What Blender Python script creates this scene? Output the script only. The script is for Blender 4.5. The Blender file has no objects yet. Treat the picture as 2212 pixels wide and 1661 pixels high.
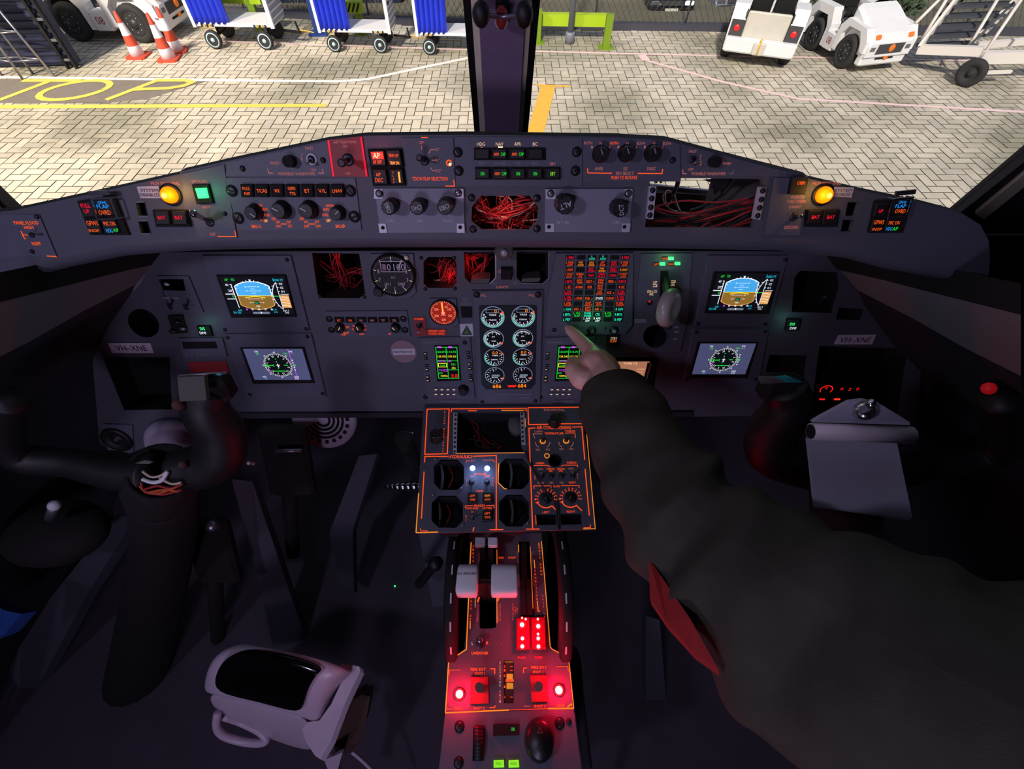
import bpy, bmesh, math, random
from mathutils import Vector, Matrix
from mathutils.geometry import tessellate_polygon
random.seed(7)
SC = bpy.context.scene
COL = SC.collection
# ------------------------------------------------------------------ camera
PITCH = math.radians(54)
F, CX, CY = 1000.0, 1090.0, 830.5
CAM = Vector((0, 0, 1.5))
AX = Vector((0, math.cos(PITCH), -math.sin(PITCH)))
UC = Vector((0, math.sin(PITCH), math.cos(PITCH)))
XX = Vector((1, 0, 0))
cd = bpy.data.cameras.new('camera'); cam = bpy.data.objects.new('camera', cd); COL.objects.link(cam)
cam.location = CAM; cam.rotation_euler = (math.pi / 2 - PITCH, 0, 0)
cd.sensor_fit = 'HORIZONTAL'; cd.sensor_width = 36.0; cd.lens = 36.0 * F / 2212.0
cd.shift_x = (1106 - CX) / 2212.0; cd.clip_start = 0.02; cd.clip_end = 200
SC.camera = cam
SC.view_settings.view_transform = 'Standard'; SC.view_settings.look = 'None'
SC.view_settings.exposure = 0.0; SC.view_settings.gamma = 1.0; SC.view_settings.use_curve_mapping = False
# ------------------------------------------------------------------ world and lights
w = bpy.data.worlds.new('night_sky'); SC.world = w; w.use_nodes = True
w.node_tree.nodes['Background'].inputs[0].default_value = (0.30, 0.34, 0.45, 1)
w.node_tree.nodes['Background'].inputs[1].default_value = 0.85
def light(kind, name, loc, target, energy, color, **kw):
    d = bpy.data.lights.new(name, kind); d.energy = energy; d.color = color
    for k, v in kw.items(): setattr(d, k, v)
    o = bpy.data.objects.new(name, d); COL.objects.link(o); o.location = loc
    if target is not None:
        o.rotation_euler = (Vector(target) - Vector(loc)).to_track_quat('-Z', 'Y').to_euler()
    return o
light('SUN', 'apron_mast_light', (-3, -8, 12), (0.5, 8, -2.2), 3.9, (1.0, 0.92, 0.80), angle=math.radians(4))
light('SPOT', 'left_apron_fill', (-12, 2.5, 9), (-6.5, 10.5, -2.2), 9000, (1.0, 0.83, 0.60), spot_size=math.radians(85), spot_blend=1.0, shadow_soft_size=0.6)  # added spot, makes the left paving brighter and warmer; stands for no real floodlight
light('AREA', 'cabin_dome_lamp', (-0.75, -0.35, 1.8), (0.1, 0.55, 0.95), 3.4, (0.74, 0.66, 1.0), shape='DISK', size=0.12)
light('AREA', 'low_cabin_fill', (-0.35, -1.3, 1.35), (0.0, 0.6, 1.0), 6.0, (0.74, 0.62, 0.95), shape='DISK', size=0.4)  # unseen fill added behind the camera to lift the centre post and yokes
# ------------------------------------------------------------------ materials
def lin(c):
    return tuple((x / 12.92 if x <= 0.04045 else ((x + 0.055) / 1.055) ** 2.4) for x in (v / 255.0 for v in c)) + (1,)
MATS = {}
def mat(key, col=(128, 128, 128), rough=0.5, metal=0.0, emit=0.0, ecol=None, noise=0.0, nscale=60.0, bump=0.0, bscale=300.0, alpha=None, spec=0.5):
    m = bpy.data.materials.new(key); m.use_nodes = True; MATS[key] = m
    nt = m.node_tree; b = nt.nodes['Principled BSDF']
    b.inputs['Base Color'].default_value = lin(col); b.inputs['Roughness'].default_value = rough
    b.inputs['Metallic'].default_value = metal; b.inputs['Specular IOR Level'].default_value = spec
    if emit:
        b.inputs['Emission Color'].default_value = lin(ecol or col); b.inputs['Emission Strength'].default_value = emit
    if alpha is not None: b.inputs['Alpha'].default_value = alpha
    tc = nt.nodes.new('ShaderNodeTexCoord')
    if noise:
        n = nt.nodes.new('ShaderNodeTexNoise'); n.inputs['Scale'].default_value = nscale; n.inputs['Detail'].default_value = 5
        nt.links.new(tc.outputs['Object'], n.inputs['Vector'])
        mx = nt.nodes.new('ShaderNodeMix'); mx.data_type = 'RGBA'
        c = lin(col)
        mx.inputs[6].default_value = tuple(v * (1 - noise) for v in c[:3]) + (1,)
        mx.inputs[7].default_value = tuple(min(1, v * (1 + noise)) for v in c[:3]) + (1,)
        nt.links.new(n.outputs['Fac'], mx.inputs[0]); nt.links.new(mx.outputs[2], b.inputs['Base Color'])
    if bump:
        n2 = nt.nodes.new('ShaderNodeTexNoise'); n2.inputs['Scale'].default_value = bscale
        nt.links.new(tc.outputs['Object'], n2.inputs['Vector'])
        bp = nt.nodes.new('ShaderNodeBump'); bp.inputs['Strength'].default_value = bump; bp.inputs['Distance'].default_value = 0.001
        nt.links.new(n2.outputs['Fac'], bp.inputs['Height']); nt.links.new(bp.outputs['Normal'], b.inputs['Normal'])
    return m
def em(key, col, s=1.0):
    return mat(key, col, 0.4, emit=s, spec=0.2)
mat('panel', (82, 84, 96), .55, noise=.12, nscale=25, bump=.25, bscale=900)
mat('unit', (88, 90, 106), .5, noise=.10, nscale=30, bump=.2, bscale=900)
mat('unitlight', (128, 130, 148), .5, noise=.10, nscale=30, bump=.2, bscale=900)
mat('redplate', (150, 45, 50), .5, noise=.1)
mat('black', (16, 16, 18), .55, noise=.2)
mat('matblack', (9, 9, 10), .85, noise=.2)
mat('void', (4, 4, 5), .95, noise=.1)
mat('knob', (24, 24, 26), .4, noise=.2, bump=.2)
mat('chrome', (190, 190, 195), .22, 1.0, noise=.05)
mat('steel', (150, 150, 160), .35, .8, noise=.1)
mat('darkmetal', (60, 60, 66), .4, .7, noise=.15)
mat('bracket', (200, 198, 210), .45, .3, noise=.1)
mat('wirered', (150, 30, 34), .5, noise=.2)
mat('wirewhite', (190, 180, 160), .5, noise=.1)
mat('wireblack', (20, 20, 22), .5, noise=.1)
mat('wireorange', (190, 80, 30), .5, noise=.1)
mat('white', (205, 205, 210), .5, noise=.04)
mat('lever', (225, 224, 230), .45, noise=.04)
mat('hwhite', (215, 215, 225), .6, noise=.04)
mat('sticker', (205, 200, 215), .6, noise=.05)
mat('ink', (40, 38, 50), .7, noise=.05)
mat('pink', (150, 120, 130), .5, noise=.08)
mat('trimgrey', (66, 66, 78), .7, noise=.15, nscale=8)
mat('ledge', (112, 110, 116), .7, noise=.12, nscale=8)
mat('darktrim', (38, 36, 46), .8, noise=.25, nscale=8)
mat('floorm', (66, 58, 70), .85, noise=.25, nscale=12)
mat('ceil', (60, 60, 66), .9, noise=.1)
mat('sleeve', (66, 64, 57), .95, noise=.25, nscale=40, bump=.5, bscale=700, spec=.1)
mat('redlitcloth', (150, 30, 30), .9, noise=.2)
mat('skin', (232, 185, 168), .5, noise=.10, nscale=50, bump=.2, bscale=500)
mat('nail', (215, 170, 150), .3, noise=.05)
mat('cream', (240, 230, 200), .5, noise=.1)
mat('teal', (40, 150, 150), .3, noise=.1)
mat('seal', (22, 21, 24), .6, noise=.2)
mat('rearcol', (135, 115, 142), .5, noise=.08)
mat('clip', (155, 152, 170), .5, .0, noise=.06)
mat('shell', (195, 180, 200), .35, noise=.05)
mat('glassblack', (8, 7, 8), .12, noise=.1)
mat('blueseat', (25, 70, 150), .8, noise=.2)
# self-lit legends, lamps and screens
em('eorange', (255, 96, 30), .85); em('eamber', (255, 140, 20), 1.0); em('ebright', (255, 150, 60), 1.6)
em('eline', (255, 84, 34), .9); em('egold', (240, 140, 40), .9)
em('epink', (190, 110, 100), .55); em('edim', (95, 90, 110), .45); em('epale', (230, 190, 150), .8)
em('ered', (255, 30, 24), .95); em('eredhot', (255, 40, 24), 2.6); em('ecrim', (235, 20, 50), .9)
em('ehot', (255, 220, 170), 1.5)
em('egreen', (30, 225, 60), .95); em('egreenhot', (60, 255, 130), 1.6); em('ecyan', (40, 240, 190), 1.0)
em('eblue', (40, 150, 235), .95); em('ewhite', (235, 240, 250), 1.0); em('ebluewhite', (150, 185, 255), 3.0)
em('eyellow', (245, 225, 40), 1.0); em('emag', (190, 70, 220), .95); em('elime', (130, 225, 40), .95)
em('lampamber', (255, 135, 4), 1.25); em('lampcore', (255, 225, 90), 2.2)
em('sky', (70, 165, 225), .95); em('earth', (140, 105, 45), .9); em('tan', (215, 160, 85), .95)
em('scrdark', (20, 22, 30), .5); em('scrblue', (72, 76, 110), .9); em('scrblack', (10, 12, 16), .25)
em('etan', (185, 125, 95), .75); em('ewarmtext', (250, 215, 180), .9)
em('tealring', (70, 190, 150), .8); em('greyring', (120, 130, 150), .8); em('greybar', (110, 130, 135), .7)
em('dialred', (150, 30, 18), .7); em('dialink', (255, 150, 110), .9)
em('lampred', (255, 20, 30), 2.2); em('lampredhot', (255, 150, 150), 9.0)
em('ecyan2', (30, 190, 215), .95)
# ------------------------------------------------------------------ mesh builder
ORG = {}
class MB:
    def __init__(s): s.v = []; s.f = []; s.m = []; s.k = []; s.sm = set()
    def mi(s, key):
        if key not in s.k: s.k.append(key)
        return s.k.index(key)
    def add(s, vs, fs, key, smooth=False):
        o = len(s.v); i = s.mi(key); s.v += [Vector(p) for p in vs]
        for f in fs:
            if smooth: s.sm.add(len(s.f))
            s.f.append([o + j for j in f]); s.m.append(i)
    def box(s, c, d, key, rot=None, bev=0.0):
        hx, hy, hz = d[0] / 2, d[1] / 2, d[2] / 2
        if bev:
            b = min(bev, hx * .9, hy * .9, hz * .9); vs = []
            for z, ins in ((-hz, b), (-hz + b, 0), (hz - b, 0), (hz, b)):
                x, y = hx - ins, hy - ins
                for p in ((-x + b, -y), (x - b, -y), (x, -y + b), (x, y - b), (x - b, y), (-x + b, y), (-x, y - b), (-x, -y + b)): vs.append(Vector((p[0], p[1], z)))
            fs = [list(range(7, -1, -1)), list(range(24, 32))]
            for l in range(3):
                for i in range(8): fs.append([l * 8 + i, l * 8 + (i + 1) % 8, l * 8 + 8 + (i + 1) % 8, l * 8 + 8 + i])
        else:
            vs = [Vector((x, y, z)) for z in (-hz, hz) for y in (-hy, hy) for x in (-hx, hx)]
            fs = [[0, 2, 3, 1], [4, 5, 7, 6], [0, 1, 5, 4], [2, 6, 7, 3], [0, 4, 6, 2], [1, 3, 7, 5]]
        if rot is not None: vs = [rot @ v for v in vs]
        s.add([v + Vector(c) for v in vs], fs, key)
    def bar(s, a, b, w, h, key, up=(0, 0, 1)):
        a, b = Vector(a), Vector(b); d = (b - a).normalized(); sd = d.cross(Vector(up))
        if sd.length < 1e-4: sd = d.cross(Vector((0, 1, 0)))
        sd.normalize(); u = sd.cross(d)
        vs = [p + sd * x * w / 2 + u * y * h / 2 for p in (a, b) for x, y in ((-1, -1), (1, -1), (1, 1), (-1, 1))]
        s.add(vs, [[3, 2, 1, 0], [4, 5, 6, 7], [0, 1, 5, 4], [1, 2, 6, 5], [2, 3, 7, 6], [3, 0, 4, 7]], key)
    def lathe(s, o, ax, prof, key, seg=20, flute=0, fl=0.06, smooth=True, keys=None, squash=None):
        o, ax = Vector(o), Vector(ax).normalized()
        u = ax.orthogonal().normalized() if abs(ax.x) > .9 else XX - ax * ax.x
        u.normalize(); w_ = ax.cross(u); vs = []
        for r, n in prof:
            for i in range(seg):
                a = 2 * math.pi * i / seg; rr = r * (1 + (fl * (1 if i % 2 else -1) if flute else 0))
                vs.append(o + ax * n + (u * math.cos(a) + w_ * math.sin(a) * (squash or 1)) * rr)
        for l in range(len(prof) - 1):
            kk = keys[l] if keys else key
            s.add([], [], kk)
            i0 = s.mi(kk); base = len(s.v)
            for i in range(seg):
                if smooth: s.sm.add(len(s.f))
                s.f.append([base + l * seg + i, base + l * seg + (i + 1) % seg, base + (l + 1) * seg + (i + 1) % seg, base + (l + 1) * seg + i]); s.m.append(i0)
        base = len(s.v); s.v += vs
        i0 = s.mi(key)
        if prof[0][0] > 1e-5: s.f.append([base + i for i in range(seg - 1, -1, -1)]); s.m.append(i0)
        if prof[-1][0] > 1e-5:
            s.f.append([base + (len(prof) - 1) * seg + i for i in range(seg)]); s.m.append(s.mi(keys[-1] if keys else key))
    def cyl(s, a, b, r, key, seg=12, r2=None):
        a, b = Vector(a), Vector(b); s.lathe(a, b - a, [(r, 0), (r2 if r2 is not None else r, (b - a).length)], key, seg)
    def ball(s, c, r, key, seg=14, sc=(1, 1, 1)):
        vs = []; fs = []; rg = seg // 2
        for j in range(rg + 1):
            t = math.pi * j / rg
            for i in range(seg):
                a = 2 * math.pi * i / seg; vs.append(Vector(c) + Vector((r * sc[0] * math.sin(t) * math.cos(a), r * sc[1] * math.sin(t) * math.sin(a), r * sc[2] * math.cos(t))))
        for j in range(rg):
            for i in range(seg): fs.append([j * seg + i, (j + 1) * seg + i, (j + 1) * seg + (i + 1) % seg, j * seg + (i + 1) % seg])
        s.add(vs, fs, key, True)
    def tube(s, pts, r, key, seg=6, n=6, rad=None, squash=1.0, closed_caps=True):
        P = [Vector(p) for p in pts]; R = rad or [r] * len(P); C = []; RR = []
        if len(P) > 2:
            for i in range(len(P) - 1):
                p0, p1, p2, p3 = P[max(i - 1, 0)], P[i], P[i + 1], P[min(i + 2, len(P) - 1)]
                for k in range(n):
                    t = k / n
                    C.append(.5 * ((2 * p1) + (p2 - p0) * t + (2 * p0 - 5 * p1 + 4 * p2 - p3) * t * t + (3 * p1 - p0 - 3 * p2 + p3) * t ** 3)); RR.append(R[i] * (1 - t) + R[i + 1] * t)
            C.append(P[-1]); RR.append(R[-1])
        else: C, RR = P, R
        vs = []; u = None
        for i, c in enumerate(C):
            d = (C[min(i + 1, len(C) - 1)] - C[max(i - 1, 0)]).normalized()
            if u is None: u = d.orthogonal().normalized()
            u = (u - d * u.dot(d)).normalized(); w_ = d.cross(u)
            for k in range(seg):
                a = 2 * math.pi * k / seg; vs.append(c + (u * math.cos(a) + w_ * math.sin(a) * squash) * RR[i])
        fs = [[i * seg + k, i * seg + (k + 1) % seg, (i + 1) * seg + (k + 1) % seg, (i + 1) * seg + k] for i in range(len(C) - 1) for k in range(seg)]
        if closed_caps: fs += [list(range(seg - 1, -1, -1)), [(len(C) - 1) * seg + k for k in range(seg)]]
        s.add(vs, fs, key, True)
    def extrude(s, pts, vec, key, holes=()):
        """solid from a planar polygon (3D points) pushed along vec"""
        vec = Vector(vec); loops = [[Vector(p) for p in pts]] + [[Vector(p) for p in h] for h in holes]
        if holes:
            s.holed(loops, vec, key); return
        tris = tessellate_polygon(loops); flat = [p for l in loops for p in l]; n = len(flat)
        fs = [list(t) for t in tris] + [[a + n for a in reversed(t)] for t in tris]; b = 0
        for l in loops:
            m = len(l)
            for i in range(m): fs.append([b + i, b + (i + 1) % m, b + (i + 1) % m + n, b + i + n])
            b += m
        s.add(flat + [p + vec for p in flat], fs, key)
    def holed(s, loops, vec, key):
        """face with holes, filled by the 2D curve filler, then walls for every loop"""
        o = loops[0][0]; nv = vec.normalized(); ux = (loops[0][1] - o).normalized(); uy = nv.cross(ux)
        cu = bpy.data.curves.new('tmp', 'CURVE'); cu.dimensions = '2D'; cu.fill_mode = 'BOTH'
        for l in loops:
            sp = cu.splines.new('POLY'); sp.points.add(len(l) - 1); sp.use_cyclic_u = True
            for i, p in enumerate(l): sp.points[i].co = ((p - o).dot(ux), (p - o).dot(uy), 0, 1)
        ob = bpy.data.objects.new('tmp', cu); me = bpy.data.meshes.new_from_object(ob)
        P = [o + ux * v.co.x + uy * v.co.y for v in me.vertices]; fs = [list(p.vertices) for p in me.polygons]; n = len(P)
        s.add(P + [p + vec for p in P], fs + [[i + n for i in reversed(f)] for f in fs], key)
        bpy.data.objects.remove(ob); bpy.data.curves.remove(cu); bpy.data.meshes.remove(me)
        for l in loops:
            m = len(l); s.add(l + [p + vec for p in l], [[i, (i + 1) % m, (i + 1) % m + m, i + m] for i in range(m)], key)
    def grid(s, rows, key, smooth=True, thick=None):
        n = len(rows[0]); vs = [Vector(p) for r in rows for p in r]
        fs = [[i * n + j, i * n + j + 1, (i + 1) * n + j + 1, (i + 1) * n + j] for i in range(len(rows) - 1) for j in range(n - 1)]
        s.add(vs, fs, key, smooth)
    # ---- plane-bound shapes (pixels of the frame read on a real plane)
    def prism(s, pl, pts, n0, n1, key, bev=0.0, holes=()):
        top = [pl.uv(x, y, n1) for x, y in pts]
        s.prism_uv(pl, top, n0, n1, key, bev, [[pl.uv(x, y, n1) for x, y in h] for h in holes])
    def prism_uv(s, pl, uv, n0, n1, key, bev=0.0, holes=()):
        if bev and not holes:
            c = sum((Vector(p) for p in uv), Vector((0, 0))) / len(uv)
            mid = [pl.w(u, v, n1 - bev) for u, v in uv]
            tp = []
            for u, v in uv:
                d = Vector((u, v)) - c; L = d.length or 1; d = d * max(0, (L - bev * 1.3) / L); tp.append(pl.w(c.x + d.x, c.y + d.y, n1))
            bt = [pl.w(u, v, n0) for u, v in uv]; n = len(uv)
            fs = [list(range(n)), [2 * n + i for i in reversed(range(n))]]
            for i in range(n):
                j = (i + 1) % n; fs += [[n + i, n + j, j, i], [2 * n + i, 2 * n + j, n + j, n + i]]
            s.add(tp + mid + bt, fs, key)
        else:
            s.extrude([pl.w(u, v, n0) for u, v in uv], pl.N * (n1 - n0), key, [[pl.w(u, v, n0) for u, v in h] for h in holes])
    def stroke(s, pl, pts, wpx, n, key, closed=False):
        """a printed line: thin raised strip along pixel points"""
        q = [Vector(pl.uv(x, y, n)) for x, y in pts]; hw = wpx * pl.depth(*pts[0]) / F / 2
        s.stroke_uv(pl, q, hw * 2, n, key, closed)
    def stroke_uv(s, pl, q, wd, n, key, closed=False):
        q = [Vector(p) for p in q]; hw = wd / 2; r = [q[0]]
        for p in q[1:]:
            if (p - r[-1]).length > 1e-7: r.append(p)
        if (r[0] - r[-1]).length < 1e-6 and len(r) > 2: closed = True; r.pop()
        n_ = len(r); L = []; R = []
        if n_ < 2: return
        for i in range(n_):
            d0 = (r[i] - r[i - 1]).normalized() if (i > 0 or closed) else None; d1 = (r[(i + 1) % n_] - r[i]).normalized() if (i < n_ - 1 or closed) else None
            d0 = d0 or d1; d1 = d1 or d0; t = d0 + d1
            if t.length < .2: t = d1.copy()
            t.normalize(); nr = Vector((-t.y, t.x)); c = max(.45, abs(nr.dot(Vector((-d1.y, d1.x))))); nr = nr * (hw / c); L.append(r[i] + nr); R.append(r[i] - nr)
        m = n_ if closed else n_ - 1
        s.add([pl.w(*p, n) for p in R + L], [[i, (i + 1) % n_, n_ + (i + 1) % n_, n_ + i] for i in range(m)], key)
    def disc(s, pl, px, py, rpx, n, key, seg=24, inner=0.0):
        u, v = pl.uv(px, py, n); r = rpx * pl.depth(px, py) / F; s.disc_uv(pl, u, v, r, n, key, seg, inner * pl.depth(px, py) / F)
    def disc_uv(s, pl, u, v, r, n, key, seg=24, inner=0.0, a0=0, a1=360):
        full = a1 - a0 >= 360; m = seg if full else seg + 1
        A = [math.radians(a0 + (a1 - a0) * i / seg) for i in range(m)]
        o = [pl.w(u + r * math.cos(a), v + r * math.sin(a), n) for a in A]
        if inner:
            q = [pl.w(u + inner * math.cos(a), v + inner * math.sin(a), n) for a in A]
            s.add(o + q, [[i, (i + 1) % m, m + (i + 1) % m, m + i] for i in range(m if full else m - 1)], key)
        else: s.add(o, [list(range(m))], key)
    def text(s, pl, t, px, py, h, key, w=None, n=.0006, rot=0, vert=False, fat=0):
        u, v = pl.uv(px, py, n); _, v1 = pl.uv(px, py - h / 2, n); _, v0 = pl.uv(px, py + h / 2, n)
        hh = abs(v1 - v0); ww = w * pl.depth(px, py) / F if w else None
        s.text_uv(pl, t, u, v, hh, key, ww, n, rot)
    def text_uv(s, pl, t, u, v, hh, key, ww=None, n=.0006, rot=0):
        vs, fs, wd = glyphs(t); sy = hh; sx = ww / wd if ww and wd > 0 else hh * .82
        c, sn = math.cos(math.radians(rot)), math.sin(math.radians(rot)); out = []
        for x, y in vs:
            X, Y = x * sx, y * sy; out.append(pl.w(u + X * c - Y * sn, v + X * sn + Y * c, n))
        s.add(out, fs, key)
    def vtext(s, pl, t, px, y0, y1, h, key, n=.0006, px2=None):
        for i, ch in enumerate(t):
            k = i / max(1, len(t) - 1)
            if ch != ' ': s.text(pl, ch, px + ((px2 if px2 is not None else px) - px) * k, y0 + (y1 - y0) * k, h, key, n=n)
    def build(s, name, parent=None, org=None, fix=True):
        if org is None: org = ORG.get(parent.name, Vector((0, 0, 0))) if parent else None
        if org is None:
            org = sum(s.v, Vector((0, 0, 0))) / max(1, len(s.v)); org.z = min(v.z for v in s.v)
        me = bpy.data.meshes.new(name); me.from_pydata([tuple(v - org) for v in s.v], [], s.f)
        for k in s.k: me.materials.append(MATS[k])
        for i, p in enumerate(me.polygons): p.material_index = s.m[i]; p.use_smooth = i in s.sm
        if fix:
            bm = bmesh.new(); bm.from_mesh(me); bmesh.ops.recalc_face_normals(bm, faces=bm.faces); bm.to_mesh(me); bm.free()
        me.update(); o = bpy.data.objects.new(name, me); COL.objects.link(o)
        if parent: o.parent = parent
        else: o.location = org
        ORG[o.name] = org
        return o
_gc = {}
def glyphs(t):
    if t not in _gc:
        cu = bpy.data.curves.new('tmp', 'FONT'); cu.body = t; cu.resolution_u = 2
        ob = bpy.data.objects.new('tmp', cu); me = bpy.data.meshes.new_from_object(ob)
        P = [(v.co.x, v.co.y) for v in me.vertices]; fs = [list(p.vertices) for p in me.polygons]
        if P:
            x0, x1 = min(p[0] for p in P), max(p[0] for p in P)
            P = [((x - (x0 + x1) / 2) / .72, (y - .355) / .72) for x, y in P]; wd = (x1 - x0) / .72
        else: wd = 0
        bpy.data.objects.remove(ob); bpy.data.curves.remove(cu); bpy.data.meshes.remove(me)
        _gc[t] = (P, fs, wd)
    return _gc[t]
def W(px, py, d): return CAM + (AX + XX * ((px - CX) / F) + UC * ((CY - py) / F)) * d
class Pl:
    def __init__(s, px, py, d, ang):
        a = math.radians(ang); s.O = W(px, py, d); s.U = XX.copy(); s.V = Vector((0, -math.cos(a), math.sin(a))); s.N = s.U.cross(s.V)
    def hit(s, px, py, n=0):
        d = AX + XX * ((px - CX) / F) + UC * ((CY - py) / F); return s.N.dot(s.O + s.N * n - CAM) / s.N.dot(d), d
    def at(s, px, py, n=0):
        t, d = s.hit(px, py, n); return CAM + d * t
    def uv(s, px, py, n=0):
        p = s.at(px, py, n) - s.O; return p.dot(s.U), p.dot(s.V)
    def depth(s, px, py): return s.hit(px, py)[0]
    def w(s, u, v, n=0): return s.O + s.U * u + s.V * v + s.N * n
class Box:
    """display rectangle on a plane, addressed 0..1 right and 0..1 down"""
    def __init__(s, pl, tl, tr, br, bl, n):
        q = [pl.uv(*p, n) for p in (tl, tr, br, bl)]; s.pl = pl; s.n = n
        s.u0 = (q[0][0] + q[3][0]) / 2; s.u1 = (q[1][0] + q[2][0]) / 2; s.v1 = (q[0][1] + q[1][1]) / 2; s.v0 = (q[2][1] + q[3][1]) / 2
        s.w = s.u1 - s.u0; s.h = s.v1 - s.v0
    def p(s, x, y): return (s.u0 + x * s.w, s.v1 - y * s.h)
    def poly(s, mb, pts, key, k=0): mb.add([s.pl.w(*s.p(*q), s.n + k * .0002) for q in pts], [list(range(len(pts)))], key)
    def line(s, mb, pts, wd, key, k=2, closed=False): mb.stroke_uv(s.pl, [s.p(*q) for q in pts], wd * s.h, s.n + k * .0002, key, closed)
    def text(s, mb, t, x, y, h, key, w=None, k=3, rot=0):
        u, v = s.p(x, y); mb.text_uv(s.pl, t, u, v, h * s.h, key, w * s.w if w else None, s.n + k * .0002, rot)
    def disc(s, mb, x, y, r, key, k=1, inner=0, seg=32, a0=0, a1=360):
        u, v = s.p(x, y); mb.disc_uv(s.pl, u, v, r * s.h, s.n + k * .0002, key, seg, inner * s.h, a0, a1)
def tag(o, label=None, cat=None, group=None, kind=None):
    if label: o['label'] = label
    if cat: o['category'] = cat
    if group: o['group'] = group
    if kind: o['kind'] = kind
    return o
def thing(name, loc, label, cat, group=None, rz=0, local=False):
    o = bpy.data.objects.new(name, None); COL.objects.link(o); o.location = loc; o.rotation_euler = (0, 0, rz); o.empty_display_size = .05
    ORG[o.name] = Vector((0, 0, 0)) if local else Vector(loc); return tag(o, label, cat, group)
def struct(mb, name, **k):
    o = mb.build(name, None, org=Vector((0, 0, 0)), **k); o['kind'] = 'structure'; return o
KIDS = {}
def copy_tree(o, parent=None):
    c = o.copy(); COL.objects.link(c); c.parent = parent
    for ch in [x for x in COL.objects if x.parent is o]: copy_tree(ch, c)
    return c
class Z:
    def __init__(s, ox, oy, k): s.a = (ox, oy, k)
    def __call__(s, x, y): return (s.a[0] + x / s.a[2], s.a[1] + y / s.a[2])
    def L(s, *pts): return [s(*p) for p in pts]
def rect(x0, y0, x1, y1): return [(x0, y0), (x1, y0), (x1, y1), (x0, y1)]
def octo(x0, y0, x1, y1, c, cy=None):
    cy = cy or c
    return [(x0 + c, y0), (x1 - c, y0), (x1, y0 + cy), (x1, y1 - cy), (x1 - c, y1), (x0 + c, y1), (x0, y1 - cy), (x0, y0 + cy)]
# planes of the cockpit
GS = Pl(1090, 440, .55, 115.9)     # glareshield face
MP = Pl(1090, 640, .78, 108.8)     # main instrument panel
AC = Pl(1090, 878, .905, 180)      # console top
PD = Pl(1090, 1280, .857, 180)     # power lever pedestal
WS = Pl(1090, 292, .75, 58.4)      # windscreen
# ------------------------------------------------------------------ small cockpit fittings
def px_m(pl, px, py): return pl.depth(px, py) / F
def screw(par, pl, px, py, r=8, n=.0, key='darkmetal', name='screw'):
    k = px_m(pl, px, py); R = r * k; p = pl.at(px, py, n); mb = MB()
    mb.lathe(p, pl.N, [(R, -.001), (R, .0012), (R * .8, .002), (R * .3, .0022)], key, 14)
    a = random.uniform(0, 3.1); d = pl.U * math.cos(a) + pl.V * math.sin(a)
    mb.bar(p + d * R * .7 + pl.N * .0022, p - d * R * .7 + pl.N * .0022, R * .22, .0004, 'void', pl.N)
    mb.lathe(p, pl.N, [(R * 1.25, 0), (R * 1.25, .0005)], 'matblack', 14)
    return mb.build(name, par)
def knob(par, pl, px, py, r=16, h=.02, key='knob', n=0, flute=1, mark='white', lab=None, ang=90, name='knob', skirt=1.15):
    k = px_m(pl, px, py); R = r * k; p = pl.at(px, py, n + h); p = p - pl.N * h; mb = MB()
    mb.lathe(p, pl.N, [(R * skirt, 0), (R * skirt, .002), (R, .004), (R * .93, h * .9), (R * .8, h)], key, 24, flute=flute, fl=.045)
    o = mb.build(name, par)
    if lab:
        m2 = MB(); c = p - pl.O; m2.text_uv(pl, lab, c.dot(pl.U), c.dot(pl.V), R * .55, 'hwhite', R * 1.25, h + .0006 + n, ang); m2.build('lettering', o)
    elif mark:
        m2 = MB(); a = math.radians(ang); d = pl.U * math.cos(a) + pl.V * math.sin(a); q = p + pl.N * (h + .0003)
        m2.bar(q, q + d * R * .75, R * .12, .0004, mark, pl.N); m2.build('pointer_mark', o)
    return o
def toggle(par, pl, bx, by, tx, ty, r=8, h=.022, key='chrome', name='toggle_switch', fat=.45):
    k = px_m(pl, bx, by); R = r * k; p = pl.at(bx, by, 0); q = pl.at(tx, ty, h); mb = MB()
    mb.lathe(p, pl.N, [(R, 0), (R, .002), (R * .8, .003), (R * .5, .0032)], 'darkmetal', 16)
    o = mb.build(name, par); m2 = MB()
    d = (q - p).normalized(); L = (q - p).length
    m2.lathe(p, d, [(R * fat * .6, 0), (R * fat * .7, L * .6), (R * fat, L * .85), (R * fat * 1.05, L * .95), (R * fat * .7, L)], key, 12); m2.build('bat_lever', o)
    return o
def lamp_button(par, pl, pts, lines, n=.004, key='black', name='push_button', bev=.0008):
    """pts: visible top face in pixels; lines: (text, px, py, h, material[, w])"""
    mb = MB(); mb.prism(pl, pts, .0004, n, key, bev); o = mb.build(name, par)
    if lines:
        m2 = MB()
        for l in lines: m2.text(pl, l[0], l[1], l[2], l[3], l[4], l[5] if len(l) > 5 else None, n=n + .0005)
        m2.build('legend', o)
    return o
def lettering(par, pl, items, n=.0022, name='lettering'):
    mb = MB()
    for l in items:
        if l[0] == '|': mb.vtext(pl, l[1], l[2], l[3], l[4], l[5], l[6], n=n, px2=l[7] if len(l) > 7 else None)
        elif l[0] == '-': mb.stroke(pl, l[1], l[2], n, l[3])
        else: mb.text(pl, l[0], l[1], l[2], l[3], l[4], l[5] if len(l) > 5 else None, n=n, rot=l[6] if len(l) > 6 else 0)
    return mb.build(name, par)
def unit(name, pl, pts, label, cat, n0=.0003, n1=.0018, key='unit', holes=(), group=None, part='faceplate', bev=0):
    c = [sum(p[0] for p in pts) / len(pts), sum(p[1] for p in pts) / len(pts)]
    t = thing(name, pl.at(c[0], c[1], 0), label, cat, group)
    mb = MB(); mb.prism(pl, pts, n0, n1, key, bev, holes); mb.build(part, t); return t
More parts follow.
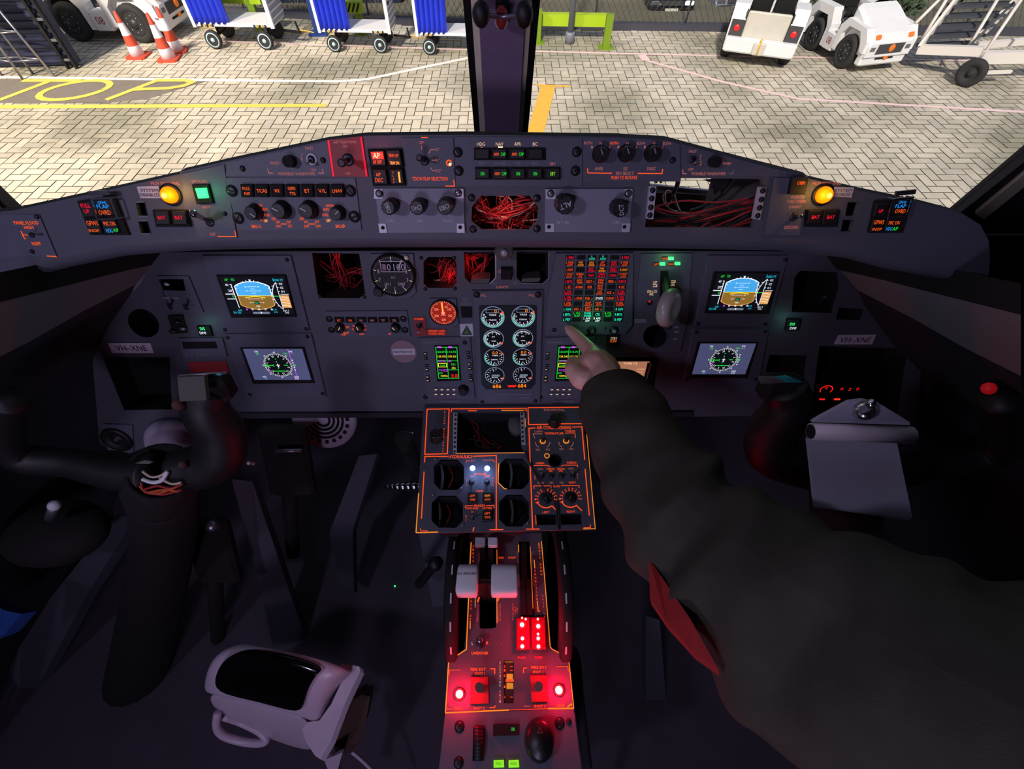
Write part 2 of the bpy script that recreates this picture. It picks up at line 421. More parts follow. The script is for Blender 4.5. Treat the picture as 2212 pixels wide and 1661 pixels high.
# ================================================================== cockpit shell
def shell():
    m = MB(); m.box((0, -.1, -.02), (2.7, 3.2, .04), 'floorm'); struct(m, 'floor')
    m = MB(); m.box((0, -.45, 2.0), (2.7, 2.35, .05), 'ceil'); struct(m, 'ceiling')
    m = MB(); m.box((-1.34, -.31, 1.0), (.04, 2.62, 2.05), 'ceil'); struct(m, 'wall_left')
    m = MB(); m.box((1.34, -.31, 1.0), (.04, 2.62, 2.05), 'ceil'); struct(m, 'wall_right')
    m = MB(); m.box((0, -1.64, 1.0), (2.7, .04, 2.05), 'ceil'); struct(m, 'wall_back')
    m = MB(); m.box((0, .985, .385), (2.7, .03, .81), 'matblack'); struct(m, 'wall_front')
    # windscreen surround with two panes, sloping up and back to the roof
    v0 = WS.uv(1090, 490)[1]; v1 = v0 + 1.30
    def edge(pa, pb, v):
        a, b = WS.uv(*pa), WS.uv(*pb); k = (v - a[1]) / (b[1] - a[1]); return (a[0] + (b[0] - a[0]) * k, v)
    L = [edge((22, 452), (-60, 378), v0), edge((1025, 290), (1000, 0), v0), edge((1025, 290), (1000, 0), v1), edge((22, 452), (-60, 378), v1)]
    R = [edge((1140, 290), (1167, 0), v0), edge((2090, 447), (2212, 350), v0), edge((2090, 447), (2212, 350), v1), edge((1140, 290), (1167, 0), v1)]
    for q in (L, R):
        q[2] = (min(max(q[2][0], -1.25), 1.25), v1); q[3] = (min(max(q[3][0], -1.25), 1.25), v1)
    # side edges that run past the frame stop at the wall
    out = [(-1.36, v0 - .04), (1.36, v0 - .04), (1.36, v1 + .1), (-1.36, v1 + .1)]
    m = MB(); m.prism_uv(WS, out, -.03, .0, 'darktrim', 0, [L, R]); struct(m, 'wall_windscreen')
    for i, q in enumerate((L, R)):
        m = MB(); m.prism_uv(WS, q, -.022, -.016, 'pane'); struct(m, 'window_%d' % (i + 1))
    # rubber seals and pale retainer strips around the panes
    def ln(x0, x290, y): return x0 + (x290 - x0) * y / 290.0
    def strips(name, defs, key):
        m = MB()
        for a0, a1, b0, b1 in defs: m.prism(WS, [(ln(a0, a1, -380), -380), (ln(b0, b1, -380), -380), (ln(b0, b1, 310), 310), (ln(a0, a1, 310), 310)], .0001, .007, key)
        struct(m, name)
    strips('trim_1', [(1000, 1025, 1017, 1037), (1150, 1128, 1167, 1140)], 'seal')
    strips('trim_2', [(1017, 1037, 1032, 1048), (1137, 1119, 1150, 1128)], 'cream')
    m = MB()
    m.prism(WS, [(2107, 462), (2250, 345), (2250, 374), (2126, 474)], .0001, .008, 'cream'); m.prism(WS, [(12, 462), (-80, 380), (-110, 392), (-4, 478)], .0001, .008, 'cream')
    struct(m, 'trim_3')
    # lower cover from the glareshield's edge to the windscreen foot (left open behind the missing radio)
    m = MB()
    def cover(x0, x1):
        a, b = GS.at(x0, 306), GS.at(x1, 306); c, d = WS.at(x1, 345, .01), WS.at(x0, 345, .01)
        m.extrude([a + Vector((0, .012, -.01)), b + Vector((0, .012, -.01)), d2(c), d2(d)], (0, 0, -.004), 'darktrim')
    def d2(p): return p
    cover(720, 1395); struct(m, 'trim_4')
    # side ledges (padded rails) running back from the panel ends
    m = MB()
    D = [[(-60, 600, .50), (100, 568, .60), (250, 545, .68), (400, 535, .76)], [(-60, 668, .50), (100, 628, .60), (249, 590, .69), (330, 572, .75)],
         [(-60, 800, .54), (60, 740, .60), (180, 672, .68), (292, 615, .76)], [(-80, 1000, .70), (40, 900, .8), (150, 800, .88), (236, 745, .90)],
         [(-80, 1150, .80), (30, 1050, .9), (120, 960, .95), (200, 900, .98)], [(-80, 1700, 1.15), (40, 1400, 1.2), (150, 1250, 1.25), (250, 1130, 1.25)]]
    def side(rows, key, name, mx, dd=0):
        m = MB(); m.grid([[W((2145 - x) if mx else x, y + (12 if mx else 0), d + dd) for x, y, d in r] for r in rows], key); struct(m, name)
    for mx, n0 in ((0, 5), (1, 6)):
        side(D[0:2], 'matblack', 'trim_%d' % (n0 + 10), mx); side(D[1:3], 'ledge', 'trim_%d' % n0, mx); side(D[2:6], 'darktrim', 'trim_%d' % (n0 + 2), mx)
mp = mat('pane', (255, 255, 255), .0)
nt = mp.node_tree; nt.nodes.clear()
o_ = nt.nodes.new('ShaderNodeOutputMaterial'); t_ = nt.nodes.new('ShaderNodeBsdfTransparent'); g_ = nt.nodes.new('ShaderNodeBsdfGlossy'); x_ = nt.nodes.new('ShaderNodeMixShader')
g_.inputs['Roughness'].default_value = .02; x_.inputs[0].default_value = .02
nt.links.new(t_.outputs[0], x_.inputs[1]); nt.links.new(g_.outputs[0], x_.inputs[2]); nt.links.new(x_.outputs[0], o_.inputs[0])
shell()
# centre post with its alignment balls
t = thing('centre_post', WS.at(1090, 280, .01), 'dark violet centre post between the two windscreens', 'post')
m = MB(); m.prism(WS, [(1012, -360), (1159, -360), (1119, 300), (1048, 300)], .0085, .02, 'rearcol', .004); m.build('post_cover', t)
m = MB(); m.prism(WS, [(1072, -60), (1094, -60), (1096, 20), (1092, 46), (1084, 58), (1076, 46), (1070, 20)], .021, .026, 'matblack'); m.build('slot', t)
t = thing('alignment_balls', WS.at(1084, 40, .03), 'two black balls on a bar with red centre fitted to the windscreen post', 'alignment fixture')
a, b, c = WS.at(1039, 31, .06), WS.at(1132, 32, .06), WS.at(1084, 36, .05)
m = MB(); m.tube([a, c, b], .0022, 'steel', n=5); m.build('crossbar', t)
for p in (a, b): m = MB(); m.ball(p, .0095, 'black', 18, (.95, .9, 1.2)); m.build('ball', t)
m = MB(); m.ball(WS.at(1083, 38, .045), .0075, 'redplate', 14, (.9, .8, 1.4)); m.build('red_centre', t)
m = MB(); m.cyl(WS.at(1083, 46, .027), WS.at(1083, 46, .045), .007, 'steel'); m.build('bracket', t)
# ================================================================== glareshield
TOP = [(-120, 478), (0, 457), (28, 455), (200, 418), (388, 376), (389, 371), (500, 346), (705, 303), (790, 293), (1000, 291), (1330, 295), (1440, 301), (1560, 333), (1744, 380), (1748, 386), (1860, 412), (2000, 441), (2080, 462), (2118, 486), (2136, 520), (2139, 560)]
BOT = [(2136, 592), (2060, 584), (1930, 560), (1850, 538), (1700, 521), (1400, 516), (1090, 514), (800, 514), (500, 518), (390, 522), (250, 532), (130, 556), (0, 590), (-120, 610)]
HW = [(1037, 423), (1144, 423), (1163, 449), (1160, 478), (1143, 496), (1040, 496), (1018, 478), (1019, 448)]
HQ = [(1403, 384), (1520, 385), (1646, 387), (1648, 405), (1625, 492), (1393, 492), (1396, 470), (1404, 400)]
HA = [(292, 437), (312, 436), (319, 467), (300, 467)]; HB = [(298, 477), (318, 477), (326, 505), (305, 505)]
HC = [(1832, 436), (1858, 436), (1848, 467), (1826, 467)]; HD = [(1822, 474), (1846, 474), (1838, 501), (1816, 501)]
gl = thing('glareshield', GS.at(1090, 514), 'long dark grey glareshield coaming under the windscreens, full of switch units', 'glareshield')
m = MB(); m.prism(GS, TOP + BOT, -.006, .0, 'panel', 0, [HW, HQ, HA, HB, HC, HD]); m.build('front_plate', gl)
# rolled lower lip and dark underside going forward
m = MB(); rows = []
lip = list(reversed(BOT))
for dn, dv, back in ((0, 0, 0), (-.001, -.006, 0), (-.006, -.011, 0), (-.014, -.014, 0)):
    rows.append([GS.at(x, y) + GS.N * dn + GS.V * dv for x, y in lip])
m.grid(rows, 'panel')
rows2 = [rows[-1], [GS.at(x, y) + Vector((0, .20 if 100 < x < 2000 else .14, -.055)) for x, y in lip]]
m.grid(rows2, 'matblack', False); m.build('lower_lip', gl)
m = MB(); m.grid([[GS.at(x, y) for x, y in TOP], [GS.at(x, y) + Vector((0, .012, -.002)) for x, y in TOP]], 'matblack'); m.build('top_edge', gl)
for i, q in enumerate((HA, HB, HC, HD)):
    m = MB(); c = GS.at(*q[0]); b = [GS.at(*p, n=-.03) for p in q]; a = [GS.at(*p, n=.0) for p in q]
    m.add(a + b, [[4, 5, 6, 7]] + [[k, (k + 1) % 4, 4 + (k + 1) % 4, 4 + k] for k in range(4)], 'void')
    m.stroke(GS, [q[0], q[1]], 2.2, .0006, 'steel'); m.stroke(GS, [q[3], q[2]], 2.2, .0006, 'steel')
    if i < 2: m.stroke(GS, [q[1], q[2]], 1.5, .0006, 'darkmetal')
    else: m.stroke(GS, [q[0], q[3]], 1.5, .0006, 'darkmetal')
    m.build('empty_socket', gl)
def wires(name, label, ends, r, key='wirered', sag=.02, seg=5, jitter=.01, n=22, cols=None, cat='wires', parent=None):
    """one harness: many thin leads, each a curved tube"""
    m = MB()
    for i in range(n):
        a, b = random.choice(ends); a, b = Vector(a), Vector(b)
        j = lambda k=1.0: Vector([random.uniform(-jitter, jitter) * k for _ in range(3)])
        p = [a + j(), a.lerp(b, .3) + j(1.4) + Vector((0, 0, -sag * random.random())), a.lerp(b, .65) + j(1.4) + Vector((0, 0, -sag * random.random())), b + j()]
        m.tube(p, r * random.uniform(.7, 1.2), random.choice(cols) if cols else key, seg, 4)
    o = m.build(name, parent)
    if not parent: tag(o, label, cat)
    return o
# --- the wire bay in the middle of the glareshield
wires('wire_harness', 'tangle of red wires in the octagonal opening in the middle of the glareshield',
      [(GS.at(1020, 470, -.035), GS.at(1150, 440, -.03)), (GS.at(1030, 435, -.03), GS.at(1100, 490, -.035)), (GS.at(1090, 428, -.035), GS.at(1085, 492, -.03)), (GS.at(1025, 450, -.04), GS.at(1160, 480, -.035)), (GS.at(1110, 490, -.03), GS.at(1160, 430, -.04)), (GS.at(1040, 425, -.03), GS.at(1030, 490, -.045))], .0011, n=60, jitter=.009, sag=.008, cols=['wirered'] * 8 + ['wirewhite'])
light('POINT', 'red_bay_glow', GS.at(1090, 452, -.006), None, .035, (1, .25, .2), shadow_soft_size=.01)
m = MB(); q = octo(1010, 415, 1170, 503, 20)
m.prism(GS, q, -.075, -.07, 'void'); m.build('bay_back', gl)
for p in ((1019, 427), (1160, 428), (1022, 495), (1160, 494)): screw(gl, GS, p[0], p[1], 6.5, 0, 'darkmetal')
# --- flood light plate (far left)
t = unit('flood_light_panel', GS, [(-40, 462), (84, 464), (122, 553), (-25, 556)], 'small switch plate marked panel flood at the left end of the glareshield', 'switch panel')
toggle(t, GS, 72, 507, 67, 505, 6, .014, 'black')
lettering(t, GS, [('PANEL FLOOD', 56, 481, 8, 'eorange', 52), ('HIGH', 62, 491, 7, 'eorange', 20), ('NORM', 78, 526, 8, 'eorange', 18), ('-', [(45, 499), (48, 505), (51, 512), (55, 517)], 2, 'eorange'), ('-', [(50, 507), (60, 508)], 1.4, 'eorange'), ('-', [(101, 553), (122, 554)], 1.6, 'eorange')])  # last stroke paints an orange glint along the plate's lower edge
for p in ((80, 468), (70, 543)): screw(t, GS, p[0], p[1], 4, .0018)
# --- warning lamp clusters at both ends
def cluster(sg, label, cx):
    L = sg < 0
    if L: pts = [(166, 434), (245, 422), (278, 508), (195, 508)]
    else: pts = [(1892, 434), (1975, 424), (1950, 503), (1878, 503)]
    t = unit('warning_cluster', GS, pts, label, 'warning lights', key='matblack', part='housing', n1=.004)
    if L:
        cells = [([(170, 437), (195, 434), (206, 468), (180, 470)], [('PULL', 184, 444, 9, 'ecrim', 20), ('UP', 187, 456, 9, 'ecrim', 11)]),
                 ([(203, 432), (236, 428), (246, 466), (213, 468)], [('GPWS', 220, 438, 7, 'eblue', 18), ('FLAP', 222, 446, 8, 'eblue', 26), ('OVRD', 226, 459, 10, 'eorange', 25)]),
                 ([(183, 473), (211, 472), (221, 504), (194, 505)], [('GPWS', 199, 482, 10, 'eorange', 24), ('INOP', 203, 498, 6, 'eorange', 22)]),
                 ([(216, 472), (246, 470), (258, 503), (226, 504)], [('MIC ON', 236, 483, 9, 'eorange', 24), ('HDG', 236, 498, 9, 'eblue', 13), ('A/P', 250, 497, 8, 'egreen', 11)])]
        fr = [(197, 430), (211, 474), (253, 472), (238, 428)]
    else:
        cells = [([(1894, 440), (1922, 438), (1914, 467), (1888, 468)], [('UP', 1903, 456, 8, 'ecrim', 9)]),
                 ([(1933, 434), (1966, 430), (1956, 464), (1926, 466)], [('GPWS', 1950, 437, 6, 'eblue', 16), ('FLAP', 1946, 445, 8, 'eblue', 22), ('OVRD', 1945, 456, 9, 'eorange', 22)]),
                 ([(1888, 472), (1914, 471), (1906, 500), (1880, 501)], [('GPWS', 1899, 480, 9, 'eorange', 21), ('INOP', 1895, 495, 6, 'eorange', 20)]),
                 ([(1918, 470), (1950, 469), (1942, 499), (1911, 500)], [('MIC ON', 1932, 481, 8, 'eorange', 23), ('HDG', 1921, 494, 8, 'eblue', 12), ('A/P', 1934, 494, 8, 'egreen', 11)])]
        fr = [(1930, 430), (1918, 470), (1958, 468), (1972, 426)]
    for q, ls in cells: lamp_button(t, GS, q, ls, .007, name='warning_lamp')
    m = MB(); P = [GS.at(x, y, .014) for x, y in fr]
    for a, b in ((0, 1), (1, 2), (2, 3), (3, 0)): m.bar(P[a], P[b], .0016, .0016, 'chrome', GS.N)
    for p in P: m.bar(p, p - GS.N * .010, .0016, .0016, 'chrome', GS.U)
    m.bar(P[0] + GS.V * .006, P[3] + GS.V * .006, .005, .003, 'chrome', GS.N); m.build('guard_frame', t)
cluster(-1, 'four-lamp warning cluster with clear guard near the left end of the glareshield', 210)
cluster(1, 'four-lamp warning cluster with clear guard near the right end of the glareshield', 1925)
# --- propeller speed lamps
def prop_lamp(px, py, label, word, st, txt, tp, side):
    t = thing('warning_lamp', GS.at(px, py), label, 'warning lamp', 'amber lamps of the glareshield')
    m = MB(); k = px_m(GS, px, py) * 17; p = GS.at(px, py, .008) - GS.N * .008
    m.lathe(p, GS.N, [(k * 1.35, .0004), (k * 1.35, .0018), (k * 1.1, .002)], 'black', 28); m.build('bezel', t)
    m = MB(); m.lathe(p, GS.N, [(k, .002), (k, .005), (k * .85, .0085), (k * .5, .0105), (0, .011)], 'lampamber', 28); m.build('lens', t)
    m = MB(); m.lathe(p + GS.U * (-k * .2 if px < 1000 else k * .2), GS.N, [(k * .4, .0095), (k * .3, .0112), (0, .0118)], 'lampcore', 20); m.build('filament', t)
    s = MB(); s.prism(GS, st, .0004, .0012, 'sticker'); o = s.build('sticker'); tag(o, label.replace('round amber lamp', 'pale sticker reading system disabled beside the amber lamp'), 'sticker')
    m = MB()
    for s_, x, y, h, ww in txt: m.text(GS, s_, x, y, h, 'ink', ww, .0018)
    m.build('lettering', o)
    m = MB(); m.text(GS, 'PROP SPEED WNG', tp[0], tp[1], 7, 'epink', 62, .0006); m.build('lettering', t)
    light('POINT', 'amber_lamp_glow', GS.at(px, py, .022), None, .035, (1, .5, .08), shadow_soft_size=.006)
prop_lamp(361, 422, 'round amber lamp on the left part of the glareshield', '', [(295, 403), (342, 402), (350, 428), (303, 428)], [('SYSTEM', 322, 411, 7, 38), ('DISABLED', 323, 421, 7, 42)], (357, 396), -1)
prop_lamp(1785, 422, 'round amber lamp on the right part of the glareshield', '', [(1802, 404), (1845, 405), (1839, 427), (1800, 424)], [('SYSTEM', 1822, 411, 7, 36), ('DISABLED', 1820, 420, 7, 36)], (1786, 396), 1)
for nm, cs in (('left', ((349, 470), (386, 470))), ('right', ((1762, 469), (1795, 469)))):
    t = unit('call_light_pair', GS, [(cs[0][0] - 20, 453), (cs[1][0] + 20, 453), (cs[1][0] + (26 if nm == 'left' else 14), 490), (cs[0][0] - (12 if nm == 'left' else 24), 490)], 'pair of dark push lights with red text below the %s amber lamp' % nm, 'push lights', key='matblack', n1=.003, part='housing')
    for x, y in cs: lamp_button(t, GS, [(x - 16, y - 14), (x + 14, y - 14), (x + 18, y + 15), (x - 12, y + 15)] if nm == 'left' else [(x - 14, y - 14), (x + 16, y - 14), (x + 12, y + 15), (x - 18, y + 15)], [('BAT', x, y, 8, 'ecrim', 16)], .008)
# --- spoiler panel
t = unit('spoiler_panel', GS, [(391, 376), (484, 356), (488, 383), (512, 513), (432, 513), (418, 480), (400, 452)], 'spoilers arm switch panel with square green light', 'switch panel')
lamp_button(t, GS, [(413, 399), (449, 398), (460, 439), (424, 441)], [], .006, 'matblack', 'lamp_housing')
m = MB(); m.prism(GS, [(420, 407), (444, 406), (449, 428), (427, 429)], .0062, .009, 'egreenhot', .001); m.build('green_lens', t)
light('POINT', 'green_lamp_glow', GS.at(434, 418, .02), None, .012, (.1, 1, .3), shadow_soft_size=.005)
toggle(t, GS, 455, 479, 414, 459, 10, .035, 'chrome', fat=.75)
lettering(t, GS, [('SPOILERS', 431, 392, 7, 'epink', 34), ('ARM', 445, 447, 7, 'epink', 17), ('OFF', 459, 506, 7, 'epink', 13), ('-', [(470, 511), (510, 511), (507, 498)], 1.6, 'eorange')])
screw(t, GS, 486, 461, 4, .0018)
# --- display select unit
z = Z(380, 280, 5.027)
t = unit('display_select_panel', GS, [(485, 384), (767, 385), (781, 497), (514, 498)], 'wide control panel with seven square keys and four knobs, left of the glareshield', 'control panel')
for i, lb in enumerate((('FULL', 'MAP'), ('TCAS',), ('WX',), ('GSPD', 'TTG'), ('ET',), ('V/L',), ('LNAV',))):
    cx = 532 + i * 32.6; cy = 412
    q = [(cx - 14, cy - 14), (cx + 13, cy - 14), (cx + 15, cy + 14), (cx - 12, cy + 14)]
    ls = [(lb[0], cx + 1, cy, 8, 'eorange', 5.5 * len(lb[0]))] if len(lb) == 1 else [(lb[0], cx, cy - 5, 7, 'eorange', 5 * len(lb[0]) * .8), (lb[1], cx + 2, cy + 6, 7, 'eorange', 5 * len(lb[1]) * .8)]
    lamp_button(t, GS, q, ls, .007, 'matblack', 'key', .0012)
for p in ((501, 412), (515, 471), (757, 412), (766, 468)): screw(t, GS, p[0], p[1], 10, .0018)
for x, y, a, r in ((540, 461, -40, 15), (600, 456, 150, 17), (660, 456, 150, 17), (724, 463, 40, 14)): knob(t, GS, x, y, r, .016, ang=a, flute=0)
lettering(t, GS, [('LNAV', *z(905, 823), 6.5, 'eorange', 13), ('ADF1', *z(962, 866), 6.5, 'eorange', 13), ('VOR1', *z(990, 928), 6.5, 'eorange', 13), ('OFF', *z(975, 990), 6.5, 'ebright', 8), ('BRG O', *z(875, 1050), 7, 'eorange', 20),
    ('-', [z(850, 870), z(855, 835), z(865, 825)], 1.4, 'eorange'), ('-', [z(880, 890), z(915, 870)], 1.4, 'eorange'), ('-', [z(895, 930), z(945, 930)], 1.4, 'eorange'), ('-', [z(915, 975), z(940, 990)], 1.4, 'eorange'),
    ('OFF', *z(1062, 968), 7, 'eorange', 9), ('DA', *z(1108, 1002), 6, 'eorange', 8), ('DIM', *z(1112, 1048), 6, 'eorange', 10), ('DH', *z(1228, 1002), 6, 'eorange', 8), ('TST', *z(1238, 1048), 6, 'eorange', 10), ('-', [z(1140, 1025), z(1200, 1025)], 1.4, 'eorange'),
    ('OFF', *z(1365, 968), 7, 'eorange', 9), ('WX', *z(1412, 1002), 6, 'eorange', 8), ('DIM', *z(1418, 1048), 6, 'eorange', 10), ('RT', *z(1535, 1002), 6, 'eorange', 8), ('DIM', *z(1545, 1048), 6, 'eorange', 10), ('-', [z(1440, 1025), z(1510, 1025)], 1.4, 'eorange'),
    ('LNAV', *z(1665, 823), 6.5, 'eorange', 14), ('ADF2', *z(1630, 866), 6.5, 'eorange', 13), ('VOR2', *z(1620, 926), 6.5, 'eorange', 13), ('OFF', *z(1655, 988), 6.5, 'ebright', 9), ('BRG', *z(1765, 1048), 7, 'eorange', 12), ('-', [z(1805, 1048), z(1818, 1032), z(1832, 1048), z(1818, 1064), z(1805, 1048)], 1.3, 'eorange'),
    ('-', [z(1700, 822), z(1725, 830), z(1738, 862)], 1.4, 'eorange')])
# --- left wiper panel
t = unit('wiper_panel', GS, [(490, 352), (707, 306), (717, 380), (488, 381)], 'windshield wash and wipe switch panel left of the red trim plate', 'switch panel')
m = MB(); p = GS.at(621, 349, .012) - GS.N * .012; m.lathe(p, GS.N, [(.007, 0), (.006, .008), (.0062, .012)], 'matblack', 16); m.build('push_button', t)
toggle(t, GS, 673, 345, 662, 353, 8, .016, 'chrome')
m = MB(); m.disc(GS, 673, 344, 11, .003, 'hwhite', 24, 8.6); m.build('white_ring', t)
for p in ((524, 364), (698, 346)): screw(t, GS, p[0], p[1], 5, .0018)
lettering(t, GS, [('FAST', 668, 320, 6, 'epink', 17), ('WASH', 593, 352, 7, 'epink', 20), ('|', 'SLO', 652, 334, 345, 5.5, 'epink'), ('OFF', 677, 367, 6, 'epink', 12), ('W/SHIELD WASH/WIPE', 640, 375, 7, 'epink', 80),
    ('-', [(578, 364), (581, 374), (590, 374)], 1.6, 'epink'), ('-', [(696, 365), (699, 374), (688, 374)], 1.6, 'epink')])
# --- red trim plate
t = unit('trim_power_plate', GS, [(708, 302), (781, 294), (795, 382), (718, 382)], 'dark red plate with a large toggle marked autopilot trim power', 'switch panel', key='redplate')
toggle(t, GS, 753, 345, 737, 352, 13, .032, 'darkmetal', fat=.65)
lettering(t, GS, [('AP/TRIM PWR', 745, 307, 6.5, 'epink', 50), ('ON', 745, 316, 7, 'epink', 9), ('OFF', 752, 375, 6, 'epink', 11), ('-', [(709, 303), (720, 381)], 4, 'ecrim'), ('-', [(780, 296), (792, 381)], 3.5, 'ecrim')])
# --- 2x2 autopilot lights
t = unit('autopilot_lights', GS, [(794, 322), (868, 320), (878, 401), (806, 402)], 'block of four autopilot push lights, upper left one glowing red', 'warning lights', key='matblack', n1=.003, part='housing')
lamp_button(t, GS, [(797, 326), (829, 325), (834, 358), (802, 359)], [('AP', 813, 336, 12, 'ehot', 14), ('AP OFF', 815, 350, 8, 'eorange', 18)], .008)
m = MB(); m.prism(GS, [(801, 329), (826, 328), (829, 343), (805, 344)], .0081, .0084, 'eredhot'); m.build('lit_window', t)
light('POINT', 'red_lamp_glow', GS.at(813, 337, .02), None, .012, (1, .08, .08), shadow_soft_size=.004)
lamp_button(t, GS, [(834, 325), (863, 324), (869, 358), (839, 358)], [('TRIM UP', 850, 336, 7, 'eorange', 20), ('TRIM DN', 852, 352, 7, 'ebright', 20)], .008)
lamp_button(t, GS, [(804, 366), (833, 366), (838, 398), (808, 398)], [('AP', 817, 377, 8, 'eorange', 10), ('DISC', 819, 389, 9, 'eorange', 17)], .008)
lamp_button(t, GS, [(840, 366), (868, 365), (873, 397), (844, 398)], [('|', 0, 0)][:0], .008)
lettering(t, GS, [('|', 'FLAP', 849, 373, 394, 5, 'eorange', 851), ('-', [(861, 371), (864, 394)], 3.5, 'ebright')], n=.009, name='legend')
# --- flap selection panel
t = unit('flap_selection_panel', GS, [(868, 298), (979, 297), (984, 403), (879, 403)], 'flap warning selection panel with one rotary lever', 'switch panel')
toggle(t, GS, 918, 347, 905, 340, 10, .026, 'darkmetal', fat=.7)
m = MB(); m.disc(GS, 970, 352, 6.5, .0022, 'eorange', 20, 4); m.disc(GS, 972, 355, 3, .0024, 'ehot', 12); m.build('ring_lamp', t)
lettering(t, GS, [('OFF', 910, 308, 6.5, 'epink', 11), ('0°', 945, 323, 6.5, 'epink', 9), ('5°', 946, 346, 6.5, 'epink', 9), ('15°', 948, 369, 6.5, 'epink', 12), ('TDCW FLAP SELECTION', 929, 386, 8, 'eline', 76),
    ('-', [(911, 314), (911, 324)], 1.4, 'epink'), ('-', [(926, 331), (931, 323), (939, 323)], 1.4, 'epink'), ('-', [(933, 346), (942, 346)], 1.4, 'epink'), ('-', [(930, 362), (935, 369), (942, 369)], 1.4, 'epink'), ('-', [(962, 402), (982, 402), (980, 389)], 1.8, 'eline'), ('-', [(910, 297), (924, 297)], 1.5, 'eorange')])
# --- mode panel
t = unit('flight_mode_panel', GS, [(982, 296), (1257, 297), (1258, 402), (985, 402)], 'flight mode panel with two rows of lit keys in the glareshield centre', 'control panel')
for x0, x1, y0, y1 in ((1024, 1179, 319, 346), (1026, 1211, 361, 388)):
    m = MB(); m.prism(GS, rect(x0, y0, x1, y1), .0019, .004, 'matblack', .001); m.build('key_recess', t)
for x, ls in ((1042, []), (1079, 'AC'), (1118, 'AC'), (1157, [])):
    l = [('ARM', x - 7, 333, 7, 'eorange', 11), ('CAP', x + 8, 333, 7.5, 'egreen', 10)] if ls else []
    lamp_button(t, GS, rect(x - 16, 322, x + 15, 343), l, .008, name='mode_key')
for x, ls in ((1042, 'ON'), (1081, 'AC'), (1119, 'ON'), (1156, 'ON'), (1194, 'SBY')):
    l = [('ARM', x - 7, 375, 7, 'eorange', 11), ('CAP', x + 8, 375, 7.5, 'egreen', 10)] if ls == 'AC' else [(ls, x, 375, 8, 'egreen' if ls == 'ON' else 'elime', 8 if ls == 'ON' else 11)]
    lamp_button(t, GS, rect(x - 16, 364, x + 15, 385), l, .008, name='mode_key')
lettering(t, GS, [('HDG', 1039, 311, 7.5, 'epale', 17), ('NAV', 1079, 311, 7.5, 'epale', 16), ('APR', 1118, 311, 7.5, 'epale', 14), ('BC', 1156, 311, 7.5, 'epale', 10), ('ALT', 1041, 353, 6.5, 'edim', 14), ('ALTSEL', 1081, 353, 6.5, 'edim', 25), ('VS', 1119, 353, 6.5, 'edim', 9), ('IAS', 1156, 353, 6.5, 'edim', 13), ('SBY', 1194, 354, 7, 'epink', 13), ('-', [(1076, 318.5), (1086, 318.5)], 3.5, 'ehot'), ('-', [(1038, 318), (1043, 318)], 2, 'epink')])
for p in ((989, 329), (991, 369), (1246, 328), (1243, 369)): screw(t, GS, p[0], p[1], 8.5, .0018)
# --- reversion select panel
t = unit('reversion_select_panel', GS, [(1259, 297), (1330, 297), (1440, 303), (1468, 311), (1470, 392), (1260, 392)], 'reversion select panel with three large black knobs', 'control panel')
for x, y in ((1302, 333), (1359, 331), (1417, 331)):
    knob(t, GS, x, y + 1, 15.5, .018, flute=0, mark='edim', ang=115)
zz = Z(1160, 280, 4.254)
lettering(t, GS, [('BOTH', *zz(470, 122), 6.5, 'epink', 17), ('N', *zz(585, 124), 6.5, 'epink', 5), ('BOTH', *zz(710, 124), 6.5, 'eline', 17), ('N', *zz(830, 124), 6.5, 'epink', 5), ('BOTH', *zz(955, 126), 6.5, 'epink', 17), ('N', *zz(1075, 126), 6.5, 'epink', 5), ('BOTH', *zz(1195, 128), 6.5, 'epink', 17)]
    + [(c, *zz(x, 160), 5.5, 'epink', 3.5) for c, x in (('1', 505), ('2', 667), ('1', 748), ('2', 912), ('1', 992), ('2', 1155))]
    + [('AHRS', *zz(570, 358), 7, 'epink', 17), ('SG', *zz(812, 358), 7, 'epink', 8), ('DADC', *zz(1052, 358), 7, 'epink', 18), ('REV SELECT', *zz(808, 401), 7.5, 'epink', 38), ('PUSH TO ROTATE', *zz(802, 440), 7.5, 'eline', 55),
       ('-', [zz(465, 355), zz(467, 398), zz(690, 401)], 1.6, 'eline'), ('-', [zz(1155, 362), zz(1150, 403), zz(925, 402)], 1.6, 'eline')])
screw(t, GS, 1453, 346, 5.5, .0018)
# --- right wiper panel
t = unit('wiper_panel', GS, [(1472, 311), (1560, 335), (1700, 371), (1700, 380), (1472, 380)], 'windshield wash and wipe switch panel above the empty radio bay', 'switch panel')
m = MB(); p = GS.at(1548, 350, .012) - GS.N * .012; m.lathe(p, GS.N, [(.0065, 0), (.0055, .008), (.006, .012)], 'matblack', 16); m.build('push_button', t)
toggle(t, GS, 1495, 344, 1503, 355, 8, .016, 'chrome')
m = MB(); m.disc(GS, 1494, 343, 11, .003, 'steel', 24, 9.5); m.build('silver_ring', t)
lettering(t, GS, [('FAST', 1497, 327, 6, 'epink', 16), ('OFF', 1492, 366, 6, 'epink', 11), ('|', 'SLOW', 1514, 336, 356, 5.5, 'epink'), ('WASH', 1570, 353, 6, 'epink', 18), ('W/SHIELD WASH/WIPE', 1530, 375, 7, 'epink', 74), ('-', [(1475, 366), (1475, 375), (1483, 375)], 1.6, 'epink'), ('-', [(1584, 367), (1583, 375), (1575, 375)], 1.6, 'edim')])
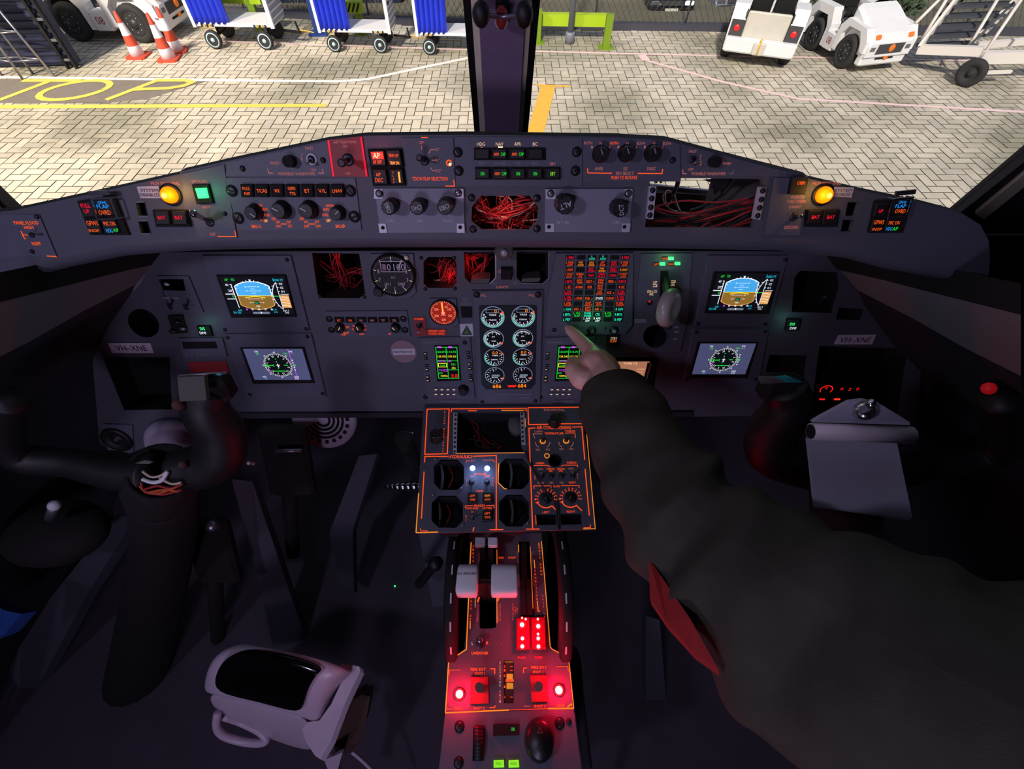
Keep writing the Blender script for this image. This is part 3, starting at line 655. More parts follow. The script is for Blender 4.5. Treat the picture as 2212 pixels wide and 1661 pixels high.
# --- knob units with pale corner brackets
def knobunit(pts, label, kn, labs, brs):
    t = unit('course_heading_panel', GS, pts, label, 'control panel', key='unitlight', n1=.003)
    for x, y, r, l, a in kn: knob(t, GS, x, y, r, .026, lab=l, ang=a, flute=1, skirt=1.05)
    m = MB(); [m.text(GS, s_, x, y, h, 'hwhite', ww, .0036) for s_, x, y, h, ww in labs]; m.build('lettering', t)
    for q in brs: m = MB(); m.prism(GS, q, .0031, .0042, 'bracket'); m.build('corner_bracket', t)
    return t
t = knobunit([(809, 407), (1001, 407), (1004, 502), (822, 503)], 'grey plate with three knobs hand-lettered course, airspeed and heading', [(838, 449, 16, 'OBS', 110), (900, 449, 16, 'CHG', 190), (960, 448, 17, 'OBS', 200)],
    [('CRS', 844, 477, 6, 17), ('IAS', 907, 477, 6, 13), ('HDG', 968, 477, 6, 20)], [rect(808, 408, 826, 429), [(985, 408), (1001, 408), (1002, 428), (987, 428)], [(817, 483), (833, 483), (836, 503), (820, 503)], [(987, 483), (1003, 483), (1004, 503), (987, 503)]])
for p in ((819, 418), (990, 417)): screw(t, GS, p[0], p[1], 6.5, .0042, 'steel')
m = MB(); [m.disc(GS, x, y, 4, .0046, 'void', 14) for x, y in ((827, 492), (994, 491))]; m.build('empty_hole', t)
t = knobunit([(1178, 408), (1367, 408), (1360, 502), (1177, 501)], 'grey plate with two knobs hand-lettered altitude and course', [(1222, 444, 20, 'ALT', 200), (1342, 453, 17, 'DCT', 100)],
    [('ALT SEL', 1216, 480, 6, 28), ('CRS', 1331, 480, 6, 16)], [rect(1179, 409, 1200, 430), rect(1350, 408, 1366, 428), rect(1178, 483, 1197, 501), [(1344, 482), (1362, 482), (1360, 501), (1343, 501)]])
for p in ((1190, 418), (1357, 418)): screw(t, GS, p[0], p[1], 6.5, .0042, 'steel')
m = MB(); [m.disc(GS, x, y, 4, .0046, 'void', 14) for x, y in ((1186, 490), (1349, 490))]; m.build('empty_hole', t)
# --- empty radio bay on the right
t = thing('empty_radio_bay', GS.at(1520, 490, -.02), 'open radio bay in the right glareshield with metal rack strips', 'equipment bay')
for q, sl in (([(1403, 402), (1418, 403), (1411, 474), (1396, 472)], [(1410, 411), (1408, 429), (1406, 448), (1404, 465)]), ([(1641, 404), (1655, 405), (1642, 475), (1627, 473)], [(1648, 412), (1645, 431), (1641, 449), (1637, 466)])):
    m = MB(); m.prism(GS, q, .0004, .006, 'bracket'); o = m.build('rack_strip', t)
    m = MB()
    for x, y in sl: m = MB(); m.disc(GS, x, y, 6, .0064, 'void', 18); m.stroke(GS, [(x - 3, y + 4), (x + 1, y - 4)], 2, .0067, 'steel'); m.build('slotted_fastener', o)
mat('brown', (70, 45, 38), .8, noise=.2); mat('greyplate', (88, 88, 84), .7, noise=.15)
m = MB(); m.extrude([GS.at(1385, 414, -.11), GS.at(1560, 422, -.11), GS.at(1560, 520, -.11), GS.at(1385, 520, -.11)], GS.N * .003, 'brown'); m.build('rear_plate', t)
m = MB(); m.extrude([GS.at(1540, 370, -.07), GS.at(1680, 372, -.07), GS.at(1670, 515, -.07), GS.at(1500, 515, -.07), GS.at(1525, 430, -.07)], GS.N * .002, 'greyplate'); m.build('side_plate', t)
m = MB(); m.bar(GS.at(1400, 402, -.10), GS.at(1545, 416, -.10), .004, .006, 'steel'); m.build('glass_edge', t)
m = MB(); m.extrude([GS.at(x, y, -.05) for x, y in [(1517, 388), (1560, 384), (1620, 386), (1600, 396), (1560, 402), (1542, 420), (1540, 402), (1534, 408), (1536, 394)]], GS.N * .004, 'matblack'); m.build('torn_gasket', t)
wires('wire_harness', 'sagging bundle of red wires inside the open radio bay',
      [(GS.at(1396, 445, -.02), GS.at(1632, 424, -.012)), (GS.at(1393, 478, -.02), GS.at(1630, 450, -.012)), (GS.at(1393, 482, -.02), GS.at(1630, 440, -.012)), (GS.at(1400, 476, -.02), GS.at(1628, 470, -.012))], .0013, n=17, jitter=.004, sag=.032, cols=['wirered'] * 7 + ['wireblack', 'wireblack'])
m = MB()
for dx, k in ((0, 'wireblack'), (3, 'wireblack'), (6, 'steel')): m.tube([GS.at(1463 + dx, 384, -.03), GS.at(1460 + dx, 400, -.04), GS.at(1452 + dx, 425, -.05), GS.at(1470, 460, -.03)], .0012, k)
m.tube([GS.at(1590, 384, -.03), GS.at(1560, 420, -.04), GS.at(1520, 445, -.03), GS.at(1490, 455, -.02)], .0018, 'wireblack'); m.tube([GS.at(1440, 415, -.05), GS.at(1432, 425, -.05), GS.at(1440, 446, -.05), GS.at(1455, 425, -.05), GS.at(1448, 412, -.05), GS.at(1438, 416, -.05), GS.at(1445, 450, -.04), GS.at(1500, 462, -.03)], .0008, 'wirewhite')
for x in (1412, 1422): m.tube([GS.at(x, 382, -.04), GS.at(x + 6, 394, -.045)], .0015, 'wireblack')
tag(m.build('loose_cables'), 'loose black and white cables hanging in the open radio bay', 'cables')
light('POINT', 'red_bay_glow', GS.at(1560, 450, .02), None, .012, (1, .5, .42), shadow_soft_size=.02)
# --- cabin call panel
t = unit('cabin_call_panel', GS, [(1672, 384), (1743, 384), (1728, 508), (1652, 508)], 'cabin call and connect switch panel left of the right amber lamp', 'switch panel')
lamp_button(t, GS, [(1712, 384), (1748, 383), (1740, 420), (1706, 420)], [('CABIN', 1731, 395, 8, 'eorange', 16)], .008)
toggle(t, GS, 1714, 468, 1731, 467, 9, .02, 'chrome')
m = MB(); m.disc(GS, 1713, 468, 11, .003, 'steel', 24, 9); m.build('silver_ring', t)
lettering(t, GS, [('PUSH TO', 1724, 426, 6, 'epink', 28), ('CALL CABIN', 1721, 435, 7, 'epink', 40), ('CONNECT', 1718, 447, 6, 'epink', 28), ('DISCONN', 1709, 491, 7, 'epink', 29)])
m = MB(); m.stroke(GS, [(1670, 386), (1654, 506)], 1.6, .0006, 'darkmetal'); m.build('seam', gl)
# ================================================================== main instrument panel
MH = dict(
 bay1=[(674, 546), (776, 548), (789, 634), (776, 644), (697, 644), (686, 634)],
 bay2=octo(915, 555, 986, 622, 10), bay3=[(1002, 545), (1068, 543), (1070, 600), (1060, 612), (1018, 614), (1004, 600)],
 bay4=[(1116, 543), (1184, 543), (1184, 602), (1172, 612), (1128, 612), (1116, 600)],
 circ=[(1415 + 26 * math.cos(i * .3142), 727 + 25 * math.sin(i * .3142)) for i in range(20)],
 circl=[(310 + 33 * math.cos(i * .3142) + 8 * math.sin(i * .3142), 698 + 31 * math.sin(i * .3142)) for i in range(20)],
 low=[(222, 772), (366, 772), (372, 884), (268, 886)], slot1=[(343, 603), (396, 603), (401, 628), (347, 627)],
 slot2=[(470 - 8, 806), (418, 782), (488, 780), (494, 812)],
 rh1=[(1728, 585), (1808, 588), (1812, 620), (1796, 676), (1710, 674), (1716, 600)], rh2=[(1812, 664), (1866, 668), (1858, 692), (1806, 690)],
 rh3=[(1662, 766), (1742, 768), (1736, 815), (1652, 812)], rh4=[(1770, 748), (1960, 752), (1940, 900), (1752, 890)], cdu=[(1330, 772), (1425, 772), (1412, 845), (1330, 845)])
def mph(): return list(MH.values())
ip = thing('instrument_panel', MP.at(1090, 880), 'dark grey main instrument panel below the glareshield', 'instrument panel')
MPT = [(340, 546), (480, 543), (1100, 541), (1720, 543), (1860, 546), (1960, 610), (1985, 720), (1990, 780), (1985, 895), (1500, 900), (910, 901), (470, 903), (280, 980), (215, 960), (200, 780), (240, 690), (280, 610)]
m = MB(); m.prism(MP, MPT, -.003, .0, 'panel', 0, [[(1095 - 0, 0)]][:0] + [h for k, h in MH.items() if k != 'slot2']); m.build('panel_plate', ip)
m = MB(); m.prism(MP, [(300, 500), (1900, 500), (1860, 548), (340, 548)], -.03, -.012, 'matblack'); m.build('upper_shadow_plate', ip)  # black plate put in for the shadow along the panel's top
m = MB(); m.prism(MP, [(470, 893), (910, 892), (1500, 890), (1500, 900), (910, 902), (470, 904)], .0004, .006, 'darktrim', .002); m.build('lower_edge', ip)
for k, h in MH.items():
    if k in ('slot2',): continue
    c = Vector((sum(p[0] for p in h) / len(h), sum(p[1] for p in h) / len(h)))
    m = MB(); dp = -.10 if k.startswith('bay') else (-.012 if k == 'cdu' else -.05)
    A = [MP.at(x, y, 0) for x, y in h]; u = [MP.uv(x, y) for x, y in h]
    B = [MP.w(a, b, dp) for a, b in u]; n = len(h)
    m.add(A + B, [[n + i for i in range(n)]] + [[i, (i + 1) % n, n + (i + 1) % n, n + i] for i in range(n)], 'void'); m.build('empty_cutout', ip)
# wires glowing red in the open instrument holes
wires('wire_harness', 'loose red wires in the square opening right of the left attitude display', [(MP.at(690, 560, -.03), MP.at(780, 630, -.05)), (MP.at(720, 548, -.03), MP.at(745, 640, -.04)), (MP.at(680, 590, -.05), MP.at(785, 585, -.04)), (MP.at(730, 548, -.03), MP.at(760, 640, -.05))], .0012, n=18, jitter=.008)
light('POINT', 'red_bay_glow', MP.at(735, 552, -.02), None, .010, (1, .06, .04), shadow_soft_size=.01)
wires('wire_harness', 'dense red wires in the octagonal opening right of the altimeter', [(MP.at(955, 560, -.03), MP.at(965, 618, -.03)), (MP.at(975, 565, -.03), MP.at(955, 618, -.03)), (MP.at(920, 570, -.04), MP.at(980, 575, -.04)), (MP.at(980, 570, -.02), MP.at(970, 618, -.03))], .0011, n=36, jitter=.007, sag=.004)
light('POINT', 'red_bay_glow', MP.at(972, 598, -.012), None, .017, (1, .05, .04), shadow_soft_size=.01)
m = MB(); m.box(MP.at(950, 614, -.03), (.02, .012, .012), 'cream'); tag(m.build('connector_block'), 'beige connector among the red wires right of the altimeter', 'connector')
wires('wire_harness', 'bright red wires in the opening left of the panel-top knob', [(MP.at(1005, 548, -.03), MP.at(1012, 600, -.03)), (MP.at(1012, 600, -.03), MP.at(1060, 560, -.04)), (MP.at(1020, 548, -.03), MP.at(1045, 612, -.04)), (MP.at(1050, 545, -.04), MP.at(1028, 608, -.03)), (MP.at(1006, 560, -.03), MP.at(1040, 550, -.03))], .0011, n=32, jitter=.006, sag=.003)
light('POINT', 'red_bay_glow', MP.at(1018, 572, -.012), None, .016, (1, .05, .04), shadow_soft_size=.01)
wires('wire_harness', 'dull red wires behind the altimeter side of the side slot', [(MP.at(420, 800, .003), MP.at(490, 795, .003))], .002, n=6, jitter=.004) if 0 else None
for p in ((691, 640), (787, 641), (910, 557), (981, 557), (919, 624), (983, 623)): screw(ip, MP, p[0], p[1], 3.5)
for q in ([(1018, 603), (1058, 602), (1056, 612), (1016, 613)], [(1128, 602), (1168, 600), (1164, 609), (1126, 610)]): m = MB(); m.prism(MP, q, -.03, -.001, 'greyplate'); m.build('bracket_tab', ip)
m = MB(); m.stroke(MP, [(1071, 545), (1071, 600), (1058, 613)], 1.8, .0008, 'bracket'); m.build('cutout_rim', ip); m = MB(); m.stroke(MP, [(1186, 545), (1185, 601), (1172, 613), (1128, 612)], 1.6, .0008, 'steel'); m.build('cutout_rim', ip)
# top centre knob
t = thing('rotary_dial', MP.at(1089, 545), 'round grey dial above a small black box at the top middle of the instrument panel', 'dial')
m = MB(); p = MP.at(1089, 545, .03) - MP.N * .03; k = px_m(MP, 1089, 545); m.lathe(p, MP.N, [(16 * k, .0004), (20 * k, .012), (20 * k, .024), (17 * k, .028), (8 * k, .029)], 'greyplate', 28); m.build('dial', t)
m = MB(); m.lathe(p, MP.N, [(7.5 * k, .0291), (7 * k, .034), (0, .035)], 'bracket', 20); m.build('hub', t)
m = MB(); m.prism(MP, rect(1082, 582, 1106, 605), .0004, .012, 'matblack', .002); m.build('black_box', t)
m = MB(); m.prism(MP, [(1074, 588), (1082, 580), (1088, 583), (1080, 591)], .0004, .008, 'pink'); m.build('small_tag', t)
lettering(t, MP, [('LIGHTS', 1085, 620, 5, 'epink', 26), ('DIM', 1069, 612, 5, 'edim', 8), ('BRT', 1114, 612, 5, 'edim', 8)])
# --- displays
def brand(par, x, y, s=1.0): lettering(par, MP, [('Honeywell', x, y, 8 * s, 'edim', 44 * s)], name='brand_lettering')
def pfd(label, bez, scr, glass, bx, left):
    t = unit('attitude_display', MP, bez, label, 'display', key='unit', n1=.004, bev=.001)
    m = MB(); m.prism(MP, scr, .0041, .0075, 'matblack', .001); m.build('screen_frame', t)
    B = Box(MP, *glass, .0078); m = MB(); B.poly(m, [(0, 0), (1, 0), (1, 1), (0, 1)], 'scrdark', 0)
    asp = B.h / B.w; cx, cy = .455, .475
    rx, ry = .265, .36
    def blob(f, k, key, up):
        pts = []
        for i in range(0, 41):
            a = math.pi * i / 40 * (1 if up else -1); c, s_ = math.cos(a), math.sin(a)
            x = math.copysign(min(abs(c) * 1.35, 1), c) * rx * f; y = s_ * ry * f
            if abs(s_) < .45: x = math.copysign(rx * f, c)
            pts.append((cx + x, cy + .02 - y))
        B.poly(m, pts, key, k)
    blob(1.05, 1, 'ewhite', True); blob(1.05, 1, 'tan', False); blob(1.0, 2, 'sky', True); blob(1.0, 2, 'earth', False)
    B.line(m, [(cx - rx, cy + .02), (cx + rx, cy + .02)], .012, 'eyellow', 3)
    for y, ww in ((-.22, .14), (-.16, .07), (-.11, .14), (-.05, .07), (.10, .14), (.2, .14)):
        B.line(m, [(cx - ww / 2, cy + y), (cx + ww / 2, cy + y)], .008, 'ewhite', 4)
        if ww > .1: [B.text(m, '10' if abs(y) < .12 else '20', cx + sx * .10, cy + y, .034, 'ewhite', .03, 4) for sx in (-1, 1)]
    B.line(m, [(cx - .16, cy + .07), (cx, cy + .03), (cx + .16, cy + .07)], .018, 'eyellow', 5)
    B.poly(m, [(cx - .04, cy + .17), (cx + .04, cy + .17), (cx + .04, cy + .24), (cx - .04, cy + .24)], 'scrblack', 5); B.text(m, 'DH', cx, cy + .205, .045, 'ecyan', .045, 6)
    B.text(m, '000', cx, cy + .30, .045, 'ewhite', .06, 5)
    for i in range(-5, 6):
        a = math.radians(90 + i * 12); c, s_ = math.cos(a), math.sin(a)
        B.line(m, [(cx + c * rx * 1.06, cy + .02 - s_ * ry * 1.07), (cx + c * rx * 1.13, cy + .02 - s_ * ry * 1.15)], .014, 'ewhite', 3)
    B.poly(m, [(cx - .02, .07), (cx + .02, .07), (cx, .14)], 'ewhite', 4)
    B.text(m, 'AP', .09, .075, .065, 'egreen', .055); B.text(m, 'YD', .19, .075, .065, 'egreen', .055)
    B.line(m, [(.14, .19), (.14, .82)], .016, 'ewhite', 2)
    for y in (.2, .27, .34, .41): B.line(m, [(.12, y), (.14, y)], .014, 'ewhite')
    B.text(m, '40', .07, .21, .06, 'ewhite', .05); B.text(m, '20', .09, .36, .065, 'ewhite', .06)
    B.line(m, [(0, .45), (.14, .45)], .02, 'ewhite'); B.line(m, [(0, .58), (.14, .58)], .02, 'ewhite'); B.text(m, '0', .11, .515, .065, 'egreen', .03)
    # altitude tape and vertical speed arc
    B.line(m, [(.845, .15), (.845, .86)], .014, 'ewhite')
    for y, s_ in ((.18, '03'), (.28, '02'), (.38, '01')): B.text(m, s_, .92, y, .055, 'ewhite', .05); B.line(m, [(.845, y), (.87, y)], .012, 'ewhite')
    B.line(m, [(.87, .455), (1, .455)], .012, 'ewhite'); B.poly(m, [(.85, .485), (.99, .485), (.99, .82), (.85, .82)], 'tan', 2)
    for y in (.53, .6, .68, .75): B.line(m, [(.86, y), (.93, y)], .012, 'ewhite', 4); B.text(m, '0%d' % (int(y * 10) % 4), .955, y + .02, .035, 'ewhite', .04, 4)
    arc = [(.845 - .10 * math.sin(math.pi * i / 16) ** .8, .15 + .71 * i / 16) for i in range(17)]
    B.line(m, arc, .016, 'ewhite', 3)
    for x, y in arc[2:15:2]: B.line(m, [(x, y), (x - .03, y)], .012, 'ewhite', 3)
    B.line(m, [(.745, .505), (.845, .505)], .016, 'egreen', 3)
    B.text(m, '1000 FT', .90, .085, .06, 'ecyan2', .15); B.line(m, [(.82, .04), (.82, .12)], .012, 'ecyan2')
    B.text(m, 'DH 200', .08, .95, .06, 'ecyan2', .12); B.text(m, '000', .14, .89, .05, 'ecyan2', .06)
    for x, k in ((.255, 'emag'), (.345, 'ewhite'), (.45, 'ewhite'), (.555, 'ewhite'), (.655, 'ewhite')): B.disc(m, x, .865, .024, k, 3, 0 if k == 'emag' else .011, 12)
    B.poly(m, [(.34, .93), (.6, .93), (.61, .965), (.6, .99), (.34, .99), (.33, .965)], 'greyring', 3); B.poly(m, [(.455, .93), (.485, .93), (.47, .99)], 'ewhite', 4)
    B.text(m, '0.0', .70, .87, .045, 'ecyan2', .07); B.text(m, '270', .71, .94, .045, 'ecyan2', .06); B.text(m, '1011', .88, .90, .05, 'ewhite', .09); B.text(m, 'HPA', .89, .96, .04, 'ewhite', .06)
    m.build('screen', t, fix=False); brand(t, *bx)
    for p in ((bez[0][0] + 22 if 0 else bez[3][0] + 8, bez[3][1] - 6), (bez[2][0] - 8, bez[2][1] - 6), (bez[1][0] - 8, bez[1][1] + 9)): screw(t, MP, p[0], p[1], 3.5, .004)
    return t
pfd('left attitude display with blue and brown horizon, above the left compass display', [(436, 552), (628, 552), (669, 716), (478, 718)], [(466, 595), (616, 594), (640, 685), (499, 687)], ((477, 598), (613, 597), (636, 678), (501, 679)), (470, 571), True)
pfd('right attitude display with blue and brown horizon, above the right compass display', [(1530, 552), (1704, 552), (1662, 706), (1500, 705)], [(1543, 588), (1685, 588), (1661, 679), (1523, 677)], ((1549, 590), (1679, 590), (1657, 671), (1530, 670)), (1572, 564), False)
def nd(label, bez, scr, glass, bx, vbar):
    t = unit('compass_display', MP, bez, label, 'display', key='unit', n1=.004, bev=.001)
    m = MB(); m.prism(MP, scr, .0041, .0075, 'matblack', .001); m.build('screen_frame', t)
    B = Box(MP, *glass, .0078); m = MB(); B.poly(m, [(0, 0), (1, 0), (1, 1), (0, 1)], 'scrblue', 0)
    cx, cy = .505, .51; R = .40; k = B.h / B.w
    B.disc(m, cx, cy, R * .99, 'scrdark', 1, 0, 48)
    for i in range(72):
        a = math.radians(i * 5 + 2); r0 = R * (.86 if i % 2 else .8); c, s_ = math.cos(a), math.sin(a)
        B.line(m, [(cx + c * r0 * k, cy - s_ * r0), (cx + c * R * .96 * k, cy - s_ * R * .96)], .011, 'ewhite', 3)
    for i, s_ in enumerate(('N', '3', '6', 'E', '12', '15', 'S', '21', '24', 'W', '30', '33')):
        a = math.radians(75 - i * 30); B.text(m, s_, cx + math.cos(a) * R * .7 * k, cy - math.sin(a) * R * .7, .055, 'ewhite', .02 * len(s_), 3, math.degrees(a) - 90)
    for i in range(8):
        a = math.radians(i * 45); c, s_ = math.cos(a), math.sin(a); q = .03
        B.poly(m, [(cx + (c * R * 1.0 - s_ * q) * k, cy - (s_ * R * 1.0 + c * q)), (cx + (c * R * 1.0 + s_ * q) * k, cy - (s_ * R - c * q)), (cx + c * R * 1.07 * k, cy - s_ * R * 1.07)], 'ewhite', 3)
    for y in (-.2, -.11, .1): B.disc(m, cx - .01, cy + y, .016, 'egreen', 4, 0, 10)
    B.line(m, [(cx - .10, cy + .19), (cx + .10, cy + .19)], .018, 'egreen', 4); B.line(m, [(cx, cy + .17), (cx, cy + .21)], .014, 'egreen', 4)
    B.line(m, [(cx - .2, cy + .01), (cx - .09, cy + .01)], .018, 'egreen', 4); B.line(m, [(cx + .1, cy), (cx + .17, cy)], .018, 'egreen', 4)
    B.disc(m, cx - .2, cy + .01, .045, 'egreen', 4, .03, 14); B.line(m, [(cx - .07, cy - .03), (cx - .09, cy + .01), (cx - .07, cy + .05)], .014, 'egreen', 4)
    B.line(m, [(cx, cy - .05), (cx, cy + .07)], .018, 'ewhite', 4); B.line(m, [(cx - .03, cy), (cx + .03, cy)], .018, 'ewhite', 4); B.line(m, [(cx - .015, cy + .05), (cx + .015, cy + .05)], .014, 'ewhite', 4)
    B.line(m, [(cx - .19, cy + .13), (cx - .16, cy + .19)], .03, 'emag', 4)
    for i, y in enumerate((-.16, -.08, .07, .15)): B.disc(m, cx + .27, cy + y, .018, 'ewhite', 4, 0, 10)
    B.poly(m, [(cx + .25, cy), (cx + .30, cy - .035), (cx + .30, cy + .035)], 'egreen', 4)
    if vbar: B.line(m, [(.755, 0), (.775, 1)], .016, 'emag', 4)
    B.text(m, 'CRS', .21, .08, .05, 'ewhite', .06); B.text(m, '270', .22, .15, .055, 'egreen', .055); B.text(m, 'VOR1', .69, .14, .055, 'egreen', .07); B.text(m, 'DME', .79, .08, .05, 'ewhite', .06)
    B.text(m, '- - -', .79, .145, .05, 'ewhite', .07); B.text(m, 'HDG', .20, .89, .05, 'ewhite', .06); B.text(m, '231', .21, .955, .05, 'ecyan2', .05); B.text(m, 'GSPD', .76, .89, .05, 'ewhite', .08); B.text(m, '0 KT', .76, .955, .05, 'ewhite', .07)
    m.build('screen', t, fix=False); brand(t, *bx)
    for p in ((bez[3][0] + 8, bez[3][1] - 6), (bez[2][0] - 8, bez[2][1] - 7), (bez[1][0] - 8, bez[1][1] + 6), (bez[0][0] + 8, bez[0][1] + 7)): screw(t, MP, p[0], p[1], 3.5, .004)
nd('left compass display with white rose and green needles', [(484, 722), (672, 721), (705, 857), (532, 858)], [(518, 752), (656, 751), (679, 828), (546, 830)], ((528, 754), (655, 753), (670, 820), (547, 821)), (525, 733), True)
nd('right compass display with white rose and green needles, beside the right yoke', [(1497, 710), (1662, 710), (1640, 826), (1476, 825)], [(1508, 740), (1638, 740), (1614, 818), (1489, 817)], ((1511, 742), (1632, 742), (1611, 809), (1497, 808)), (1532, 722), False)
# --- altimeter
t = unit('altimeter', MP, [(800, 548), (893, 548), (899, 632), (886, 645), (812, 645), (803, 632)], 'round altimeter reading 0 100 beside the open bay with red wires', 'altimeter', n1=.004, bev=.001)
m = MB(); k = px_m(MP, 848, 597); p = MP.at(848, 597, .012) - MP.N * .012; m.lathe(p, MP.N, [(47 * k, .004), (47 * k, .010), (44 * k, .012), (43 * k, .0121), (42.5 * k, .008)], 'matblack', 40); m.build('case_ring', t)
m = MB(); c = p - MP.O; cu, cv = c.dot(MP.U), c.dot(MP.V); m.disc_uv(MP, cu, cv, 43 * k, .0085, 'black', 40)
for i in range(50):
    a = math.radians(90 - i * 7.2); r0 = (36 if i % 5 == 0 else 39) * k; m.stroke_uv(MP, [(cu + r0 * math.cos(a), cv + r0 * math.sin(a)), (cu + 42 * k * math.cos(a), cv + 42 * k * math.sin(a))], 1.2 * k, .009, 'epale' if i % 5 == 0 else 'edim')
for i in range(10):
    a = math.radians(90 - i * 36); m.text_uv(MP, str(i), cu + 31 * k * math.cos(a), cv + 31 * k * math.sin(a), 9 * k, 'hwhite', None, .009)
m.stroke_uv(MP, [(cu - 23 * k, cv + 31 * k), (cu + 29 * k, cv + 31 * k), (cu + 29 * k, cv + 9 * k), (cu - 23 * k, cv + 9 * k)], 1.3 * k, .0094, 'hwhite', True)
m.add([MP.w(cu + x * k, cv + y * k, .0092) for x, y in ((-23, 31), (29, 31), (29, 9), (-23, 9))], [[0, 1, 2, 3]], 'void')
m.text_uv(MP, '0', cu - 6 * k, cv + 19 * k, 15 * k, 'hwhite', 8 * k, .0096); m.text_uv(MP, '100', cu + 16 * k, cv + 19 * k, 15 * k, 'hwhite', 24 * k, .0096); m.add([MP.w(cu + x * k, cv + y * k, .0096) for x, y in ((-20, 26), (-12, 26), (-12, 12), (-20, 12))], [[0, 1, 2, 3]], 'pink')
m.text_uv(MP, 'ALT', cu, cv - 4 * k, 5 * k, 'hwhite', None, .009); m.text_uv(MP, '1011', cu - 14 * k, cv - 19 * k, 7 * k, 'hwhite', None, .009); m.text_uv(MP, '2987', cu + 16 * k, cv - 19 * k, 7 * k, 'hwhite', None, .009)
m.build('dial_face', t, fix=False)
m = MB(); a = math.radians(58); m.stroke_uv(MP, [(cu + 14 * k, cv + 17 * k), (cu + 24 * k, cv + 36 * k)], 3 * k, .0105, 'white'); m.build('needle', t)
knob(t, MP, 816, 633, 11, .016, flute=1, mark=None)
m = MB(); m.ball(MP.at(878, 557, .006), .004, 'cream'); m.build('indicator_lamp', t)
# --- audio/radio panel
z = Z(400, 540, 4.254)
t = unit('weather_radar_panel', MP, z.L((1290, 565), (2035, 560), (2070, 795), (1345, 800)), 'narrow control panel with six black keys and three orange-marked knobs', 'control panel', n1=.003)
for i in range(6):
    cx = 1410 + i * 101; lamp_button(t, MP, z.L((cx - 42, 622), (cx + 42, 622), (cx + 50, 668), (cx - 34, 670)), [(('RT', 'ON', 'WX', 'MAP', 'TST', 'STB')[i], *z(cx + 4, 648), 5, 'eline' if i < 2 else 'epink', 7)], .006, 'matblack', 'key')
for x, a in ((1410, 60), (1590, 110), (1925, 130)): knob(t, MP, *z(x, 735), 10, .014, ang=a, mark='epale', flute=0)
lettering(t, MP, [(s_, *z(x, y), h, k2, ww) for s_, x, y, h, k2, ww in (('OFF', 1485, 710, 5, 'eorange', 9), ('IDNT', 1480, 762, 5, 'eorange', 11), ('GAIN', 1620, 772, 4, 'eorange', 10), ('TILT', 1560, 700, 4, 'eline', 12), ('MODE', 1630, 700, 4, 'eline', 13), ('TGT', 1548, 730, 4, 'eline', 8), ('SEC', 1650, 730, 4, 'eline', 8), ('UP', 1880, 772, 4, 'eline', 6), ('SCT', 1450, 700, 4, 'eline', 8), ('STB', 1455, 778, 4, 'eline', 8))], n=.0034)
for x, y in ((1325, 635), (2005, 632), (1345, 735), (2020, 735)): screw(t, MP, *z(x, y), 6, .003)
# round sticker on the panel
m = MB(); k = px_m(MP, 872, 759); p = MP.at(872, 759); m.lathe(p, MP.N, [(28 * k, .0004), (28 * k, .0012)], 'pink', 36); o = tag(m.build('round_sticker'), 'round pinkish sticker with a white strip on the panel', 'sticker')
m = MB(); m.prism(MP, [(847, 754), (895, 753), (896, 766), (850, 767)], .0013, .0016, 'sticker'); m.text(MP, 'INOPERATIVE', 871, 760, 5, 'ink', 40, .002); m.build('printed_strip', o)
# --- red dial
t = unit('airspeed_indicator', MP, [(928, 645), (985, 645), (992, 700), (980, 708), (932, 708), (925, 700)], 'small round dial lit red, between the altimeter and the engine display', 'gauge', n1=.004, bev=.001)
p = MP.at(957, 677, .01) - MP.N * .01; k = px_m(MP, 957, 677); m = MB(); m.lathe(p, MP.N, [(30 * k, .004), (30 * k, .009), (28 * k, .010), (27.5 * k, .007)], 'black', 36); m.build('case_ring', t)
m = MB(); c = p - MP.O; cu, cv = c.dot(MP.U), c.dot(MP.V); m.disc_uv(MP, cu, cv, 28 * k, .0075, 'dialred', 36)
for i in range(36):
    a = math.radians(i * 10); r0 = (22 if i % 3 == 0 else 24) * k; m.stroke_uv(MP, [(cu + r0 * math.cos(a), cv + r0 * math.sin(a)), (cu + 27 * k * math.cos(a), cv + 27 * k * math.sin(a))], 1 * k, .008, 'dialink')
for s_, a in (('60', 62), ('100', 30), ('150', -25), ('200', -90), ('250', 205), ('300', 150)): m.text_uv(MP, s_, cu + 16 * k * math.cos(math.radians(a)), cv + 16 * k * math.sin(math.radians(a)), 5.5 * k, 'dialink', None, .008)
m.text_uv(MP, 'KNOTS', cu, cv - 6 * k, 3 * k, 'dialink', None, .008); m.build('dial_face', t, fix=False)
m = MB(); m.stroke_uv(MP, [(cu, cv), (cu - .001, cv + 24 * k)], 3 * k, .0088, 'ebright'); m.disc_uv(MP, cu, cv, 4 * k, .009, 'dialink'); m.build('needle', t)
# --- guarded emergency switch
t = unit('emergency_switch', MP, [(893, 686), (918, 685), (922, 711), (964, 711), (965, 724), (897, 726)], 'toggle switch on a red plate below the red dial', 'switch', key='redplate')
toggle(t, MP, 906, 702, 903, 718, 7, .03, 'chrome')
lettering(t, MP, [('STANDBY', 905, 689, 4, 'eline', 20), ('EMERGENCY LIGHTS', 943, 715, 4.5, 'eline', 36), ('ON RESET ARMED', 943, 721, 4, 'eline', 34)])
t = unit('warning_cancel_light', MP, [(995, 664), (1018, 664), (1019, 686), (997, 686)], 'dark square push light with small lettering above it, left of the engine display', 'push light', key='matblack', n1=.004, part='housing')
lettering(t, MP, [('SYNC', 1006, 645, 4, 'edim', 12), ('ZERO', 1006, 651, 4, 'edim', 10), ('PUSH TO', 1006, 657, 4, 'edim', 20), ('CANCEL', 1007, 662, 4, 'edim', 19)], n=.0006)
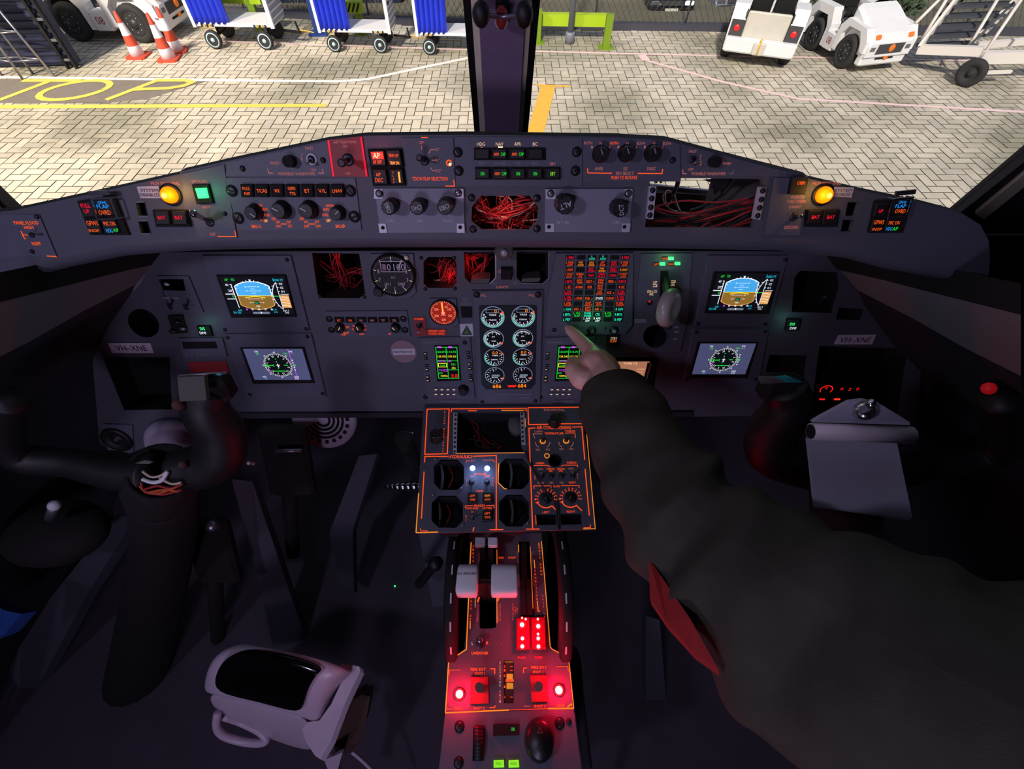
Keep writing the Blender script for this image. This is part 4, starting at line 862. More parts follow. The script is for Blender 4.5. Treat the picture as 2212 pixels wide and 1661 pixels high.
m = MB(); m.prism(MP, [(993, 700), (1021, 699), (1023, 726), (995, 727)], .0004, .0012, 'sticker'); o = tag(m.build('sticker'), 'white square sticker with a dark green triangle', 'sticker')
mat('dkgreen', (40, 70, 50), .6, noise=.1); mat('dkgreen2', (90, 120, 80), .6, noise=.1)
m = MB(); m.prism(MP, [(1008, 702), (1021, 724), (996, 724)], .0013, .0015, 'dkgreen'); m.prism(MP, [(1008, 711), (1014, 721), (1002, 721)], .0016, .0018, 'dkgreen2'); m.stroke(MP, [(1008, 703), (1008, 712)], 1.4, .002, 'dkgreen2'); m.stroke(MP, [(998, 723), (1003, 720)], 1.4, .002, 'dkgreen2'); m.stroke(MP, [(1019, 723), (1013, 720)], 1.4, .002, 'dkgreen2'); m.build('triangle', o)
# --- radio tuning units
def rtu(label, ox, cut):
    # coordinates are those of the left unit; ox shifts them
    s_ = lambda *P: [(x + ox(x, y), y) for x, y in P]
    t = unit('radio_tuning_unit', MP, s_((906, 730), (1016, 728), (1026, 862), (920, 864)), label, 'radio unit', n1=.004, bev=.001)
    G = s_((941, 749), (987, 748), (992, 818), (947, 820)); B = Box(MP, *G, .0052); fr = s_((938, 746), (990, 745), (997, 822), (944, 824))
    m = MB(); m.prism(MP, fr, .0041, .005, 'matblack'); m.build('screen_frame', t)
    m = MB(); B.poly(m, [(0, 0), (1, 0), (1, 1), (0, 1)], 'scrblack', 0)
    B.line(m, [(0.01, .02), (.99, .02), (.99, .97), (.01, .97)], .014, 'egreen', 1, True); B.line(m, [(.49, .02), (.49, .97)], .012, 'egreen'); B.line(m, [(.01, .42), (.99, .42)], .012, 'egreen'); B.line(m, [(.49, .70), (.99, .70)], .012, 'egreen')
    for s2, x, y, k2, ww in (('120.075', .26, .15, 'egreen', .42), ('110.70', .74, .15, 'egreen', .38), ('128.300', .26, .29, 'eyellow', .42), ('109.50', .74, .29, 'eyellow', .38), ('ATC/TCAS', .24, .43, 'emag', .36), ('ADF', .62, .43, 'emag', .16), ('231', .76, .53, 'egreen', .2), ('426', .77, .64, 'eyellow', .2), ('TCAS', .16, .71, 'emag', .2), ('AUTO', .14, .80, 'egreen', .2), ('NORMAL', .3, .89, 'eyellow', .34), ('HI', .68, .86, 'ered', .12), ('LO', .70, .92, 'ered', .12)):
        B.text(m, s2, x, y, .06, k2, ww)
    for x in (.1, .6): B.poly(m, [(x, -.01), (x + .17, -.01), (x + .17, .04), (x, .04)], 'emag', 4)
    B.line(m, [(.06, .50), (.45, .50), (.45, .61), (.06, .61)], .016, 'eyellow', 3, True); B.text(m, '1200', .26, .555, .055, 'egreen', .24); B.line(m, [(.3, .69), (.45, .69), (.45, .74), (.3, .74)], .012, 'emag', 3, True)
    B.poly(m, [(.82, .84), (.93, .84), (.93, .93), (.82, .93)], 'ered', 4); B.poly(m, [(.84, .86), (.91, .86), (.91, .91), (.84, .91)], 'scrblack', 5)
    m.build('screen', t, fix=False)
    for x0, x1, ys in ((915, 922, (765, 774, 790, 799, 815, 823)), (1008, 1013, (762, 772, 787, 797, 812, 821))):
        for y in ys:
            xx = x0 + (y - 765) * .1
            m = MB(); m.prism(MP, s_((xx, y - 3), (xx + 7, y - 3), (xx + 8, y + 3), (xx, y + 3)), .0041, .0055, 'matblack'); m.prism(MP, s_((xx + 1, y - 1), (xx + 5, y - 1), (xx + 5, y), (xx + 1, y)), .0056, .006, 'epale' if y % 2 else 'edim'); m.build('side_key', t)
    for j in range(2):
        for i in range(4):
            x, y = 942 + i * 13, 842 + j * 10
            m = MB(); m.prism(MP, s_((x - 5, y - 4), (x + 5, y - 4), (x + 5.5, y + 4), (x - 4.5, y + 4)), .0041, .0052, 'unit'); m.prism(MP, s_((x - 3, y - .8), (x + 2, y - .8), (x + 2, y + .8), (x - 3, y + .8)), .0053, .0056, 'epale'); m.build('key', t)
    if not cut:
        knob(t, MP, 1000, 849, 10, .014, n=.004, mark=None); lettering(t, MP, [('TUNE', 998, 833, 5, 'edim', 17)], n=.0045)
    lettering(t, MP, [('Honeywell', s_((931, 739))[0][0], 739, 5, 'edim', 30), ('PULL KNOB DME/HOLD', s_((973, 867))[0][0], 867, 3.5, 'edim', 44)], n=.0045)
    for x, y in ((1004, 740), (919, 858)): screw(t, MP, *s_((x, y))[0], 4, .004)
rtu('left radio tuning unit with green and yellow frequencies, left of the engine display', lambda x, y: 0, False)
rtu('right radio tuning unit with green and yellow frequencies, partly behind the hand', lambda x, y: 266 - (y - 750) * .17 - (x - 965) * .02, True)
# --- engine display
z = Z(860, 520, 4.615)
t = unit('engine_display', MP, z.L((735, 502), (1445, 495), (1418, 1618), (795, 1630)), 'tall engine display with eight round gauges in two columns', 'display', n1=.006, bev=.0015)
m = MB(); m.prism(MP, z.L((805, 650), (835, 642), (1355, 640), (1385, 650), (1370, 1420), (1325, 1478), (875, 1482), (830, 1430)), .0061, .0066, 'scrdark'); m.build('screen', t)
def gauge(x, y, rx, kind, name='gauge'):
    px, py = z(x, y); r = rx / 4.615; n = .0072; k = px_m(MP, px, py); cu, cv = MP.uv(px, py, n); R = r * k; m = MB()
    m.disc_uv(MP, cu, cv, R, n, 'scrblack', 40)
    m.disc_uv(MP, cu, cv, R, n + .0003, 'greyring', 44, R * .93)
    g0, g1 = {'q': (180, 385), 't': (150, 275), 'n': (160, 275), 'f': (0, 0)}[kind]
    if g1: m.disc_uv(MP, cu, cv, R * .94, n + .0004, 'tealring', 40, R * .84, g0, g1)
    a0, a1, nn = {'q': (160, 390, 24), 't': (40, 330, 34), 'n': (150, 400, 14), 'f': (80, 330, 12)}[kind]
    for i in range(nn):
        a = math.radians(a0 + (a1 - a0) * i / (nn - 1)); m.stroke_uv(MP, [(cu + R * .70 * math.cos(a), cv + R * .70 * math.sin(a)), (cu + R * .84 * math.cos(a), cv + R * .84 * math.sin(a))], R * .05, n + .0006, 'ewhite')
    nums = {'q': '0246812', 't': '2468135', 'n': '1086421', 'f': '012346'}[kind]
    for i, s_ in enumerate(nums):
        a = math.radians(a0 + (a1 - a0) * (i + .5) / len(nums)); m.text_uv(MP, s_, cu + R * .59 * math.cos(a), cv + R * .59 * math.sin(a), R * .17, 'ewhite', None, n + .0006)
    a = math.radians({'q': 28, 't': -32, 'n': 28, 'f': -22}[kind]); m.stroke_uv(MP, [(cu + R * .78 * math.cos(a), cv + R * .78 * math.sin(a)), (cu + R * 1.04 * math.cos(a), cv + R * 1.04 * math.sin(a))], R * .14, n + .0009, 'eline')
    w1, w2 = {'q': ('TORQUE', 'FTLBX100'), 't': ('ITT', '°CX100'), 'n': ('TURBINE', '%RPM'), 'f': ('', 'PPHX100')}[kind]
    if w1: m.text_uv(MP, w1, cu + (R * .1 if kind == 'n' else 0), cv + R * (.22 if kind != 'n' else .25), R * .15, 'ewhite', R * (.6 if kind != 't' else .3), n + .0007)
    m.text_uv(MP, w2, cu, cv - R * .24, R * .13, 'ewhite', R * .62 if kind != 't' else R * .45, n + .0007)
    if kind == 'q': m.stroke_uv(MP, [(cu - R * .55, cv + R * .72), (cu + R * .5, cv + R * .72), (cu + R * .5, cv + R * .42), (cu - R * .55, cv + R * .42)], R * .04, n + .0008, 'greyring', True); m.text_uv(MP, '0', cu + R * .25, cv + R * .57, R * .3, 'eamber', R * .2, n + .001)
    if kind == 'n': m.text_uv(MP, '0.0', cu + R * .1, cv + R * .58, R * .34, 'eamber', R * .52, n + .001)
    if kind == 'f': m.add([MP.w(cu + R * x_, cv + R * y_, n + .0008) for x_, y_ in ((-.3, .12), (.5, .12), (.5, -.12), (-.3, -.12))], [[0, 1, 2, 3]], 'greybar')
    m.build(name, t, fix=False)
for col, (xs) in enumerate(((943, 951, 957, 963), (1247, 1243, 1240, 1242))):
    for x, y, r, kd in zip(xs, ((762, 977, 1163, 1342) if col == 0 else (757, 972, 1158, 1338)), (118, 102, 99, 96), 'qtnf'): gauge(x, y, r, kd, {'q': 'torque_gauge', 't': 'temperature_gauge', 'n': 'turbine_gauge', 'f': 'fuel_gauge'}[kd])
lettering(t, MP, [('686', *z(985, 1450), 8, 'eamber', 18), ('684', *z(1235, 1446), 8, 'eamber', 18)], n=.0076, name='digits')
m = MB(); m.prism(MP, z.L((1090, 1443), (1185, 1440), (1165, 1458), (1100, 1460)), .0067, .0072, 'ered'); m.build('red_light', t)
lettering(t, MP, [('FTL', *z(852, 547), 5, 'epink', 12), ('FTL', *z(1332, 545), 5, 'epink', 12), ('FUEL USED', *z(975, 1565), 3.5, 'edim', 24), ('PUSH', *z(945, 1588), 3.5, 'edim', 13), ('MODE', *z(1275, 1568), 4, 'edim', 15), ('-', [z(880, 1535), z(1330, 1532)], 1, 'edim')], n=.0066)
for x, y, r in ((785, 538, 6), (1398, 536, 6), (838, 1605, 3.5), (1370, 1595, 3.5)): screw(t, MP, *z(x, y), r, .006)
# --- annunciator panel
z = Z(1160, 520, 4.615)
t = unit('annunciator_panel', MP, z.L((190, 125), (962, 120), (955, 850), (880, 935), (75, 945), (105, 560)), 'warning annunciator panel with rows of red, amber, green and white captions', 'warning lights', n1=.005, bev=.001)
rows_y = [168, 230, 290, 345, 405, 462, 517, 574, 630, 682, 735, 786]
top_x = [331, 441, 550, 660, 775, 881]; bot_x = [295, 397, 500, 600, 705, 808]
R_, O_, A_, G_, C_, W_ = 'ecrim', 'eline', 'eamber', 'egreen', 'ecyan', 'ewhite'
cap = [[('L FIRE', R_), None, ('L\nFLOW', C_), ('R\nFLOW', C_), None, ('R FIRE', R_)],
 [('L FIRE\nLOOP', O_), ('FWD\nDOOR', A_), ('BAG\nDOOR', A_), ('AFT\nDOOR', O_), ('EMER\nEXIT', R_), ('R FIRE\nLOOP', O_)],
 [('L OVHT', O_), None, ('BAG\nSMOKE', R_), ('FWD\nSMOKE', A_), ('TOILET\nSMOKE', R_), ('R OVHT', A_)],
 [('L OVHT\nLOOP', O_), ('EMERG\nLTS', O_), ('TRIM', R_), ('CABIN\nHI ALT', R_), ('CONFIG', R_), ('R OVHT\nLOOP', O_)],
 [('L BETA', R_), ('AUTO\nTRIM', O_), ('ELECT  »', O_), ('SPRG\nFAIL', O_), ('PRESS  »', O_), ('R BETA', R_)],
 [('L EC', O_), ('AV FANS', O_), ('FDR', O_), ('PRXY\nFAIL', O_), None, ('R EC', O_)],
 [('L OIL\nPRESS', R_), None, None, ('ICE\nDETECT', O_), ('ICE  »', O_), ('R OIL\nPRESS', R_)],
 [('L OIL\nHI TEMP', R_), ('L SPUR', O_), ('FUEL  »', O_), ('SP HYD', W_), ('R SPUR', O_), ('R OIL\nHI TEMP', R_)],
 [('L OIL\nCONTAM', O_), None, ('FLAP\nFAULT', O_), ('FLAP\nASYM', O_), None, ('R OIL\nCONTAM', O_)],
 [('L IGN', C_), ('HYD  »', O_), ('LIFT\nINOP', O_), ('AIR  »', O_), None, ('R IGN', C_)],
 [('L BETA', C_), ('L OIL\nFLAP', G_), ('POWER\nENGAGED', C_), ('CTO', C_), ('R OIL\nFLAP', G_), ('R BETA', C_)],
 [('L PEF', C_), None, ('L AFR\nARM', W_), ('R AFR\nARM', W_), None, ('R PEF', C_)]]
for j, y in enumerate(rows_y):
    for i in range(6):
        x = top_x[i] + (bot_x[i] - top_x[i]) * (y - 168) / 618.0; c = cap[j][i]
        m = MB(); m.prism(MP, z.L((x - 43, y - 21), (x + 43, y - 21), (x + 41, y + 21), (x - 45, y + 21)), .0051, .0062, 'matblack'); o = m.build('caption_window', t)
        if c:
            s_ = c[0].split('\n'); m = MB(); hh = 5.0 if len(s_) == 1 else 4.4
            for q, ln_ in enumerate(s_):
                yy = y if len(s_) == 1 else y + (-12, 12)[q]
                m.text(MP, ln_, *z(x, yy), hh * (1.15 if len(s_) == 1 else 1), c[1], min(15.5, 3.0 * len(ln_.replace('  ', ' '))), n=.0067)
            m.build('caption', o)
for x, y, s_ in ((540, 876, 8), (757, 872, 7.5), (315, 868, 7)):
    m = MB(); k = px_m(MP, *z(x, y)); p = MP.at(*z(x, y)); m.lathe(p, MP.N, [(s_ * 1.25 * k, .005), (s_ * 1.2 * k, .007), (s_ * k, .0075), (s_ * .8 * k, .011)], 'black' if x != 757 else 'black', 20); m.lathe(p, MP.N, [(s_ * .62 * k, .0111), (s_ * .55 * k, .0125)], 'bracket' if x == 757 else ('steel' if x == 540 else 'darkmetal'), 18)
    m.build('push_button', t)
m = MB(); m.disc(MP, *z(545, 880), 2.4, .0128, 'matblack'); m.disc(MP, *z(685, 872), 2.5, .0056, 'matblack'); m.build('pin_hole', t)
light('POINT', 'green_caption_glow', MP.at(1290, 698, .03), None, .018, (.15, 1, .35), shadow_soft_size=.012)
screw(t, MP, *z(172, 888), 4, .005)
t = unit('push_light', MP, z.L((700, 935), (815, 928), (808, 1040), (698, 1045)), 'square push light with white and orange legend right of the pointing hand', 'push light', key='matblack', n1=.006, part='housing')
lettering(t, MP, [('STBY', *z(766, 975), 6, 'epale', 14), ('PUMP', *z(762, 1003), 5, 'eorange', 14)], n=.0064)
# --- gear panel
mat('wheelgrey', (170, 165, 155), .3, noise=.1)
t = unit('landing_gear_panel', MP, z.L((1040, 130), (1545, 125), (1500, 800), (1430, 1100), (960, 1110), (965, 860)), 'landing gear panel with round grey wheel-shaped lever knob', 'gear panel', n1=.003, holes=[[z(1183 + 125 * math.cos(i * .3142), 955 + 115 * math.sin(i * .3142)) for i in range(20)]])
for q, l in (((1215, 160, 1310, 198), ('NOSE', 1278, 178, R_)), ((1312, 158, 1385, 198), ('DOWN', 1340, 180, 'G')), ((1160, 215, 1225, 255), ('LEFT', 1193, 235, R_)), ((1226, 215, 1295, 255), ('DOWN', 1254, 235, 'G')), ((1305, 212, 1370, 250), ('RIGHT', 1340, 233, R_)), ((1372, 210, 1445, 250), ('DOWN', 1405, 232, 'G'))):
    if l[3] == 'G': o = lamp_button(t, MP, z.L((l[1] - 26, l[2] - 14), (l[1] + 26, l[2] - 14), (l[1] + 25, l[2] + 14), (l[1] - 27, l[2] + 14)), [(l[0], *z(l[1], l[2]), 4, 'hwhite', 10)], .006, 'egreenhot', 'gear_light')
    else: o = lamp_button(t, MP, z.L((l[1] - 28, l[2] - 16), (l[1] + 28, l[2] - 16), (l[1] + 27, l[2] + 16), (l[1] - 29, l[2] + 16)), [(l[0], *z(l[1], l[2]), 5, 'eorange', 12)], .005, 'matblack', 'gear_light')
light('POINT', 'gear_lamp_glow', MP.at(*z(1340, 210), n=.02), None, .015, (.25, 1, .3), shadow_soft_size=.01)
m = MB(); m.prism(MP, z.L((1232, 300), (1310, 300), (1300, 560), (1225, 560)), .0031, .0036, 'void'); m.build('lever_slot', t)
m = MB(); a, b = MP.at(*z(1272, 380), n=.003), MP.at(*z(1290, 560), n=.055); m.bar(a, b, .012, .006, 'black', MP.U); m.build('lever_arm', t)
m = MB(); c = MP.at(*z(1325, 670), n=.06); k = px_m(MP, *z(1325, 670)) * .93
axw = (MP.N * .62 + XX * .72 + Vector((0, 0, .1))).normalized()
m.lathe(c - axw * .012, axw, [(.018, 0), (.027, .002), (.0305, .007), (.0305, .014), (.027, .019), (.018, .021), (.011, .018), (0, .018)], 'wheelgrey', 30); m.build('wheel_knob', t)
m = MB(); m.disc(MP, *z(1125, 620), 6, .0036, 'void', 18); m.disc(MP, *z(1122, 605), 2.2, .004, 'ered', 12); m.build('release_button', t)
lettering(t, MP, [('UP', *z(1178, 415), 6, 'epale', 8), ('ON', *z(1352, 440), 6, 'epale', 8), ('DN LCK', *z(1150, 505), 5.5, 'epale', 21), ('REL', *z(1143, 532), 5.5, 'epale', 9), ('AUDIO', *z(1362, 503), 5.5, 'epale', 17), ('LDG GEAR', *z(1295, 278), 4, 'edim', 30), ('-', z.L((1155, 438), (1195, 438), (1195, 458), (1155, 458)) , 1.2, 'epale'), ('-', z.L((1335, 400), (1380, 400), (1375, 418), (1338, 418)), 1.2, 'epale')] + [('-', z.L((970, 785 + q * 14), (1090, 783 + q * 14)), .9, 'edim') for q in range(3)] + [('IND', *z(1390, 862), 4, 'edim', 10), ('TEST', *z(1390, 910), 4, 'edim', 10), ('OFF', *z(1375, 982), 4, 'edim', 9)], n=.0036)
for x, y in ((1315, 858), (1205, 705)): screw(t, MP, *z(x, y), 5, .003, 'steel')
m = MB(); m.stroke(MP, [z(1183 + 128 * math.cos(i * .3142), 955 + 118 * math.sin(i * .3142)) for i in range(-5, 8)], 1.4, .0036, 'steel'); m.build('hole_rim', t)
# --- flight management screen behind the wrist
t = unit('management_display', MP, [(1331, 776), (1408, 777), (1397, 842), (1335, 842)], 'warm tan screen with dashed text lines, behind the wrist', 'display', key='matblack', n0=-.011, n1=-.004, part='screen_frame')
B = Box(MP, (1333, 781), (1404, 781), (1391, 838), (1322, 838), -.0036); m = MB(); B.poly(m, [(0, 0), (1, 0), (1, 1), (0, 1)], 'etan', 0)
B.text(m, 'TUNE 1/2', .42, .06, .08, 'ewarmtext', .42); B.text(m, 'KEY)', .42, .36, .08, 'ewarmtext', .22)
for i, (x, s_) in enumerate(((.78, '---'), (.68, '-----'), (.72, '----'), (.82, '--'), (.76, '---'), (.66, '------'), (.74, '----'), (.84, '--'))): B.text(m, s_, x, .26 + i * .1, .09, 'ewarmtext', .07 * len(s_))
m.build('screen', t, fix=False)
m = MB(); m.bar(MP.at(1404, 786, .012), MP.at(1386, 842, .012), .006, .003, 'cream', MP.N); m.bar(MP.at(1401, 784, .016), MP.at(1390, 830, .016), .003, .003, 'matblack', MP.N); m.build('cover_edge', t)
# --- outboard left
z = Z(0, 540, 4.424)
t = unit('outboard_switch_panel', MP, z.L((1500, 250), (1800, 250), (1945, 600), (1640, 590)), 'dim switch panel with slot and small levers on the left outboard panel', 'switch panel', n1=.003, holes=[MH['slot1']])
m = MB(); m.ball(MP.at(*z(1590, 328), n=-.008), .0035, 'hwhite', 10, (1.6, .6, 1)); m.build('white_flag', t)
for x, y in ((1640, 540), (1790, 545)): toggle(t, MP, *z(x, y), *z(x - 30, y - 20), 7, .02, 'darkmetal')
lettering(t, MP, [('NORM', *z(1590, 460), 4, 'edim', 13), ('EMER', *z(1680, 462), 4, 'edim', 13)], n=.0034)
t = unit('crank_handle_panel', MP, z.L((1600, 630), (1740, 625), (1785, 795), (1650, 800)), 'black mechanism plate with metal lugs left of the green light', 'mechanism', key='matblack', n1=.004)
for x, y in ((1690, 690), (1745, 755), (1650, 780)): m = MB(); m.ball(MP.at(*z(x, y), n=.007), .0045, 'steel' if x == 1745 else 'darkmetal', 10, (1.4, .8, 1)); m.build('lug', t)
def green_push(label, pts, px, py, l1, l2):
    t = unit('glideslope_light', MP, pts, label, 'push light', key='matblack', n1=.005, part='housing')
    lettering(t, MP, [(l1, px, py - 4, 6, 'egreenhot', 10), (l2, px + 1, py + 5, 5.5, 'ewhite', 13)], n=.0056)
    light('POINT', 'green_lamp_glow', MP.at(px, py, .02), None, .005, (.3, 1, .8), shadow_soft_size=.006)
green_push('small green and white push light on the left outboard panel', z.L((1880, 730), (2000, 730), (2030, 825), (1905, 825)), 437, 714, 'D/S', 'DMI')
green_push('small green and white push light on the right outboard panel', [(1702, 690), (1730, 690), (1724, 714), (1697, 714)], 1712, 704, 'D/S', 'DMI')
t = unit('chart_slot', MP, z.L((1700, 845), (2120, 840), (2170, 1020), (1745, 1025)), 'grey slot unit with black opening above the left yoke horn', 'slot unit', n1=.004, bev=.001)
m = MB(); m.prism(MP, z.L((1735, 878), (2060, 875), (2080, 940), (1755, 945)), .0041, .0045, 'void'); m.build('slot', t)
for x in (1795, 1850, 1980): m = MB(); m.ball(MP.at(*z(x, 1000), n=.005), .0022, 'steel', 8); m.build('small_knob', t)
for lb, q, tx in (('left', z.L((1030, 890), (1435, 890), (1468, 985), (1072, 985)), (283, 752)), ('right', [(1812, 724), (1893, 723), (1884, 744), (1802, 744)], (1848, 734))):
    m = MB(); m.prism(MP, q, .0004, .0014, 'sticker'); o = tag(m.build('sticker'), 'white registration sticker reading VH-XNE on the %s outboard panel' % lb, 'sticker')
    m = MB(); m.text(MP, 'VH–XNE', tx[0], tx[1], 12, 'ink', 66, .002); m.build('lettering', o)
m = MB(); m.prism(MP, [(405, 783), (488, 781), (495, 806), (415, 813)], .0004, .002, 'redplate'); tag(m.build('red_placard'), 'dull red placard behind the left yoke horn', 'placard')
t = unit('airflow_vent', MP, [(222, 916), (286, 918), (288, 975), (232, 972)], 'round air outlet low on the left outboard panel', 'air vent', n1=.003)
m = MB(); m.lathe(MP.at(256, 946), MP.N, [(.030, .003), (.030, .008), (.022, .010), (.018, .005), (.006, .005), (.006, .012), (0, .012)], 'black', 24); m.build('nozzle', t)
# --- outboard right instruments
t = unit('pressure_panel', MP, [(1758, 818), (1885, 820), (1880, 885), (1750, 885)], 'unlit instrument showing small red segments near the right yoke', 'instrument', key='matblack', n0=-.045, n1=-.02)
m = MB(); n = -.0195
cu, cv = MP.uv(1785, 842, n); k = px_m(MP, 1785, 842)
for i in range(9):
    a = math.radians(200 - i * 27.5); m.stroke_uv(MP, [(cu + 13 * k * math.cos(a) - 3 * k * math.sin(a), cv + 11 * k * math.sin(a) + 3 * k * math.cos(a)), (cu + 13 * k * math.cos(a) + 3 * k * math.sin(a), cv + 11 * k * math.sin(a) - 3 * k * math.cos(a))], 2.2 * k, n, 'ered')
for x, y, s_ in ((1819, 840, '0'), (1836, 841, '2'), (1853, 840, '0'), (1785, 838, '4')): m.text(MP, s_, x, y, 6, 'ered', 6, n)
for q, kk in (((1770, 861, 1782, 864), 'ered'), ((1802, 861, 1815, 864), 'eredhot')): m.prism(MP, rect(*q), n, n + .0004, kk)
m.build('lit_segments', t)
m = MB(); m.ball(MP.at(1780, 650, -.03), .012, 'darkmetal', 12, (.8, .4, 1.3)); tag(m.build('pipe_elbow'), 'dull metal fitting deep in the right outboard cutout', 'fitting')
# ================================================================== centre console (lit panel)
z = Z(880, 860, 5.267)
def sqr(x0, y0, x1, y1, c): return z.L(*octo(x0, y0, x1, y1, c))
CH = [z.L((575, 165), (1280, 160), (1300, 560), (1330, 612), (525, 618), (560, 200)), sqr(300, 700, 645, 1045, 75), sqr(275, 1110, 632, 1475, 80), sqr(1035, 690, 1385, 1035, 75), sqr(1045, 1100, 1385, 1460, 80),
      z.L(*[(1680 + 78 * math.cos(i * .3142), 705 + 75 * math.sin(i * .3142)) for i in range(20)]), z.L((1462, 1325), (1690, 1325), (1690, 1440), (1462, 1445)), z.L((1745, 1320), (1975, 1320), (1985, 1435), (1750, 1440))]
OUT = z.L((185, 95), (1975, 85), (2145, 1490), (95, 1535))
t = thing('centre_console', AC.at(1090, 1010, -.06), 'centre console panel edged and lettered in glowing orange, hydraulics and air conditioning', 'console')
m = MB(); m.prism(AC, OUT, -.004, 0, 'panel', 0, CH); m.build('panel_plate', t)
m = MB(); u = [AC.uv(*p) for p in OUT]; A = [AC.w(a, b, -.0041) for a, b in u]; Bq = [AC.w(a * .9, b + (.05 if b < -.05 else -.01), -.05) for a, b in u]
m.add(A + Bq, [[0, 1, 5, 4], [1, 2, 6, 5], [2, 3, 7, 6], [3, 0, 4, 7], [4, 5, 6, 7]], 'darktrim'); m.build('console_body', t)
for i, h in enumerate(CH):
    m = MB(); u = [AC.uv(*p) for p in h]; d_ = -.045 if i < 5 else -.03; A = [AC.w(a, b, 0) for a, b in u]; Bq = [AC.w(a, b, d_) for a, b in u]; n = len(h)
    m.add(A + Bq, [[n + k for k in range(n)]] + [[k, (k + 1) % n, n + (k + 1) % n, n + k] for k in range(n)], 'void'); m.build('empty_cutout', t)
for x0, x1, n_ in ((545, 545, 9), (1308, 1312, 7)):
    m = MB(); m.prism(AC, z.L((x0 - 25, 165), (x0 + 25, 165), (x1 + (15 if x0 < 600 else 35), 610 if n_ == 9 else 520), (x1 - (25 if x0 < 600 else 15), 610 if n_ == 9 else 520)), .0003, .0035, 'bracket'); o = m.build('rack_strip', t)
    for i in range(n_): m = MB(); m.disc(AC, *(z(549 - i * 1.5, 190 + i * 52) if n_ == 9 else z(1304 + i * 1.5, 182 + i * 51)), 2.6, .004, 'void', 14); m.build('screw_hole', o)
ED = []
def ol(*pts, w_=1.9, k='eline', n=.0006): ED.append(('-', z.L(*pts), w_, k))
ol((225, 125), (475, 122), (455, 632), (198, 638), (225, 125)); ol((500, 155), (502, 122), (1350, 115), (1352, 150)); ol((1372, 108), (1968, 102), (1985, 290), (1720, 292)); ol((1640, 296), (1380, 300), (1372, 108))
ol((1455, 338), (1383, 342), (1425, 1485)); ol((1875, 330), (1985, 325), (2018, 700)); ol((2022, 805), (2070, 1335)); ol((195, 730), (200, 662), (460, 662)); ol((748, 660), (1012, 652), (1012, 1490)); ol((190, 835), (160, 1370))
ol((935, 1497), (1092, 1495)); ol((1350, 1490), (1505, 1488)); ol((148, 1480), (152, 1508), (230, 1510), w_=1.4); ol((2080, 1432), (2083, 1472), (2005, 1475), w_=1.4)
ol((1450, 455), (1430, 405), (1535, 405), w_=1.2, k='epink'); ol((1795, 398), (1905, 395), (1912, 450), w_=1.3); ol((1440, 775), (1445, 765), (1595, 765), (1625, 782), w_=1.2); ol((1750, 775), (1775, 762), (1935, 762), (1937, 785), w_=1.2)
ol((1443, 1030), (1440, 998), (1640, 998), w_=1.3); ol((1750, 996), (1952, 993), (1955, 1022), w_=1.3); ol((670, 735), (675, 710), (700, 708), w_=1); ol((958, 705), (985, 705), (988, 730), w_=1); ol((660, 1250), (660, 1225), (748, 1222), w_=1.3); ol((895, 1222), (985, 1220), (988, 1250), w_=1.3)
ol((100, 1530), (350, 1523), w_=2.4, k='egold'); ol((1350, 620), (550, 628), w_=1.2, k='egold'); ol((1070, 138), (1330, 138), w_=1.8, k='eamber'); ol((690, 143), (790, 143), w_=1.6, k='eorange'); ol((1040, 740), (1032, 960), (1105, 1030), (1130, 1030), w_=1.6, k='egold'); ol((1340, 230), (1342, 330), w_=1.2, k='egold')
ol((2025, 245), (2138, 1485), (2000, 1488), w_=1.3, k='egold'); ol((1000, 1490), (1005, 1500)); ol((128, 1080), (98, 1530), w_=2, k='egold'); ol((745, 1515), (758, 1470), w_=2, k='eorange'); ol((1460, 1330), (1465, 1440), w_=1.3, k='eorange')
TX = [('HYDRAULICS', 605, 664, 7, 'eline', 51), ('AIR CONDITIONING', 1665, 334, 7.5, 'eline', 74), ('CABIN', 1490, 378, 4, 'epink', 17), ('F/DECK', 1855, 373, 4, 'eline', 21), ('TEMPERATURE', 1668, 400, 4.5, 'eline', 41), ('DEC', 1485, 585, 4, 'epink', 9), ('INC', 1600, 583, 4, 'epink', 9), ('DEC', 1755, 580, 4, 'epink', 9), ('INC', 1868, 578, 4, 'epink', 9),
 ('CABIN', 1508, 738, 4.5, 'eline', 18), ('F/DECK', 1872, 733, 4.5, 'eline', 21), ('AUTO', 1515, 806, 4, 'epink', 12), ('MANUAL', 1632, 804, 4, 'eline', 17), ('INC', 1632, 828, 4, 'eline', 8), ('MANUAL', 1748, 803, 4, 'eline', 17), ('INC', 1748, 826, 4, 'eline', 8), ('AUTO', 1862, 801, 4, 'epink', 12),
 ('RESET', 1520, 964, 4, 'epink', 15), ('DEC', 1640, 962, 4, 'epink', 9), ('DEC', 1758, 961, 4, 'epink', 9), ('RESET', 1878, 959, 4, 'eline', 15), ('FLOW', 1700, 1003, 4.5, 'eline', 15), ('LEFT', 1578, 1297, 4.5, 'eline', 15), ('RIGHT', 1862, 1290, 4.5, 'eline', 18), ('ROLL DISC-PULL', 1672, 132, 4.5, 'epink', 45),
 ('LEFT', 742, 710, 4, 'epink', 15), ('RIGHT', 912, 706, 4, 'epink', 18), ('LP VALVES', 828, 862, 4, 'eline', 26), ('SHUT', 742, 890, 4, 'epink', 12), ('SHUT', 910, 887, 4, 'eline', 12), ('PUMP', 824, 1057, 4.5, 'eline', 14), ('BRAKES', 822, 1222, 5, 'eline', 23), ('ANTI-SKID', 738, 1252, 4.5, 'eline', 26), ('LO PRES', 908, 1250, 4.5, 'eline', 20), ('ON', 738, 1293, 4, 'epink', 6)]
